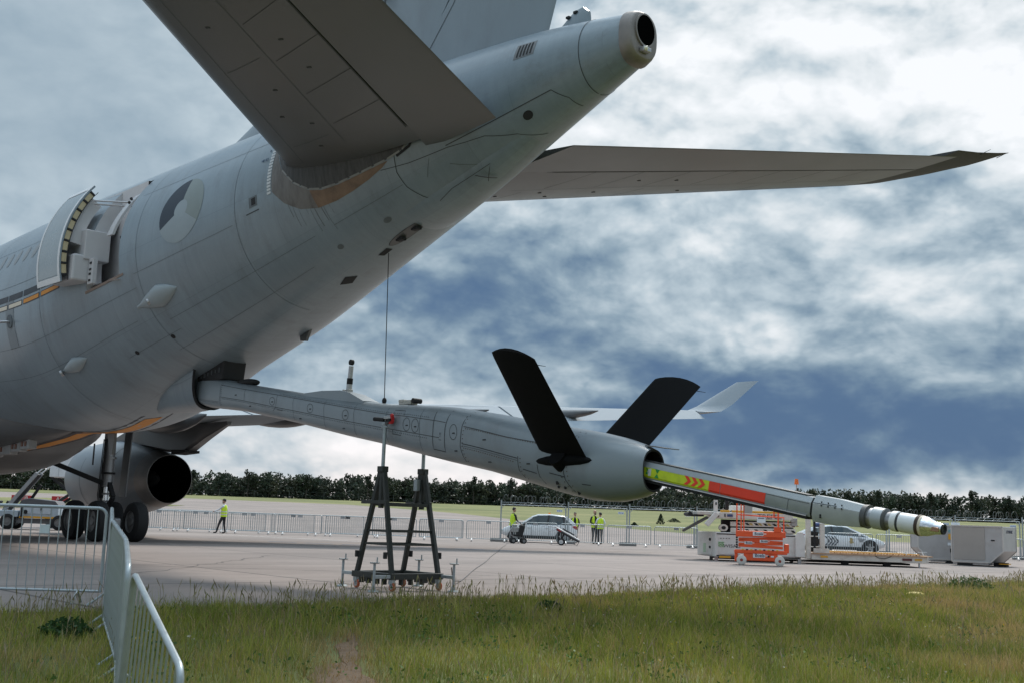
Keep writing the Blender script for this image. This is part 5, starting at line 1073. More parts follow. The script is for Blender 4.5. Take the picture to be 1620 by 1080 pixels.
# ------------------------------------------------------------------ people
SKIN = mat('skin', (0.42, 0.25, 0.18), 0.55, var=0.06); HAIR = mat('dark_hair', (0.014, 0.011, 0.010), 0.6)
SHIRT = mat('white_shirt', (0.66, 0.68, 0.72), 0.8, var=0.08); TROU = mat('dark_trousers', (0.028, 0.028, 0.032), 0.85, var=0.15); SHOE = mat('black_shoe', (0.01, 0.01, 0.011), 0.5)
BLKC = mat('black_clothing', (0.018, 0.019, 0.022), 0.85, var=0.15)
HIVIS = mat('hi_vis_yellow', (0.56, 0.76, 0.03), 0.6, var=0.08, scale=6); REFL = mat('reflective_tape', (0.62, 0.62, 0.58), 0.35, 0.3)
def person(label, loc, rz, scale=1.0, top=SHIRT, legs=TROU, vest=True, lhand=None, rhand=None, lfoot=(-0.10, 0.0), rfoot=(0.10, 0.02), cap=False, head_turn=0.0, lean=0.0, beard=False, hair=True, open_vest=False):
    """Figure facing +y. Hands given as (x, y, z); arms bend at the elbow."""
    J_ = {}; V = []; E = []; RD = []; LB = []
    def v_(p, r, lb): V.append(Vector(p)); RD.append(r); LB.append(lb); return len(V) - 1
    def e_(a, b): E.append((a, b))
    L_ = Vector((0, lean, 0))
    pel = v_((0, 0, 0.95), (0.155, 0.115), 'leg'); wst = v_(Vector((0, 0.01, 1.12)) + L_ * 0.3, (0.145, 0.105), 'top'); chs = v_(Vector((0, 0.0, 1.33)) + L_ * 0.7, (0.165, 0.115), 'top'); nkb = v_(Vector((0, -0.01, 1.47)) + L_, (0.085, 0.075), 'top')
    nk = v_(Vector((0, 0.0, 1.54)) + L_, (0.055, 0.058), 'skin')
    for a, b in ((pel, wst), (wst, chs), (chs, nkb), (nkb, nk)): e_(a, b)
    for sx, ft in ((-1, lfoot), (1, rfoot)):
        hip = v_((sx * 0.095, 0, 0.88), (0.092, 0.10), 'leg'); kn = v_((sx * 0.10 * 0.5 + ft[0] * 0.5, ft[1] * 0.5 + 0.03, 0.50), (0.062, 0.065), 'leg'); an = v_((ft[0], ft[1] - 0.02, 0.09), (0.043, 0.05), 'leg'); he = v_((ft[0], ft[1] + 0.02, 0.045), (0.045, 0.040), 'shoe'); to = v_((ft[0], ft[1] + 0.17, 0.035), (0.040, 0.030), 'shoe')
        for a, b in ((pel, hip), (hip, kn), (kn, an), (an, he), (he, to)): e_(a, b)
    hands = []
    for sx, hd in ((-1, lhand), (1, rhand)):
        sh = Vector((sx * 0.185, -0.01, 1.42)) + L_
        hd = Vector(hd) if hd else Vector((sx * 0.27, 0.05, 0.80))
        d = hd - sh; D = min(d.length, 0.565); hd = sh + d.normalized() * D; mid = (sh + hd) / 2; bend = math.sqrt(max(0, 0.29 ** 2 - (D / 2) ** 2)); pole = Vector((sx * 0.35, -0.7, -0.5)); pole -= d.normalized() * pole.dot(d.normalized()); el_ = mid + pole.normalized() * bend
        s_ = v_(sh, (0.062, 0.062), 'top'); el2 = v_(el_, (0.045, 0.045), 'top'); wr = v_(hd, (0.030, 0.032), 'top')
        f = (hd - el_).normalized(); pm = v_(hd + f * 0.07, (0.036, 0.022), 'skin')
        for a, b in ((chs, s_), (s_, el2), (el2, wr), (wr, pm)): e_(a, b)
        hands.append((hd + f * 0.07, f, sx))
    me = bpy.data.meshes.new('body'); me.from_pydata(V, E, []); ob = bpy.data.objects.new('tmp', me); COL.objects.link(ob)
    md = ob.modifiers.new('s', 'SKIN'); sv = me.skin_vertices[0].data
    for i, r_ in enumerate(RD): sv[i].radius = r_; sv[i].use_root = (i == 0)
    md.use_smooth_shade = True; ob.modifiers.new('u', 'SUBSURF').levels = 1; ob.modifiers['u'].render_levels = 1
    ev = ob.evaluated_get(bpy.context.evaluated_depsgraph_get()); bm_ = bpy.data.meshes.new_from_object(ev); bpy.data.objects.remove(ob)
    order = ['top', 'leg', 'skin', 'shoe']; bm_.materials.clear()
    for m in (top, legs, SKIN, SHOE): bm_.materials.append(m)
    for p in bm_.polygons:
        c = p.center; best = None
        for a, b in E:
            A_, B_ = V[a], V[b]; d = B_ - A_; t = max(0, min(1, (c - A_).dot(d) / max(d.length_squared, 1e-6))); q = (c - (A_ + d * t)).length - 0.5 * (RD[a][0] * (1 - t) + RD[b][0] * t)
            if best is None or q < best[0]: best = (q, LB[b] if t > 0.15 or a == 0 else LB[a])
        lb = best[1]
        if c.z < 1.0 and c.z > 0.1 and abs(c.x) < 0.22 and lb == 'top' and c.z < 0.97: lb = 'leg'
        p.material_index = order.index(lb)
    bm_.name = 'body'; root = empty('person', loc, rz); root.scale = (scale,) * 3
    bo = bpy.data.objects.new('body', bm_); COL.objects.link(bo); bo.parent = root
    # head, with brow, nose, ears, eyes and mouth
    hc = V[nk] + Vector((0, 0.025, 0.135)); rot = Matrix.Rotation(head_turn, 3, 'Z'); mb = MB(); rings = []
    for z, wx, y0, y1 in ((-0.125, 0.035, -0.02, 0.075), (-0.105, 0.052, -0.05, 0.088), (-0.06, 0.066, -0.075, 0.090), (-0.01, 0.073, -0.092, 0.092), (0.04, 0.076, -0.098, 0.094), (0.085, 0.068, -0.088, 0.078), (0.112, 0.045, -0.06, 0.045), (0.122, 0.012, -0.02, 0.012)):
        yc, yr = (y0 + y1) / 2, (y1 - y0) / 2; rings.append([hc + rot @ Vector((wx * math.cos(2 * math.pi * j / 16), yc + yr * math.sin(2 * math.pi * j / 16), z)) for j in range(16)])
    mb.loft(rings); hd_ = mb.build('head', SKIN, root, smooth=70)
    mb = MB(); mb.add([hc + rot @ Vector(p) for p in ((-0.010, 0.090, 0.012), (0.010, 0.090, 0.012), (0.017, 0.090, -0.035), (-0.017, 0.090, -0.035), (0, 0.120, -0.030))], [(0, 1, 4), (1, 2, 4), (2, 3, 4), (3, 0, 4)])
    for sx in (-1, 1): mb.ball(hc + rot @ Vector((sx * 0.076, -0.005, -0.01)), 0.025, 8, 6, (0.35, 0.7, 1.15))
    mb.build('nose_and_ears', SKIN, hd_)
    mb = MB()
    for sx in (-1, 1): mb.ball(hc + rot @ Vector((sx * 0.031, 0.086, 0.008)), 0.012, 8, 6)
    mb.box(hc + rot @ Vector((0, 0.090, -0.065)), (0.045, 0.012, 0.008), rot=rot); mb.build('eyes_and_mouth', HAIR, hd_)
    mb = MB(); rings = []
    for z, wx, y0, y1 in ((-0.02, 0.077, -0.100, -0.02), (0.03, 0.081, -0.105, 0.03 if not cap else 0.095), (0.065, 0.080, -0.104, 0.098), (0.10, 0.066, -0.09, 0.078), (0.128, 0.035, -0.05, 0.035)):
        yc, yr = (y0 + y1) / 2, (y1 - y0) / 2; rings.append([hc + rot @ Vector((wx * math.cos(2 * math.pi * j / 16), yc + yr * math.sin(2 * math.pi * j / 16), z)) for j in range(16)])
    if hair:
        mb.loft(rings)
        if cap: mb.box(hc + rot @ Vector((0, 0.13, 0.055)), (0.12, 0.09, 0.012), rot=rot)
        mb.build('cap' if cap else 'hair', HAIR, hd_, smooth=60)
    if beard: mb = MB(); mb.ball(hc + rot @ Vector((0, 0.045, -0.085)), 0.062, 10, 8, (1.0, 0.95, 0.85)); mb.build('beard', HAIR, hd_, smooth=60)
    for c, f, sx in hands:      # four fingers and a thumb, slightly curled
        mb = MB(); side = f.cross(Vector((0, 0, 1)));
        if side.length < 0.2: side = Vector((0, 1, 0))
        side.normalize(); cur = f.cross(side) * -1
        if cur.z > 0: cur = -cur
        for k, ln in enumerate((0.065, 0.075, 0.070, 0.055)):
            o = c + side * (-0.027 + 0.018 * k) + f * 0.02; mb.pipe([o, o + f * ln * 0.55, o + f * ln * 0.9 + cur * ln * 0.35], 0.0085, 5)
        o = c - side * 0.03 - f * 0.02; mb.pipe([o, o - side * 0.025 + f * 0.025, o - side * 0.03 + f * 0.055], 0.009, 5)
        mb.build('fingers', SKIN, bo, smooth=60)
    if vest:
        mb = MB(); rings = []
        for z, rx, ry in ((0.86, 0.205, 0.165), (1.0, 0.195, 0.155), (1.15, 0.185, 0.145), (1.30, 0.195, 0.150), (1.40, 0.180, 0.135), (1.47, 0.120, 0.10)):
            of = L_ * max(0, (z - 0.95) / 0.5); g0, g1 = (2.0, 2 * math.pi + 1.14) if open_vest else (0, 2 * math.pi * 19 / 20); rings.append([Vector((rx * math.cos(t), ry * math.sin(t), z)) + of for t in np.linspace(g0, g1, 20)])
        mb.loft(rings, cap=False, closed=not open_vest); vo = mb.build('safety_vest', HIVIS, root, smooth=60)
        for z in (() if open_vest else (0.95, 1.10)):
            mb = MB(); of = L_ * max(0, (z - 0.95) / 0.5); mb.loft([[Vector(((lerp(q, (0.86, 1.0, 1.15), (0.205, 0.195, 0.185)) + 0.004) * math.cos(2 * math.pi * j / 20), (lerp(q, (0.86, 1.0, 1.15), (0.165, 0.155, 0.145)) + 0.004) * math.sin(2 * math.pi * j / 20), q)) + of for j in range(20)] for q in (z, z + 0.05)], cap=False); mb.build('reflective_band', REFL, vo)
    return tag(root, label, 'person')
person('person in a yellow safety vest and white shirt, one hand on the barrier rail', (-14.75, 60.25, 0), R(78), 1.0, lhand=(-0.06, 0.52, 1.12), rhand=(0.20, 0.20, 1.08), lfoot=(-0.10, 0.32), rfoot=(0.10, -0.06), beard=True, cap=True)
person('person in black with an open yellow vest behind the dark handcart', (0.36, 62.6, 0), R(-60), 1.05, top=BLKC, legs=BLKC, vest=True, open_vest=True, lhand=(-0.2, 0.35, 1.0), rhand=(0.2, 0.35, 1.0), lean=0.06)
person('dark-haired person in black clothes and open vest right behind the white car', (3.98, 66.4, 0), R(175), 0.98, top=BLKC, legs=BLKC, open_vest=True, lhand=(-0.2, 0.1, 0.95), rhand=(0.22, 0.12, 0.9))
person('taller person in black with an open vest, facing the one in a full yellow vest', (5.12, 66.6, 0), R(-150), 1.07, top=BLKC, legs=BLKC, open_vest=True, lhand=(-0.25, 0.30, 1.10), rhand=(0.2, 0.25, 1.05), hair=False, beard=True)
person('person in white shirt and full yellow vest seen from behind, nearest the fence post', (5.38, 65.6, 0), R(20), 1.0, lhand=(-0.2, 0.32, 1.1), rhand=(0.2, 0.1, 0.95))
# ------------------------------------------------------------------ cars
CARW = mat('car_white', (0.80, 0.82, 0.84), 0.25, var=0.03, coat=0.4, dirt=((0.45, 0.43, 0.4), 0.2), dscale=2)
GLASS = mat('car_glass', (0.03, 0.045, 0.05), 0.08, var=0.05, spec=0.7); TRIM = mat('black_plastic', (0.022, 0.022, 0.024), 0.55, var=0.1)
RIM = mat('alloy_rim', (0.42, 0.43, 0.44), 0.35, 0.6, var=0.1); AMBER = mat('amber_beacon', (0.85, 0.25, 0.02), 0.3, var=0.05)
TAILR = mat('tail_lamp_red', (0.35, 0.015, 0.015), 0.25, var=0.05); HEADL = mat('head_lamp', (0.55, 0.58, 0.60), 0.1, 0.3, var=0.05)
SEAT = mat('seat_fabric', (0.05, 0.05, 0.055), 0.9)
def car(label, loc, rz, Lc, Wc, low, belt, roof, wheels, wr, beacon=False):
    """Car along +x (front at +x). low: (x, z bottom, z top, half width) of the lower body; roof: (x, z, half width) of the glasshouse top outline."""
    root = tag(empty('parked_car', loc, rz), label, 'car')
    def build(mb, nm, m, par=None, **k): return mb.build(nm, m, par or root, **k)
    rings = []
    for x, zb, zt, hw in low:
        rings.append([Vector((x, y, z)) for y, z in ((-hw * 0.86, zb), (hw * 0.86, zb), (hw * 0.97, zb + 0.10), (hw, zb + (zt - zb) * 0.45), (hw * 0.985, zb + (zt - zb) * 0.75), (hw * 0.93, zt - 0.03), (hw * 0.82, zt), (-hw * 0.82, zt), (-hw * 0.93, zt - 0.03), (-hw * 0.985, zb + (zt - zb) * 0.75), (-hw, zb + (zt - zb) * 0.45), (-hw * 0.97, zb + 0.10))])
    mb = MB(); mb.loft(rings); body = build(mb, 'body', CARW, smooth=35)
    rb = []; rt = []
    for x, z, hw in roof:
        zb = lerp(x, [q[0] for q in belt], [q[1] for q in belt]); k = (z - zb)
        bw = lerp(x, [q[0] for q in low], [q[3] for q in low]) * 0.90
        rb.append([Vector((x, y, q)) for y, q in ((-bw, zb), (bw, zb), (hw, z - 0.05), (-hw, z - 0.05))])
        rt.append([Vector((x, y, q)) for y, q in ((-hw - 0.012, z - 0.07), (-hw * 0.94, z - 0.01), (-hw * 0.6, z + 0.012), (hw * 0.6, z + 0.012), (hw * 0.94, z - 0.01), (hw + 0.012, z - 0.07))])
    mb = MB(); mb.loft(rb); build(mb, 'window_glass', GLASS, smooth=20)
    mb = MB(); mb.loft(rt, cap=False, closed=False); build(mb, 'roof', CARW, smooth=40)
    for sg in (-1, 1):
        for f in pillars(roof, belt, low): mb = MB(); p0, p1, wd, m = f; mb.beam((p0[0], sg * p0[1], p0[2]), (p1[0], sg * p1[1], p1[2]), 0.03, wd, upv=(1, 0, 0)); build(mb, 'pillar', m)
        mb = MB(); x0 = roof[0][0]; mb.ball((wheels[1] - 0.55, sg * (Wc / 2 + 0.02), lerp(wheels[1] - 0.55, [q[0] for q in belt], [q[1] for q in belt]) + 0.08), 0.11, 10, 8, (0.7, 0.9, 0.7)); build(mb, 'wing_mirror', CARW, smooth=60)
        mb = MB(); mb.beam((wheels[0] + wr + 0.1, sg * (Wc / 2 - 0.02), 0.30), (wheels[1] - wr - 0.1, sg * (Wc / 2 - 0.02), 0.30), 0.06, 0.16); build(mb, 'sill', TRIM)
        xm = (wheels[0] + wheels[1]) / 2
        for x in (xm - 0.55, xm + 0.42):
            zt = lerp(x, [q[0] for q in low], [q[2] for q in low]); mb = MB(); mb.box((x, sg * (Wc / 2 - 0.006), 0.62), (0.010, 0.010, zt - 0.45)); build(mb, 'door_gap', TRIM)
        for x in (xm - 0.40, xm + 0.57): mb = MB(); mb.box((x, sg * (Wc / 2 + 0.004), 0.83), (0.18, 0.03, 0.03)); build(mb, 'door_handle', CARW)
        for wx in wheels:
            mb = MB(); mb.loft([[Vector((wx + r_ * math.cos(t), sg * y, wr + r_ * math.sin(t))) for t in np.linspace(0, 2 * math.pi, 24, endpoint=False)] for y, r_ in ((Wc / 2 - 0.22, wr + 0.07), (Wc / 2 - 0.004, wr + 0.07))]); build(mb, 'wheel_arch', TRIM, smooth=40)
            wheel((wx, sg * (Wc / 2 - 0.10), wr), (0, 1, 0), wr, 0.22, TYRE, TRIM, root, lambda mb, nm, m, par, **k: mb.build(nm, m, par, **k), hubk=0.66, n=24)
            mb = MB()
            for k in range(5):
                t = 2 * math.pi * k / 5 + 0.3; mb.beam((wx, sg * (Wc / 2 + 0.005), wr), (wx + math.cos(t) * wr * 0.64, sg * (Wc / 2 + 0.002), wr + math.sin(t) * wr * 0.64), 0.02, 0.085, upv=(0, 1, 0)) if False else mb.beam((wx, sg * (Wc / 2 + 0.005), wr), (wx + math.cos(t) * wr * 0.64, sg * (Wc / 2 + 0.005), wr + math.sin(t) * wr * 0.64), 0.075, 0.02, upv=(0, 1, 0))
            build(mb, 'rim_spoke', RIM)
        xf, xr = low[-1][0], low[0][0]
        mb = MB(); mb.box((xf - 0.16, sg * (low[-2][3] * 0.80), low[-2][2] - 0.14), (0.34, 0.20, 0.13)); build(mb, 'head_lamp', HEADL, bevel=0.03)
        mb = MB(); mb.box((xr + 0.13, sg * (low[1][3] * 0.86), low[1][2] - 0.12), (0.26, 0.22, 0.20)); build(mb, 'tail_lamp', TAILR, bevel=0.03)
    mb = MB(); mb.box((low[-1][0] - 0.02, 0, 0.52), (0.06, Wc * 0.6, 0.22)); build(mb, 'grille', TRIM, bevel=0.02)
    mb = MB(); mb.box(((low[0][0] + low[-1][0]) / 2, 0, 0.30), (Lc * 0.86, Wc * 0.72, 0.14)); build(mb, 'underbody', TRIM)
    if beacon:
        xb = (roof[1][0] + roof[-2][0]) / 2; mb = MB(); mb.tube((xb, 0, roof[1][1]), (xb, 0, roof[1][1] + 0.05), 0.09, n=12); build(mb, 'beacon_base', TRIM)
        mb = MB(); mb.tube((xb, 0, roof[1][1] + 0.05), (xb, 0, roof[1][1] + 0.17), 0.08, 0.06, n=12); build(mb, 'beacon', AMBER, smooth=40)
    return root
def pillars(roof, belt, low):
    o = []
    for i, wd, m in ((0, 0.10, CARW), (-1, 0.07, CARW)):
        pass
    xs = [q[0] for q in roof]; bx = [q[0] for q in belt]; bz = [q[1] for q in belt]; lx = [q[0] for q in low]; lw = [q[3] for q in low]
    def rp(x): return (x, lerp(x, xs, [q[2] for q in roof]) + 0.01, lerp(x, xs, [q[1] for q in roof]) - 0.06)
    def bp_(x): return (x, lerp(x, lx, lw) * 0.905, lerp(x, bx, bz))
    x0, x1 = roof[0][0], roof[-1][0]; n = len(roof)
    o.append((bp_(x1), rp(roof[-2][0]), 0.09, CARW)); o.append((bp_(x0), rp(roof[1][0]), 0.16, CARW))
    xm = (roof[1][0] + roof[-2][0]) / 2; o.append((bp_(xm + 0.08), rp(xm), 0.09, TRIM)); o.append((bp_(roof[1][0] + 0.02), rp(roof[1][0] + 0.15), 0.12, TRIM))
    return o
suv_low = [(-2.08, 0.42, 0.78, 0.76), (-1.98, 0.34, 1.00, 0.85), (-1.6, 0.30, 1.04, 0.90), (-0.9, 0.30, 1.03, 0.91), (0.0, 0.30, 1.01, 0.91), (0.75, 0.30, 0.99, 0.91), (1.15, 0.30, 0.96, 0.90), (1.7, 0.32, 0.88, 0.86), (2.0, 0.38, 0.76, 0.76), (2.1, 0.44, 0.64, 0.62)]
suv_roof = [(-1.98, 1.05, 0.70), (-1.45, 1.50, 0.63), (-0.6, 1.585, 0.64), (0.10, 1.56, 0.63), (0.42, 1.45, 0.64), (1.12, 1.00, 0.74)]
suv_belt = [(-2.1, 0.98), (-1.6, 1.02), (0, 0.99), (1.2, 0.94)]
suv = car('white car with an orange roof beacon parked behind the barriers', (1.92, 64.6, 0), R(176), 4.18, 1.84, suv_low, suv_belt, suv_roof, (-1.30, 1.32), 0.335, beacon=True)
c2_low = [(-2.25, 0.45, 0.82, 0.78), (-2.15, 0.36, 1.02, 0.88), (-1.7, 0.30, 1.06, 0.94), (-0.9, 0.28, 1.03, 0.95), (0.0, 0.28, 0.99, 0.95), (0.8, 0.28, 0.96, 0.95), (1.3, 0.30, 0.93, 0.94), (1.85, 0.32, 0.84, 0.90), (2.15, 0.38, 0.72, 0.80), (2.25, 0.44, 0.60, 0.66)]
c2_roof = [(-2.1, 1.06, 0.70), (-1.5, 1.36, 0.66), (-0.7, 1.50, 0.66), (0.0, 1.50, 0.66), (0.35, 1.44, 0.66), (1.35, 0.95, 0.76)]
c2_belt = [(-2.2, 1.0), (-1.6, 1.03), (0, 0.97), (1.4, 0.92)]
c2 = car('white crossover with dark chevron livery behind the loader platform', (18.35, 63.2, 0), R(-8), 4.5, 1.9, c2_low, c2_belt, c2_roof, (-1.42, 1.42), 0.36)
LIV = mat('livery_navy', (0.03, 0.04, 0.06), 0.5)
for k in range(4):
    mb = MB(); x = -0.95 + k * 0.16; mb.prism([(x, 0.92), (x + 0.07, 0.92), (x + 0.27, 0.66), (x + 0.07, 0.42), (x, 0.42), (x + 0.2, 0.66)], 'y', -0.966, -0.958); mb.build('livery_chevron', LIV, c2)
mb = MB(); mb.prism([(0.35, 0.86), (0.55, 0.86), (0.52, 0.70), (0.58, 0.62), (0.42, 0.55), (0.33, 0.66), (0.40, 0.74)], 'y', -0.966, -0.958); mb.build('livery_emblem', mat('livery_gold', (0.45, 0.33, 0.12), 0.5), c2)
for k in range(3): mb = MB(); mb.box((0.98, -0.962, 0.82 - 0.07 * k), (0.42 - 0.1 * k, 0.008, 0.03)); mb.build('livery_text_line', LIV, c2)
lettering('', 0.1, LIV, c2, (0, 0, 0), (0, 0, 0)) if False else None

# ------------------------------------------------------------------ handcart and tow trolley by the barriers
r_ = tag(empty('handcart', (0.62, 60.2, 0), R(10)), 'dark handcart loaded with grey equipment in front of the barriers', 'handcart')
mb = MB(); mb.box((0, 0, 0.42), (0.46, 0.5, 0.10)); mb.beam((0.18, 0, 0.4), (0.36, 0, 1.05), 0.42, 0.05, upv=(1, 0, 0)); mb.build('cart_frame', BLACK, r_, bevel=0.02)
mb = MB(); mb.box((-0.10, 0, 0.72), (0.40, 0.42, 0.28)); mb.box((-0.16, 0.02, 0.92), (0.26, 0.36, 0.14)); mb.build('motor_unit', mat('unit_grey', (0.30, 0.31, 0.31), 0.5, 0.3, var=0.3, scale=9), r_, bevel=0.04)
mb = MB(); mb.box((0.16, -0.1, 0.66), (0.28, 0.40, 0.60), rot=Matrix.Rotation(R(14), 3, 'Y')); mb.build('black_cover', BLACK, r_, bevel=0.05)
mb = MB(); mb.pipe([(0.36, -0.2, 1.05), (0.42, -0.2, 1.12), (0.42, 0.2, 1.12), (0.36, 0.2, 1.05)], 0.02, 6); mb.build('handle', STEEL, r_)
mb = MB(); mb.pipe([(-0.28, -0.15, 0.9), (-0.42, -0.2, 0.7), (-0.36, -0.22, 0.4), (-0.2, -0.2, 0.35)], 0.022, 6); mb.build('hose', STEEL, r_)
for x in (-0.24, 0.32):
    for y in (-0.24, 0.24): wheel((x, y, 0.15), (0, 1, 0), 0.15, 0.09, TYRE, HUB, r_, lambda mb, nm, m, par, **k: mb.build(nm, m, par, **k), n=18)
r_ = tag(empty('tow_trolley', (3.0, 59.6, 0), R(-6)), 'two-wheeled grey trolley with a tilted deck in front of the barriers', 'trolley')
mb = MB(); mb.beam((-0.42, 0, 0.92), (0.82, 0, 0.28), 0.52, 0.07, upv=(0, 0, 1)); mb.build('deck', mat('trolley_grey', (0.45, 0.45, 0.46), 0.5, 0.2, var=0.12), r_, bevel=0.02)
mb = MB(); mb.beam((-0.36, -0.27, 0.80), (0.80, -0.27, 0.20), 0.04, 0.08); mb.beam((-0.36, 0.27, 0.80), (0.80, 0.27, 0.20), 0.04, 0.08); mb.beam((-0.1, -0.2, 0.7), (-0.1, -0.2, 0.2), 0.06, 0.06); mb.beam((0, 0.2, 0.7), (-0.1, 0.2, 0.2), 0.06, 0.06); mb.build('chassis', TRIM, r_)
mb = MB(); mb.beam((-0.32, -0.28, 0.80), (-0.12, -0.28, 0.70), 0.03, 0.06); mb.build('reflector', TAILR, r_)
mb = MB(); mb.pipe([(-0.4, 0.0, 0.9), (-0.85, 0.0, 0.98), (-1.1, 0.05, 0.95)], 0.02, 6); mb.pipe([(-0.4, 0.2, 0.8), (-0.7, 0.2, 0.7), (-0.8, 0.2, 0.62)], 0.018, 6); mb.build('drawbar', STEEL, r_)
mb = MB(); mb.box((0.25, 0.05, 0.70), (0.7, 0.12, 0.06), rot=Matrix.Rotation(R(27), 3, 'Y')); mb.build('strapped_pole', BLACK, r_, bevel=0.02)
mb = MB(); mb.pipe([(0.60, 0, 0.35), (0.55, 0, 0.06), (0.72, 0, 0.03), (0.85, 0, 0.26)], 0.018, 6); mb.build('prop_stand', STEEL, r_)
for y in (-0.32, 0.32): wheel((-0.10, y, 0.18), (0, 1, 0), 0.18, 0.07, TYRE, mat('pale_hub', (0.6, 0.6, 0.6), 0.5), r_, lambda mb, nm, m, par, **k: mb.build(nm, m, par, **k), hubk=0.62, n=20)

# ------------------------------------------------------------------ cargo loader
LCR = mat('loader_cream', (0.62, 0.575, 0.52), 0.5, var=0.07, scale=2, dirt=((0.20, 0.12, 0.08), 0.45), dscale=2.2)
LWH = mat('loader_white', (0.66, 0.64, 0.61), 0.5, var=0.06, scale=2, dirt=((0.33, 0.28, 0.24), 0.35), dscale=2.5)
LYE = mat('loader_yellow', (0.72, 0.36, 0.03), 0.5, var=0.1, dirt=((0.3, 0.15, 0.05), 0.4), dscale=4)
RUST = mat('rusty_deck', (0.40, 0.24, 0.14), 0.8, var=0.25, scale=5, dirt=((0.55, 0.40, 0.28), 0.6), dscale=3)
LRO = math.atan2(-0.133, 0.991)
ld = tag(empty('cargo_loader', (7.66, 42.1, 0), R(-3)), 'cream and white aircraft cargo loader with scissor bridge and a long low platform', 'cargo loader')
def lb_(mb, nm, m, par=None, **k): return mb.build(nm, m, par or ld, **k)
mb = MB(); mb.prism([(0, 0), (3.1, 0), (3.1, 1.8), (-0.45, 1.8)], 'z', 0.18, 1.30); eb = lb_(mb, 'engine_housing', LWH, bevel=0.03)
for x0, x1 in ((0.10, 1.02), (1.06, 2.0), (2.04, 3.0)): mb = MB(); mb.box(((x0 + x1) / 2, -0.008, 0.74), (x1 - x0 - 0.03, 0.02, 0.86)); lb_(mb, 'housing_door', LWH, eb, bevel=0.006)
mb = MB(); mb.box((1.55, -0.012, 0.24), (3.0, 0.02, 0.05)); lb_(mb, 'black_strip', BLACK, eb)
mb = MB(); mb.box((1.55, -0.012, 1.22), (3.0, 0.02, 0.04)); lb_(mb, 'black_strip', BLACK, eb)
mb = MB(); mb.box((0.35, -0.014, 0.19), (0.42, 0.02, 0.09)); lb_(mb, 'warning_label', LYE, eb)
mb = MB(); mb.beam((-0.085, 0.30, 0.72), (-0.385, 1.50, 0.72), 0.04, 0.95); cp = lb_(mb, 'cabinet_door', LWH, eb, bevel=0.01)
mb = MB(); mb.beam((-0.24, 0.83, 0.55), (-0.305, 1.09, 0.55), 0.01, 0.42) ; lb_(mb, 'green_print', mat('print_green_pale', (0.42, 0.55, 0.40), 0.6, var=0.3, scale=12), cp)
mb = MB(); mb.tube((-0.16, 0.40, 0.95), (-0.10, 0.42, 0.95), 0.07, n=10); mb.tube((-0.16, 0.40, 0.60), (-0.10, 0.42, 0.60), 0.06, n=10); lb_(mb, 'door_latch', BLACK, cp)
WG = mat('print_green', (0.10, 0.42, 0.12), 0.5); WB = mat('print_dark', (0.06, 0.065, 0.07), 0.5)
lettering('WISAG', 0.20, WB, eb, (0.60, -0.024, 0.68), (R(90), 0, 0))
for k, (x, z) in enumerate(((0.16, 0.80), (0.27, 0.80), (0.16, 0.68), (0.27, 0.68))): mb = MB(); mb.pipe([(x - 0.05, -0.022, z + 0.05), (x + 0.05, -0.022, z + 0.05), (x - 0.05, -0.022, z), (x + 0.05, -0.022, z - 0.05)], 0.016, 4); lb_(mb, 'logo_mark', WG, eb)
for k in range(4): mb = MB(); mb.box((0.20 + k * 0.10, -0.022, 1.02), (0.05, 0.01, 0.03)); lb_(mb, 'print_line', WB, eb)
for x, z in ((1.30, 1.0), (1.42, 1.0), (1.52, 1.0), (1.45, 0.84)): mb = MB(); mb.tube((x, -0.03, z), (x, -0.01, z), 0.045, n=10); lb_(mb, 'control_knob', BLACK, eb)
for x in (0.0, 3.0):
    for y in (0.15, 1.65): mb = MB(); mb.box((x + 0.06, y, 0.10), (0.12, 0.12, 0.20)); lb_(mb, 'jack_leg', STEEL)
mb = MB(); mb.box((3.6, 1.0, 0.12), (7.0, 1.2, 0.08)); lb_(mb, 'under_frame', BLACK)
# scissor struts between the housing and the bridge, with lightening holes
for z0, yy, x0, x1 in ((1.34, 0.04, 0.55, 2.9), (1.62, 0.10, 0.55, 2.9)):
    mb = MB(); mb.beam((x0, yy, z0 + 0.06), (x1, yy, z0 + 0.10), 0.10, 0.22); sc_ = lb_(mb, 'scissor_arm', LCR, bevel=0.02)
    for k in range(7):
        x = x0 + 0.28 + k * 0.33; mb = MB(); mb.prism([(x - 0.09, z0 + 0.13), (x + 0.02, z0 + 0.13), (x + 0.10, z0 + 0.03), (x - 0.01, z0 + 0.03)], 'y', yy - 0.058, yy - 0.05); lb_(mb, 'arm_hole', BLACK, sc_)
        if z0 > 1.5: mb = MB(); mb.prism([(x + 0.05, z0 + 0.13), (x + 0.15, z0 + 0.13), (x + 0.23, z0 + 0.03), (x + 0.13, z0 + 0.03)], 'y', yy - 0.056, yy - 0.05); lb_(mb, 'hazard_mark', mat('dull_yellow', (0.45, 0.30, 0.08), 0.6), sc_)
mb = MB(); mb.tube((0.30, 0.0, 1.50), (0.30, 0.3, 1.50), 0.16, n=16); lb_(mb, 'pivot_drum', LCR, smooth=40); mb = MB(); mb.tube((0.30, -0.02, 1.50), (0.30, 0.02, 1.50), 0.08, n=12); lb_(mb, 'pivot_hole', BLACK)
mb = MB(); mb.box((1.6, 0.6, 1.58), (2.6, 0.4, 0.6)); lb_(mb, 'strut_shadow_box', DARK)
mb = MB(); mb.beam((0.15, -0.05, 1.55), (0.70, -0.05, 2.05), 0.06, 0.34, upv=(0, 1, 0)) if False else mb.prism([(-0.42, 1.66), (-0.26, 1.52), (0.14, 2.10), (-0.02, 2.22)], 'y', -0.14, -0.04); lb_(mb, 'side_panel', LWH, bevel=0.02)
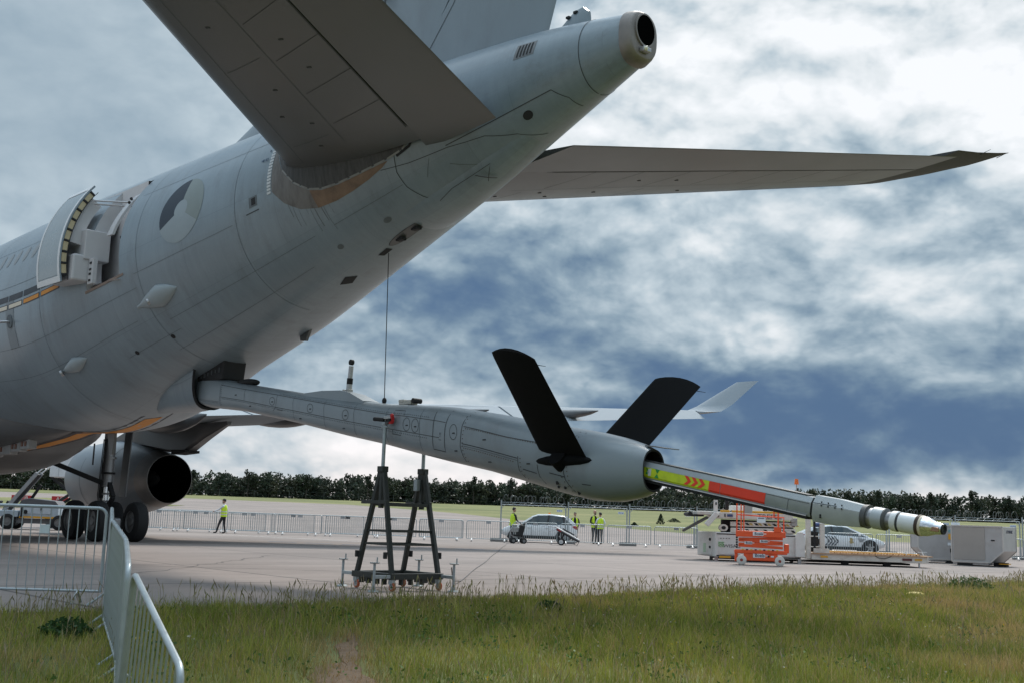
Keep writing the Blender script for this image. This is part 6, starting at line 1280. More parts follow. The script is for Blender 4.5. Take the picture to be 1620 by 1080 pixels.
mb = MB(); mb.beam((-1.15, 0.35, 1.30), (-0.25, 0.35, 1.95), 0.5, 0.10); lb_(mb, 'ramp_plate', mat('ramp_dark', (0.10, 0.09, 0.08), 0.7, var=0.2))
# upper bridge
mb = MB(); mb.box((1.36, 0.9, 2.06), (2.9, 1.9, 0.28)); br_ = lb_(mb, 'bridge_deck', LCR, bevel=0.02)
mb = MB(); mb.box((-0.35, 0.9, 2.14), (0.6, 1.7, 0.16)); lb_(mb, 'bridge_nose', LCR, br_, bevel=0.02)
mb = MB(); mb.tube((-0.90, 0.1, 2.08), (-0.90, 1.7, 2.08), 0.09, n=10); mb.box((-0.65, 0.9, 2.02), (0.5, 1.5, 0.08)); lb_(mb, 'bumper', BLACK, br_)
for x0, x1 in ((0.18, 0.52), (0.60, 1.15), (1.25, 2.75)): mb = MB(); mb.box(((x0 + x1) / 2, 0.02, 2.245), (x1 - x0, 0.10, 0.11)); lb_(mb, 'guide_rail', LYE, br_, bevel=0.01)
lettering('TREPEL', 0.27, WB, br_, (1.95, -0.060, 2.06), (R(90), 0, 0), extrude=0.006)
mb = MB(); mb.box((0.52, -0.06, 2.06), (0.20, 0.02, 0.11)); lb_(mb, 'blue_plate', mat('plate_blue', (0.03, 0.06, 0.16), 0.4), br_)
mb = MB(); mb.box((0.10, -0.06, 2.06), (0.05, 0.02, 0.14)); mb.box((0.34, -0.06, 2.06), (0.05, 0.02, 0.14)); lb_(mb, 'stencil_mark', WB, br_)
mb = MB(); mb.box((0.02, 0.1, 2.48), (0.15, 0.05, 0.54)); lb_(mb, 'stanchion', LWH, br_, kind='stuff') if False else lb_(mb, 'stanchion', LWH, br_); mb = MB(); mb.box((0.03, 0.07, 2.58), (0.05, 0.02, 0.12)); lb_(mb, 'stanchion_slot', BLACK, br_)
mb = MB(); mb.box((0.45, 0.3, 2.5), (0.12, 0.12, 0.50)); lb_(mb, 'bridge_gear', BLACK, br_)
mb = MB(); mb.box((1.3, 1.3, 2.42), (1.2, 0.5, 0.24)); lb_(mb, 'operator_console', LWH, br_, bevel=0.03)
mb = MB(); mb.tube((3.18, 1.2, 2.2), (3.18, 1.2, 3.62), 0.018, n=6); bpole = lb_(mb, 'beacon_pole', STEEL, br_); mb = MB(); mb.tube((3.18, 1.2, 3.62), (3.18, 1.2, 3.88), 0.085, 0.065, n=12); lb_(mb, 'beacon', mat('beacon_orange', (0.75, 0.16, 0.03), 0.3), br_, smooth=40)
mb = MB(); mb.pipe([(3.0, 1.2, 2.2), (3.0, 1.2, 3.15), (2.1, 1.2, 3.2), (2.1, 1.2, 2.2)], 0.02, 6); mb.box((2.3, 1.2, 3.3), (0.10, 0.08, 0.14)); mb.box((2.85, 1.2, 3.3), (0.05, 0.05, 0.14)); lb_(mb, 'hand_rail', STEEL, br_)
mb = MB(); mb.ball((3.1, 1.25, 2.82), 0.16, 10, 8, (1.6, 0.8, 0.5)); lb_(mb, 'canopy_light', WHITE, br_, smooth=60)
# mast and hydraulic columns before the platform
mb = MB(); mb.prism([(2.86, 0.30), (3.20, 0.30), (3.20, 1.20), (3.12, 1.42), (2.96, 1.42), (2.86, 1.15)], 'y', -0.18, 0.05); lb_(mb, 'column_guard', LWH, bevel=0.02)
for x, z1, m in ((3.36, 1.98, LCR), (3.86, 1.80, LCR)): mb = MB(); mb.box((x, 0.05, z1 / 2 + 0.15), (0.17, 0.16, z1 - 0.2)); lb_(mb, 'column', m, bevel=0.015)
mb = MB(); mb.box((3.58, 0.02, 1.10), (0.07, 0.10, 1.75)); lb_(mb, 'hydraulic_hose_track', BLACK); ld.scale = (1, 1, 0.80)
mb = MB(); mb.box((3.6, 0.5, 1.0), (0.4, 0.3, 0.9)); lb_(mb, 'pump_housing', DARK); mb = MB(); mb.box((2.45, 0.3, 0.9), (0.6, 0.5, 0.8)); lb_(mb, 'battery_housing', DARK)
mb = MB(); mb.tube((3.60, 0.2, 1.78), (3.82, 0.2, 1.78), 0.12, n=12); lb_(mb, 'blue_motor', mat('motor_blue', (0.08, 0.12, 0.28), 0.5), smooth=40)
mb = MB(); mb.box((2.86, 0.1, 1.86), (0.22, 0.2, 0.36)); mb.tube((2.8, -0.05, 1.94), (2.8, 0.0, 1.94), 0.10, n=12); lb_(mb, 'control_box', mat('control_grey', (0.33, 0.31, 0.30), 0.5), bevel=0.02)
for z in (0.78, 1.25): mb = MB(); mb.tube((3.4, 0, z), (3.86, 0, z), 0.025, n=6); lb_(mb, 'cross_tube', LCR)
# long low platform
mb = MB(); mb.box((5.50, 1.0, 0.36), (4.1, 2.2, 0.30)); pf = lb_(mb, 'platform', LCR, bevel=0.02)
mb = MB(); mb.box((5.50, -0.12, 0.50), (4.12, 0.06, 0.05)); lb_(mb, 'platform_edge', RUST, pf)
mb = MB(); mb.box((7.58, 1.0, 0.38), (0.06, 2.2, 0.26)); lb_(mb, 'end_plate', LCR, pf)
for k in range(18): mb = MB(); mb.tube((3.75 + k * 0.21, 0.05, 0.53), (3.75 + k * 0.21, 1.95, 0.53), 0.045, n=8); lb_(mb, 'roller', RUST, pf, smooth=40)
for y in (0.25, 1.0, 1.75): mb = MB(); mb.box((5.6, y, 0.585), (3.6 - y * 0.2, 0.14, 0.03)); lb_(mb, 'guide_strip', LYE if y != 1.0 else RUST, pf)
mb = MB(); mb.box((3.80, -0.10, 0.62), (0.55, 0.10, 0.20)); lb_(mb, 'lip_plate', LCR, pf)
mb = MB(); mb.box((7.7, 0.6, 0.50), (0.32, 0.8, 0.05)); lb_(mb, 'end_lip', RUST, pf)
for x in (3.9, 7.25): mb = MB(); mb.box((x, -0.105, 0.36), (0.26, 0.02, 0.08)); lb_(mb, 'reflector', LYE, pf)
mb = MB(); mb.box((6.85, -0.105, 0.35), (0.34, 0.02, 0.10)); lb_(mb, 'lamp_cluster', mat('lamp_dark_red', (0.10, 0.02, 0.02), 0.4), pf)
mb = MB(); mb.pipe([(5.7, -0.115, 0.48), (5.85, -0.12, 0.38), (6.05, -0.12, 0.36), (6.3, -0.115, 0.47)], 0.012, 5); lb_(mb, 'hanging_cable', BLACK, pf)
for x in (4.7, 6.2): mb = MB(); mb.tube((x, 0.1, 0.14), (x, 0.3, 0.14), 0.14, n=14); lb_(mb, 'platform_wheel', BLACK, pf)

for x in (7.3, 3.0): mb = MB(); mb.box((x, -0.02, 0.11), (0.05, 0.05, 0.22)); lb_(mb, 'platform_leg', STEEL, pf)
for x in (6.9, 7.5): mb = MB(); mb.beam((x, 0.1, 0.56), (x - 0.06, 0.1, 0.70), 0.03, 0.03); mb.beam((x - 0.2, 0.1, 0.70), (x + 0.12, 0.1, 0.70), 0.03, 0.02); lb_(mb, 'cargo_stop', WHITE, pf)

# ------------------------------------------------------------------ orange scissor lift
LOR = mat('lift_orange', (0.80, 0.095, 0.02), 0.45, var=0.06, scale=4, dirt=((0.3, 0.08, 0.04), 0.3), dscale=5)
NAVYP = mat('print_navy', (0.03, 0.035, 0.08), 0.5); TYRW = mat('white_tyre', (0.60, 0.58, 0.54), 0.7, var=0.1)
sl = tag(empty('scissor_lift', (8.55, 38.65, 0), R(-12)), 'small orange scissor lift parked in front of the cargo loader', 'scissor lift')
def sb_(mb, nm, m, par=None, **k): return mb.build(nm, m, par or sl, **k)
mb = MB(); mb.box((0, 0, 0.32), (1.10, 0.62, 0.34)); mb.box((0, 0, 0.44), (1.72, 0.66, 0.12)); mb.box((-0.80, 0, 0.30), (0.10, 0.6, 0.36)); ch = sb_(mb, 'chassis', LOR, bevel=0.025)
mb = MB(); mb.box((0.84, -0.1, 0.58), (0.16, 0.34, 0.30)); sb_(mb, 'battery_box', LOR, bevel=0.03)
for x in (-0.62, 0.62):
    for y in (-0.33, 0.33): wheel((x, y, 0.165), (0, 1, 0), 0.165, 0.10, TYRW, mat('hub_red', (0.32, 0.06, 0.04), 0.5), sl, lambda mb, nm, m, par, **k: mb.build(nm, m, par, **k), hubk=0.30, n=20)
for k in range(4):
    z = 0.62 + k * 0.085
    for y in (-0.24, 0.24): mb = MB(); s_ = 1 if k % 2 else -1; mb.beam((-0.72, y - 0.02, z - s_ * 0.022), (0.72, y - 0.02, z + s_ * 0.022), 0.05, 0.085); sb_(mb, 'scissor_arm', LOR, bevel=0.01)
for k in range(9): mb = MB(); mb.box((-0.58 + k * 0.14, -0.345, 0.515), (0.07, 0.012, 0.035)); sb_(mb, 'hazard_mark', BLACK if k % 2 else YB, ch)
for k in range(5): mb = MB(); mb.tube((-0.78, -0.22, 0.58 + k * 0.08), (-0.78, 0.22, 0.58 + k * 0.08), 0.035, n=8); sb_(mb, 'pivot_tube', BLACK)
mb = MB(); mb.box((0, 0, 1.03), (1.62, 0.74, 0.20)); dk = sb_(mb, 'work_platform', LOR, bevel=0.02)
mb = MB(); mb.box((0.55, -0.37, 1.20), (0.24, 0.03, 0.16)); sb_(mb, 'toe_board', LOR, dk)
def rail(P, nm='guard_rail'): mb = MB(); mb.pipe(P, 0.018, 6); sb_(mb, nm, LOR, dk, smooth=50)
for y in (-0.35, 0.35):
    rail([(-0.78, y, 1.1), (-0.78, y, 2.08), (-0.55, y, 2.10), (-0.55, y, 1.1)]); rail([(-0.64, y, 1.1), (-0.64, y, 2.05)])
    rail([(-0.78, y, 1.66), (0.76, y, 1.60), (0.76, y, 1.1)]); rail([(0.58, y, 1.1), (0.58, y, 1.95)]); rail([(0.44, y, 1.63), (0.44, y, 1.98)])
    rail([(-0.78, y, 2.08), (0.2, y, 2.02)])
rail([(-0.78, -0.35, 2.08), (-0.78, 0.35, 2.08)]); rail([(-0.78, -0.35, 1.62), (-0.78, 0.35, 1.62)]); rail([(0.76, -0.35, 1.60), (0.76, 0.35, 1.60)])
mb = MB(); mb.box((-0.40, -0.36, 1.86), (0.26, 0.12, 0.30)); sb_(mb, 'control_panel', mat('panel_grey', (0.36, 0.33, 0.31), 0.6, var=0.15), dk, bevel=0.02)
mb = MB(); mb.box((0.02, -0.385, 1.50), (0.28, 0.012, 0.18)); sb_(mb, 'notice_board', SIGN, dk)
mb = MB(); mb.box((0.02, -0.394, 1.555), (0.20, 0.004, 0.025)); sb_(mb, 'notice_print', NAVYP, dk)
def boels(x, z, s_, y, par):
    mb = MB(); mb.box((x, y, z), (2.55 * s_, 0.006, 0.95 * s_)); sb_(mb, 'logo_plate', WHITE, par)
    lettering('Boels', s_ * 0.95, NAVYP, par, (x + 0.02, y - 0.006, z), (R(90), 0, 0), bold=0.012 * s_)
    mb = MB(); mb.box((x + 1.65 * s_, y, z), (0.62 * s_, 0.006, 0.4 * s_)); sb_(mb, 'logo_tab', mat('logo_tab_pink', (0.75, 0.42, 0.36), 0.5), par)
boels(-0.08, 1.04, 0.135, -0.374, dk); boels(0.10, 0.80, 0.10, -0.292, sl); boels(-0.40, 0.735, 0.10, -0.292, sl); boels(-0.05, 0.33, 0.155, -0.316, ch)
mb = MB(); mb.tube((0.26, -0.33, 0.31), (0.26, -0.31, 0.31), 0.035, n=10); sb_(mb, 'knob', BLACK, ch); mb = MB(); mb.box((0.38, -0.314, 0.31), (0.10, 0.006, 0.05)); sb_(mb, 'data_plate', WHITE, ch)

# ------------------------------------------------------------------ aluminium cargo containers
ULDM = mat('container_aluminium', (0.44, 0.43, 0.43), 0.42, 0.35, var=0.10, scale=2.5, bump=0.06, bscale=4, dirt=((0.30, 0.27, 0.25), 0.3), dscale=2)
ULDD = mat('container_panel_tan', (0.36, 0.325, 0.30), 0.55, 0.15, var=0.06, scale=2)
def uld(label, loc, rz, mirror=False, wide=2.0, deep=1.5):
    r_ = tag(empty('cargo_container', loc, rz), label, 'container', 'aluminium cargo containers on the concrete')
    s_ = -1 if mirror else 1
    prof = [(0, 0.16), (1.50, 0.16), (wide, 0.62), (wide, 1.60), (0, 1.60)]; prof = [(s_ * x, z) for x, z in prof]
    mb = MB(); mb.prism(prof, 'y', 0, deep); b = mb.build('shell', ULDM, r_, bevel=0.015)
    for (x0, z0), (x1, z1) in zip(prof, prof[1:] + prof[:1]):
        for y in (-0.006, deep + 0.006): mb = MB(); mb.beam((x0, y, z0), (x1, y, z1), 0.05, 0.05, upv=(0, 1, 0)); mb.build('edge_extrusion', mat('extrusion', (0.55, 0.53, 0.51), 0.4, 0.5), b)
    mb = MB(); mb.box((s_ * 0.72, deep / 2, 0.10), (1.40, deep - 0.06, 0.10)); mb.build('base_pallet', STEEL, b); 
    mb = MB(); mb.box((s_ * 0.5, 0.1, 0.06), (0.6, 0.2, 0.10)); mb.build('roller_gap', BLACK, b)
    return r_, b, s_
UB = uld('larger metal cargo container with dark lettering at the frame edge', (18.35, 47.4, 0), R(-38), deep=2.0)
# tan door panel faces the camera, lettered end turned away
r_, b, s_ = UB
mb = MB(); mb.box((0.70, -0.012, 0.90), (1.22, 0.014, 1.30)); mb.build('door_panel', ULDD, b, bevel=0.004)
mb = MB(); mb.box((1.62, -0.008, 1.05), (0.14, 0.02, 0.05)); mb.build('latch', BLACK, b)
lettering('AT 9999 MZ', 0.17, NAVYP, b, (2.008, 1.0, 1.40), (R(90), 0, R(90)), bold=0.004)
mb = MB(); mb.box((1.75, 0.6, 0.09), (0.5, 0.35, 0.16)); mb.build('tie_down', BLACK, b); mb = MB(); mb.box((1.9, 0.6, 0.12), (0.35, 0.45, 0.04)); mb.build('yellow_bar', LYE, b)
UA = uld('smaller metal cargo container with a yellow label and slanted lower corner', (19.75, 49.5, 0), R(-8), mirror=True, wide=1.95)
r_, b, s_ = UA
for x, z, dx, dz, m, nm in ((-0.62, 1.13, 0.16, 0.24, LYE, 'yellow_label'), (-0.62, 1.38, 0.14, 0.10, mat('label_teal', (0.16, 0.36, 0.38), 0.5), 'teal_label'), (-0.58, 0.82, 0.30, 0.12, SIGN, 'white_label'), (-0.56, 0.55, 0.16, 0.16, BLACK, 'black_vent'), (-0.20, 0.95, 0.25, 0.06, WHITE, 'handle_plate')):
    mb = MB(); mb.box((x, -0.012, z), (dx, 0.014, dz)); mb.build(nm, m, b)
mb = MB(); mb.box((-0.30, 0.4, 1.68), (0.3, 0.3, 0.14)); mb.build('top_lug', SIGN, b)

# ------------------------------------------------------------------ ground vehicles beyond the main gear
bl = tag(empty('belt_loader', (-23.3, 54.5, 0), R(4)), 'pale blue-grey belt loader with orange stripe and raised conveyor under the nose side', 'belt loader')
bl['label'] = 'pale blue-grey belt loader with an orange stripe and a raised conveyor arm'
PBL = mat('loader_pale_blue', (0.40, 0.47, 0.53), 0.45, var=0.08, scale=3, dirt=((0.2, 0.2, 0.2), 0.3), dscale=4)
mb = MB(); mb.box((1.40, 0, 0.86), (1.75, 1.3, 0.56)); mb.box((-0.5, 0, 0.72), (1.9, 1.3, 0.30)); bb_ = mb.build('vehicle_body', PBL, bl, bevel=0.03)
mb = MB(); mb.prism([(0.42, 1.15), (2.28, 1.15), (2.1, 1.36), (0.9, 1.46), (0.55, 1.38)], 'y', -0.6, 0.6); mb.build('engine_hood', mat('hood_grey', (0.10, 0.10, 0.11), 0.5, var=0.1), bl, bevel=0.03)
mb = MB(); mb.box((1.38, -0.66, 0.58), (1.7, 0.02, 0.09)); mb.build('orange_stripe', LYE, bl)
for x in (0.85, 1.30, 1.75): mb = MB(); mb.box((x, -0.66, 0.92), (0.36, 0.02, 0.34)); mb.build('access_door', mat('access_grey', (0.50, 0.55, 0.60), 0.4, var=0.06), bb_)
mb = MB(); mb.box((0.62, -0.67, 0.82), (0.07, 0.05, 0.52)); mb.tube((0.80, -0.70, 0.82), (0.80, -0.64, 0.82), 0.10, n=10); mb.box((1.5, -0.68, 0.98), (0.05, 0.03, 0.16)); mb.build('fitting', BLACK, bb_)
mb = MB(); mb.box((1.3, 0, 0.40), (1.9, 1.1, 0.22)); mb.build('chassis', mat('chassis_grey', (0.16, 0.16, 0.165), 0.7), bl)
for x in (0.0, 2.35):
    for y in (-0.58, 0.58): wheel((x, y, 0.36), (0, 1, 0), 0.36, 0.24, TYRE, HUB, bl, lambda mb, nm, m, par, **k: mb.build(nm, m, par, **k), n=22)
mb = MB(); mb.loft([[Vector((0.46 * math.cos(t), y, 0.36 + 0.46 * math.sin(t))) for t in np.linspace(0.2, math.pi - 0.2, 12)] for y in (-0.62, -0.46)], cap=False, closed=False); mb.build('mudguard', TRIM, bl)
for y in (-0.35, 0.35): mb = MB(); mb.beam((-0.3, y, 0.85), (1.05, y, 2.65), 0.07, 0.16); mb.build('conveyor_side', mat('conveyor_grey', (0.35, 0.36, 0.37), 0.5, 0.3, var=0.1), bl)
mb = MB(); mb.beam((-0.2, 0, 0.95), (1.02, 0, 2.58), 0.62, 0.05); mb.build('conveyor_belt', BLACK, bl)
for k in range(4): mb = MB(); t = 0.2 + k * 0.25; mb.tube((-0.3 + 1.35 * t, -0.36, 0.85 + 1.8 * t), (-0.3 + 1.35 * t, 0.36, 0.85 + 1.8 * t), 0.04, n=8); mb.build('roller', STEEL, bl)
mb = MB(); mb.beam((0.75, -0.1, 1.3), (1.2, -0.1, 2.1), 0.10, 0.12); mb.build('lift_ram', BLACK, bl)
for y in (-0.3, 0.3): mb = MB(); mb.tube((1.05, y, 2.65), (1.45, y, 3.02), 0.03, n=8); mb.build('stop_bar', WHITE, bl)
mb = MB(); mb.ball((1.45, -0.3, 3.04), 0.09, 10, 8); mb.build('yellow_knob', mat('knob_yellow', (0.65, 0.42, 0.03), 0.5), bl, smooth=60)
for x in (-0.75, -0.35): mb = MB(); mb.box((x, 0.1, 1.05), (0.10, 0.45, 0.55), rot=Matrix.Rotation(R(24), 3, 'Y')); mb.build('seat_back', BLACK, bl, bevel=0.03)
mb = MB(); mb.box((-0.72, -0.66, 0.66), (0.30, 0.02, 0.10)); mb.box((-1.0, -0.4, 0.22), (0.2, 0.3, 0.12)); mb.build('corner_marker', LYE, bl)
hl = tag(empty('catering_truck', (-22.9, 60.5, 0), R(8)), 'white raised truck box on dark scissor struts beyond the engine nacelle', 'truck')
mb = MB(); mb.box((0.2, 0, 3.45), (2.3, 2.0, 1.7)); bx_ = mb.build('cargo_box', WHITE, hl, bevel=0.04)
for x in (-0.5, 0.2, 0.9): mb = MB(); mb.box((x, -1.006, 3.45), (0.03, 0.012, 1.6)); mb.build('panel_rib', mat('rib_grey', (0.5, 0.51, 0.52), 0.5), bx_)
for y in (-0.7, 0.7):
    mb = MB(); mb.beam((-0.9, y, 1.0), (1.2, y, 2.6), 0.10, 0.14); mb.build('scissor_strut', TRIM, hl); mb = MB(); mb.beam((1.2, y, 1.0), (-0.9, y, 2.6), 0.10, 0.14); mb.build('scissor_strut', TRIM, hl)
mb = MB(); mb.box((0.2, 0, 0.85), (2.6, 1.8, 0.24)); mb.box((1.9, 0, 1.2), (0.9, 1.8, 1.0)); mb.build('truck_chassis', TRIM, hl, bevel=0.04)
for x in (-0.6, 1.8):
    for y in (-0.8, 0.8): wheel((x, y, 0.42), (0, 1, 0), 0.42, 0.28, TYRE, HUB, hl, lambda mb, nm, m, par, **k: mb.build(nm, m, par, **k), n=20)
# red taxiway signs on the far grass
SRED = mat('sign_red', (0.45, 0.02, 0.03), 0.5, var=0.05)
for x, y, wd, tx, lb in ((-55.5, 132.0, 2.4, 'A/F/B', 'longer red taxiway sign on the far grass, seen past the conveyor arm'), (-52.0, 134.0, 1.8, 'A/F', 'shorter red taxiway sign beside the engine nacelle, on the far grass')):
    r_ = tag(empty('taxiway_sign', (x, y, H(x, y)), R(8)), lb, 'sign'); mb = MB(); mb.box((0, 0, 0.75), (wd, 0.18, 0.62)); mb.build('sign_board', SRED, r_, bevel=0.02)
    for sx in (-0.35, 0.35): mb = MB(); mb.box((sx * wd, 0, 0.22), (0.08, 0.08, 0.44)); mb.build('sign_leg', STEEL, r_)
    lettering(tx, 0.55, SIGN, r_, (0, -0.10, 0.75), (R(90), 0, 0))
# ------------------------------------------------------------------ far airfield: grass island, markings
sheet('grass_island', [(-50, 109), (-48, 122), (-45, 143), (-46, 165), (-79, 198), (-82, 184), (-210, 184), (-210, 109)], bpy.data.materials['meadow_ground'], 0.03)
def mark(px, name, m): return sheet(name, px, m, 0.006)
for k in range(7):
    x = -9.8 + k * 1.55; y = 47.5 - k * 0.28
    mark([(x, y), (x + 1.2, y - 0.2), (x + 1.28, y + 0.02), (x + 0.08, y + 0.22)], 'blue_marking', PAINTB)
mark([(-8.9, 43.8), (-6.4, 44.6), (-6.35, 44.45), (-8.85, 43.65)], 'white_marking', PAINT); mark([(-11.5, 43.9), (-9.6, 43.55), (-9.6, 43.42), (-11.5, 43.77)], 'white_marking', PAINT)
mark([(-15.0, 58.2), (-3.0, 50.0), (-2.9, 50.15), (-14.9, 58.35)], 'white_marking', PAINT)
mark([(14.0, 38.2), (15.4, 38.0), (15.4, 37.92), (14.0, 38.12)], 'white_marking', PAINT)
# cracks and patched joints in the slabs
mb = MB()
def crack(p0, p1, wd=0.05, amp=0.15, n=40):
    p0, p1 = Vector((*p0, 0)), Vector((*p1, 0)); d = (p1 - p0).normalized(); s_ = Vector((-d.y, d.x, 0)); L_ = []; R_ = []
    for i in range(n + 1):
        q = p0.lerp(p1, i / n) + s_ * amp * (math.sin(i * 0.9) * 0.4 + random.uniform(-0.5, 0.5)); w_ = wd * random.uniform(0.3, 1.2); L_.append(q + s_ * w_ / 2 + Vector((0, 0, 0.003))); R_.append(q - s_ * w_ / 2 + Vector((0, 0, 0.003)))
    m_ = MB(); m_.add(L_ + R_, [(i, i + 1, n + 2 + i, n + 1 + i) for i in range(n)]); o = m_.build('slab_crack', mat('crack_dark', (0.10, 0.09, 0.085), 0.95, var=0.3, scale=6)); o['kind'] = 'structure'; return o
crack((-6.9, 21.5), (-6.6, 33.0), 0.06); crack((-8.2, 24.8), (3.0, 25.9), 0.05, 0.08); crack((-3.6, 20.4), (0.6, 23.0), 0.04, 0.06); crack((2.0, 27.0), (9.0, 33.0), 0.04, 0.08)

# ------------------------------------------------------------------ foliage helpers
def quads_mesh(name, C, sz, m, tint=None, aspect=1.0, flat=0.0):
    """Leaf clumps: randomly turned four-cornered leaves at the points C."""
    n = len(C); a = rng.normal(size=(n, 3)); a /= np.linalg.norm(a, axis=1)[:, None]; b = rng.normal(size=(n, 3)); b -= a * (a * b).sum(1)[:, None]; b /= np.linalg.norm(b, axis=1)[:, None]
    s_ = np.broadcast_to(np.asarray(sz, float), (n,))[:, None]
    V = np.stack([C - a * s_ * 0.5, C + b * s_ * 0.36 * aspect, C + a * s_ * 0.5, C - b * s_ * 0.36 * aspect], 1).reshape(-1, 3)
    return raw_mesh(name, V, np.arange(4 * n).reshape(n, 4), m, None if tint is None else np.repeat(tint, 4, 0))
def raw_mesh(name, V, F, m, tint=None):
    me = bpy.data.meshes.new(name); nv, nf, k = len(V), len(F), F.shape[1]
    me.vertices.add(nv); me.vertices.foreach_set('co', np.ascontiguousarray(V, np.float32).ravel())
    me.loops.add(nf * k); me.loops.foreach_set('vertex_index', np.ascontiguousarray(F, np.int32).ravel())
    me.polygons.add(nf); me.polygons.foreach_set('loop_start', np.arange(0, nf * k, k, dtype=np.int32))
    me.update(calc_edges=True)
    if tint is not None:
        at = me.color_attributes.new('tint', 'FLOAT_COLOR', 'POINT'); c = np.ones((nv, 4), np.float32); c[:, :3] = tint; at.data.foreach_set('color', c.ravel())
    me.materials.append(m); return me
def leaf_material(name, rough=0.6, transl=0.25):
    m = bpy.data.materials.new(name); m.use_nodes = True; n = m.node_tree.nodes; l = m.node_tree.links; b = n['Principled BSDF']; b.inputs['Roughness'].default_value = rough; b.inputs['Specular IOR Level'].default_value = 0.25
    a = n.new('ShaderNodeAttribute'); a.attribute_name = 'tint'; l.new(a.outputs['Color'], b.inputs['Base Color'])
    t = n.new('ShaderNodeBsdfTranslucent'); l.new(a.outputs['Color'], t.inputs['Color']); mx_ = n.new('ShaderNodeMixShader'); mx_.inputs[0].default_value = transl
    l.new(b.outputs[0], mx_.inputs[1]); l.new(t.outputs[0], mx_.inputs[2]); l.new(mx_.outputs[0], n['Material Output'].inputs[0]); return m
LEAF = leaf_material('tree_leaf'); GRASSM = leaf_material('grass_blade', 0.55, 0.3)
BARK = mat('bark', (0.045, 0.036, 0.030), 0.9, var=0.3, scale=3)
def crown_points(cx, cy, z0, h, rad, n, pine=False):
    """Points through a lobed crown."""
    k = 9 if not pine else 7; P = []
    for i in range(k):
        t = rng.uniform(0.15, 1.0) if not pine else rng.uniform(0.45, 1.0)
        rr_ = rad * (0.75 if pine else 1.0) * (1 - 0.6 * abs(t - 0.45)); th = rng.uniform(0, 6.28); d = rng.uniform(0.1, 0.75) * rr_
        c = np.array([cx + d * math.cos(th), cy + d * math.sin(th), z0 + h * t * 0.92]); q = rng.normal(size=(n // k, 3)); q /= np.linalg.norm(q, axis=1)[:, None] + 1e-6
        P.append(c + q * (rng.uniform(0.4, 1.0, (n // k, 1)) ** 0.5) * np.array([rr_ * 0.55, rr_ * 0.55, h * (0.17 if not pine else 0.11)]))
    return np.concatenate(P)
# far wood: one mass of foliage behind, trunks showing here and there
Cs = []; Ts = []; trunks = MB()
base = np.array([0.040, 0.055, 0.036])
for i in range(1150):
    x = rng.uniform(-330, 330); row = rng.choice([0, 1, 2]); y = 418 + row * 7 + rng.uniform(-4, 4) - 0.06 * max(0, x); h = rng.uniform(6.2, 8.6) + row * 0.55 + (0.8 if x > 80 else 0); rad = rng.uniform(2.4, 3.9); z = H(x, y)
    if abs(x) > 0.48 * y + 25: continue
    P = crown_points(x, y, z + 0.5, h - 0.5, rad, 207); Cs.append(P); tone = base * rng.uniform(0.75, 1.3) * np.array([rng.uniform(0.9, 1.25), 1, rng.uniform(0.85, 1.1)])
    Ts.append(tone[None] * rng.uniform(0.7, 1.35, (len(P), 1)))
    if row == 0 and rng.random() < 0.7: trunks.tube((x, y - 0.5, z - 0.3), (x + rng.uniform(-0.4, 0.4), y, z + h * 0.6), 0.16, 0.08, 5, cap=False)
# undergrowth that closes the foot of the wood
xs_ = rng.uniform(-240, 240, 34000); ys_ = 414 - 0.06 * np.maximum(0, xs_) + rng.uniform(0, 22, 34000)
zb_ = 0.0175 * (ys_ - 75); Cs.append(np.stack([xs_, ys_, zb_ + rng.uniform(0, 4.2, 34000) * (0.6 + 0.4 * np.sin(xs_ * 0.21))], 1)); Ts.append(base[None] * rng.uniform(0.5, 1.15, (34000, 1)))
C_ = np.concatenate(Cs); T_ = np.concatenate(Ts)
me = quads_mesh('woodland_foliage', C_, rng.uniform(0.6, 1.2, len(C_)), LEAF, T_); wo = bpy.data.objects.new('woodland', me); COL.objects.link(wo); tag(wo, 'dark mixed wood closing off the airfield along the skyline', 'woodland', kind='stuff')
trunks.build('woodland_trunks', BARK, wo, kind='stuff')
# single pines standing above the wood
pine_spots = [(-113, 9.8, 'tall dark pine above the wood just past the engine nozzle'), (-93, 10.2, 'ragged pine above the wood over the person at the barrier'), (-72, 9.4, 'low-crowned pine above the wood between the person and the trestle'), (-50, 9.6, 'flat-topped pine above the wood close to the trestle'), (-31, 10.2, 'leaning pine above the wood behind the trestle'), (-12, 9.8, 'small pine above the wood where the boom crosses the skyline'), (1.5, 11.4, 'tall split-topped pine above the wood beneath the boom body'),
              (103, 9.8, 'pine just above the telescopic tube, left of the nozzle housing'), (112.0, 10.2, 'slim pine rising over the nozzle housing'), (120.5, 9.8, 'second slim pine rising over the nozzle housing'), (131, 10.6, 'broad pine above the wood beyond the nozzle collar'), (149, 10.0, 'round-headed pine above the wood over the nozzle tip'), (163, 10.8, 'dark spreading pine above the wood over the yellow-labelled container'), (176, 10.4, 'wind-blown pine above the wood over the larger container')]
for x, h, lb in pine_spots:
    y = 412.0 - 0.06 * max(0, x); z = H(x, y); r_ = tag(empty('pine_tree', (x, y, z)), lb, 'tree', 'pines standing above the far wood')
    mb = MB(); mb.tube((0, 0, -0.3), (0.2, 0, h * 0.9), 0.20, 0.07, 7); [mb.tube((0.1, 0, h * q), (rng.uniform(-1.4, 1.4), rng.uniform(-1, 1), h * q + 0.6), 0.06, 0.03, 4) for q in (0.6, 0.7, 0.8)]; mb.build('trunk', BARK, r_)
    P = crown_points(0, 0, 0, h, rng.uniform(1.7, 2.5), 420, pine=True); me = quads_mesh('crown', P, rng.uniform(0.35, 0.8, len(P)), LEAF, base[None] * rng.uniform(0.45, 1.1, (len(P), 1)))
    o = bpy.data.objects.new('crown', me); COL.objects.link(o); o.parent = r_
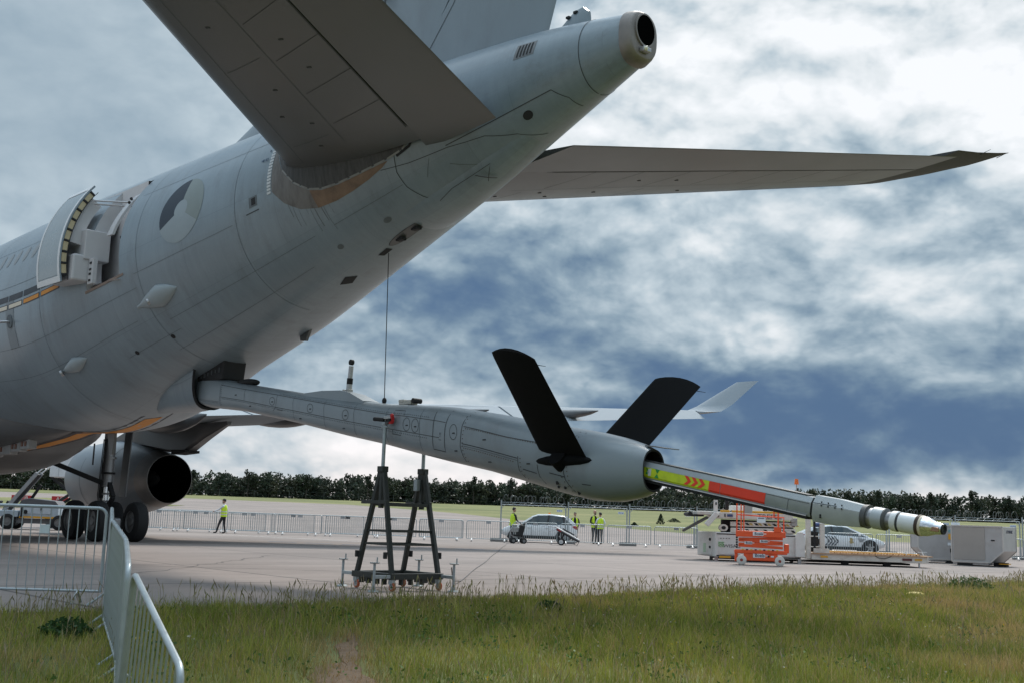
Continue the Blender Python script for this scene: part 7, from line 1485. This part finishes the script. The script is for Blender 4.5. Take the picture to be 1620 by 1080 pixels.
# small conifer and shrubs on the meadow
for x, y, h, w_, lb in ((19.9, 148, 1.25, 0.62, 'small dark conifer alone on the far meadow'), (14.5, 130, 0.35, 0.5, 'low scrub on the meadow just before the small conifer'), (24.5, 168, 0.5, 1.2, 'low scrub on the meadow beyond the small conifer')):
    r_ = tag(empty('meadow_shrub', (x, y, H(x, y))), lb, 'shrub'); k = 420; t = rng.uniform(0, 1, k); th = rng.uniform(0, 6.28, k); rr_ = w_ * (1 - t * 0.85) * rng.uniform(0.5, 1, k)
    P = np.stack([rr_ * np.cos(th), rr_ * np.sin(th), t * h], 1); me = quads_mesh('foliage', P, rng.uniform(0.10, 0.22, k), LEAF, np.array([[0.035, 0.05, 0.026]]) * rng.uniform(0.6, 1.3, (k, 1))); o = bpy.data.objects.new('foliage', me); COL.objects.link(o); o.parent = r_
    mb = MB(); mb.tube((0, 0, -0.1), (0, 0, h * 0.8), 0.05, 0.02, 5); mb.build('stem', BARK, r_)
# perimeter fence in front of the wood
pf_ = tag(empty('perimeter_fence', (0, 396, H(0, 396))), 'thin grey perimeter fence running in front of the far wood', 'fence')
FG = mat('fence_grey_far', (0.085, 0.10, 0.10), 0.6)
pm_ = None
for i in range(33):
    x = -195 + i * 12.0
    if pm_ is None: mb = MB(); mb.box((0, 0, 1.2), (0.08, 0.08, 2.6)); pm_ = mb.build('fence_post', FG, pf_); pm_.location = (x, -0.04 * max(0, x), 0)
    else: c = pm_.copy(); COL.objects.link(c); c.parent = pf_; c.location = (x, -0.04 * max(0, x), 0.0175 * -0.04 * max(0, x))
for z in (1.3, 2.4): mb = MB(); mb.beam((-195, 0, z), (0, 0, z), 0.03, 0.03); mb.beam((0, 0, z), (195, -7.8, z - 0.14), 0.03, 0.03); mb.build('fence_wire', FG, pf_)

# ------------------------------------------------------------------ foreground grass
def vnoise(x, y, s, seed):
    r2 = np.random.default_rng(seed); G = r2.uniform(0, 1, (64, 64)); u = x / s + 20; v2 = y / s + 20; i = np.floor(u).astype(int); j = np.floor(v2).astype(int); f = u - i; g = v2 - j; f = f * f * (3 - 2 * f); g = g * g * (3 - 2 * g)
    def q(a, b): return G[a % 64, b % 64]
    return q(i, j) * (1 - f) * (1 - g) + q(i + 1, j) * f * (1 - g) + q(i, j + 1) * (1 - f) * g + q(i + 1, j + 1) * f * g
HX = [0, 2.6, 4.8, 6.9, 9.1, 14.6, 30]; HZ = [0.0, -0.10, -0.24, -0.38, -0.66, -0.72, -0.75]
def zg(x, y): n = (x - EDGE0.x) * EN.x + (y - EDGE0.y) * EN.y; return np.interp(n, HX, HZ), n
def seen(x, y, pad=3.0): return (np.abs(x) < 0.46 * y + pad) & (y > 5.0)
def field(nn, lo=-0.25, hi=13.0, tl=-15, th=32):
    t = rng.uniform(tl, th, nn); n = rng.uniform(lo, hi, nn); x = EDGE0.x + ED.x * t + EN.x * n; y = EDGE0.y + ED.y * t + EN.y * n
    k = seen(x, y) & (n > -0.10 + 0.35 * (vnoise(x, y, 0.6, 3) - 0.5))
    k &= (y > 8.2 - 0.2 * x) | (x < -0.4)          # below the frame nothing shows
    pth = np.exp(-(((x + 1.62 + (y - 12.5) * 0.10 + 0.32 * (vnoise(x, y, 0.5, 51) - 0.5)) / 0.26) ** 2)) * np.clip((13.4 - y) / 1.2, 0, 1); k &= rng.random(nn) > 0.50 * pth
    return x[k], y[k], n[k]
# straw-coloured trodden strip and other patches
def cover(x, y):
    a = vnoise(x, y, 1.7, 5); b = vnoise(x, y, 0.55, 6); c = vnoise(x, y, 4.0, 8)
    d2 = vnoise(x, y, 0.9, 12); straw = np.clip((b - 0.52) * 1.7 + (c - 0.5) * 1.5 + (d2 - 0.5) * 1.3, 0, 1)
    px_, py_ = -1.55, 12.6
    path = np.exp(-(((x + 1.62 + (y - 12.5) * 0.10 + 0.16 * (vnoise(x, y, 0.5, 51) - 0.5) * 2) / 0.26) ** 2)) * np.clip((13.4 - y) / 1.2, 0, 1)
    return a, b, np.clip(straw + 1.1 * path, 0, 1), path
def blades(nn, hmin, hmax, wmin, wmax, kind):
    x, y, n = field(nn); k = len(x); z, _ = zg(x, y); a, b, straw, path = cover(x, y)
    cl = vnoise(x, y, 0.28, 61); h = rng.uniform(hmin, hmax, k) * (0.45 + 0.75 * a + 0.65 * cl ** 2) * (1 - 0.62 * path) * np.clip(0.55 + n / 1.5, 0.55, 1.0); w_ = rng.uniform(wmin, wmax, k) * np.clip(y / 14, 0.7, 1.5)
    th = rng.uniform(0, 6.283, k); le = rng.uniform(0.12, 0.75, k) * h; dx, dy = np.cos(th), np.sin(th); ph = rng.uniform(0, 6.283, k); wx, wy = np.cos(ph) * w_ / 2, np.sin(ph) * w_ / 2
    B = np.stack([x, y, z - 0.01], 1); m1 = B + np.stack([dx * le * 0.35, dy * le * 0.35, h * 0.58], 1); tp = B + np.stack([dx * le, dy * le, h * (1 - 0.25 * (le / h) ** 2)], 1); W_ = np.stack([wx, wy, 0 * wx], 1)
    V = np.stack([B - W_, B + W_, m1 + W_ * 0.75, m1 - W_ * 0.75, tp + W_ * 0.1, tp - W_ * 0.1], 1).reshape(-1, 3); i = np.arange(k)[:, None] * 6
    F = np.concatenate([i + np.array([[0, 1, 2, 3]]), i + np.array([[3, 2, 4, 5]])], 0)
    g1, g2, g3 = np.array([0.150, 0.190, 0.030]), np.array([0.320, 0.320, 0.062]), np.array([0.440, 0.300, 0.150])
    mixv = np.clip(0.5 + (b - 0.5) * 1.2 + (cl - 0.5) * 0.9 + rng.uniform(-0.3, 0.3, k), 0, 1)[:, None]; col = g1 * (1 - mixv) + g2 * mixv; st = np.clip(straw * 0.75 + (rng.random(k) < 0.18) * 0.8, 0, 1)[:, None]; col = col * (1 - st) + g3 * st; pp = (path * 0.8)[:, None]; col = col * (1 - pp) + np.array([0.36, 0.215, 0.11]) * pp; col *= rng.uniform(0.75, 1.25, (k, 1))
    return V, F, np.repeat(col, 6, 0)
parts_ = [blades(380000, 0.10, 0.22, 0.006, 0.011, 0), blades(135000, 0.05, 0.12, 0.008, 0.014, 1), blades(22000, 0.22, 0.36, 0.005, 0.008, 2)]
off = 0; VV, FF, TT_ = [], [], []
for V, F, t in parts_: VV.append(V); FF.append(F + off); TT_.append(t); off += len(V)
me = raw_mesh('grass', np.concatenate(VV), np.concatenate(FF), GRASSM, np.concatenate(TT_)); go = bpy.data.objects.new('grass', me); COL.objects.link(go); tag(go, 'rough uncut grass sloping down from the edge of the concrete', 'grass', kind='stuff')
# bare trodden strip
sv = []; sf = []
for i in range(41):
    yy = 9.4 + i * 0.095
    for j in range(7):
        t = (j - 3) / 3; wd = 0.26 * (1 - max(0, (yy - 10.8) / 2.5)) * (0.8 + 0.35 * math.sin(yy * 3.1) + 0.2 * math.sin(yy * 9.7 + j)); xx = -1.62 - (yy - 12.5) * 0.10 + t * max(wd, 0.02) + 0.05 * math.sin(yy * 5 + j); sv.append((xx, yy, float(zg(xx, yy)[0]) + 0.006 + 0.012 * (1 - t * t)))
for i in range(40):
    for j in range(6): sf.append((i * 7 + j, i * 7 + j + 1, i * 7 + j + 8, i * 7 + j + 7))
mb = MB(); mb.add(sv, sf); tag(mb.build('bare_soil_strip', mat('bare_soil', (0.135, 0.088, 0.052), 0.95, var=0.3, scale=9, bump=0.5, bscale=25), smooth=60), kind='structure')
# seeding stalks, tallest along the concrete edge
def stalks(nn):
    x, y, n = field(nn, -0.30, 11.0); keep = rng.random(len(x)) < np.where(n < 1.0, 1.0, 0.22) * (0.25 + 1.1 * np.clip(vnoise(x, y, 1.3, 21), 0, 1)); x, y, n = x[keep], y[keep], n[keep]; k = len(x); z, _ = zg(x, y)
    h = rng.uniform(0.10, 0.36, k) * (0.7 + 0.6 * vnoise(x, y, 0.9, 22)); th = rng.uniform(0, 6.283, k); le = rng.uniform(0.05, 0.35, k) * h; d = np.stack([np.cos(th), np.sin(th), 0 * th], 1); ph = rng.uniform(0, 6.283, k); W_ = np.stack([np.cos(ph), np.sin(ph), 0 * ph], 1)
    B = np.stack([x, y, z], 1); up_ = np.array([0, 0, 1.0]); P1 = B + d * (le * 0.3)[:, None] + up_ * (h * 0.72)[:, None]; P2 = B + d * (le * 0.75)[:, None] + up_ * (h * 0.88)[:, None]; P3 = B + d * le[:, None] + up_ * h[:, None]
    ws = 0.0026 * np.clip(y / 14, 0.8, 1.6)[:, None]; wh = rng.uniform(0.004, 0.010, k)[:, None] * np.clip(y / 14, 0.8, 1.6)[:, None]
    V = np.stack([B - W_ * ws, B + W_ * ws, P1 + W_ * ws, P1 - W_ * ws, P2 + W_ * wh, P2 - W_ * wh, P3 + W_ * ws * 0.4, P3 - W_ * ws * 0.4], 1).reshape(-1, 3); i = np.arange(k)[:, None] * 8
    F = np.concatenate([i + np.array([[0, 1, 2, 3]]), i + np.array([[3, 2, 4, 5]]), i + np.array([[5, 4, 6, 7]])], 0)
    c1, c2_ = np.array([0.28, 0.21, 0.14]), np.array([0.19, 0.19, 0.07]); mm = rng.random((k, 1)); return V, F, np.repeat((c1 * mm + c2_ * (1 - mm)) * rng.uniform(0.7, 1.3, (k, 1)), 8, 0)
V, F, t = stalks(60000); me = raw_mesh('grass_stalks', V, F, GRASSM, t); so = bpy.data.objects.new('grass_stalks', me); COL.objects.link(so); tag(so, 'tall brownish seed stalks standing along the concrete edge', 'grass', kind='stuff')
# broad-leaved weeds, clover heads and yellow flowers
x, y, n = field(5200, 0.3, 12); kk = vnoise(x, y, 0.8, 31) > 0.70; x, y = x[kk], y[kk]; z, _ = zg(x, y); k = len(x); rep = 9
C_ = np.repeat(np.stack([x, y, z + 0.10], 1), rep, 0) + rng.normal(0, 1, (k * rep, 3)) * np.array([0.07, 0.07, 0.05])
me = quads_mesh('weeds', C_, rng.uniform(0.025, 0.06, len(C_)), GRASSM, np.array([[0.075, 0.135, 0.030]]) * rng.uniform(0.6, 1.35, (len(C_), 1)), aspect=0.8); o = bpy.data.objects.new('weeds', me); COL.objects.link(o); tag(o, 'patches of broad-leaved weeds among the rough grass', 'weeds', kind='stuff')
x, y, n = field(2600, 1.0, 12); kk = (vnoise(x, y, 1.6, 41) > 0.60); x, y = x[kk], y[kk]; z, _ = zg(x, y); k = len(x); C_ = np.stack([x, y, z + rng.uniform(0.10, 0.22, k)], 1); C_ = np.repeat(C_, 3, 0) + rng.normal(0, 0.006, (3 * k, 3)); yel = (rng.random(3 * k) < 0.35)[:, None]
me = quads_mesh('wild_flowers', C_, rng.uniform(0.016, 0.030, len(C_)), GRASSM, np.where(yel, np.array([[0.55, 0.38, 0.03]]), np.array([[0.48, 0.45, 0.36]]))); o = bpy.data.objects.new('wild_flowers', me); COL.objects.link(o); tag(o, 'scattered white clover heads and yellow flowers in the grass', 'flowers', kind='stuff')
# leafy weed clumps one can tell apart
for x, y, s_, lb in ((-4.35, 11.7, 0.6, 'dark leafy weed clump in the grass before the square-on barrier'), (10.55, 26.3, 1.25, 'dark leafy weed clump near the concrete edge at the far end of the grass'), (0.66, 16.6, 0.55, 'small leafy weed clump in mid grass below the boom pod')):
    z = float(zg(x, y)[0]); r_ = tag(empty('weed_clump', (x, y, z)), lb, 'weed'); k = int(700 * s_); th = rng.uniform(0, 6.28, k); rr_ = 0.42 * s_ * np.sqrt(rng.random(k)); P = np.stack([rr_ * np.cos(th), rr_ * np.sin(th), 0.05 + rng.random(k) * 0.26 * s_ * (1 - (rr_ / (0.5 * s_)) ** 2).clip(0.1)], 1)
    me = quads_mesh('leaves', P, rng.uniform(0.04, 0.09, k), GRASSM, np.array([[0.040, 0.085, 0.024]]) * rng.uniform(0.6, 1.4, (k, 1)), aspect=0.7); o = bpy.data.objects.new('leaves', me); COL.objects.link(o); o.parent = r_
x, y = 8.15, 23.0; z = float(zg(x, y)[0]); mb = MB(); mb.ball((0, 0, 0.12), 0.16, 12, 8, (1.2, 0.8, 0.35)); o = mb.build('yellow_ground_marker', mat('marker_yellow', (0.55, 0.42, 0.10), 0.6), smooth=60); o.location = (x, y, z); tag(o, 'dull yellow ground marker half sunk in the grass', 'marker')
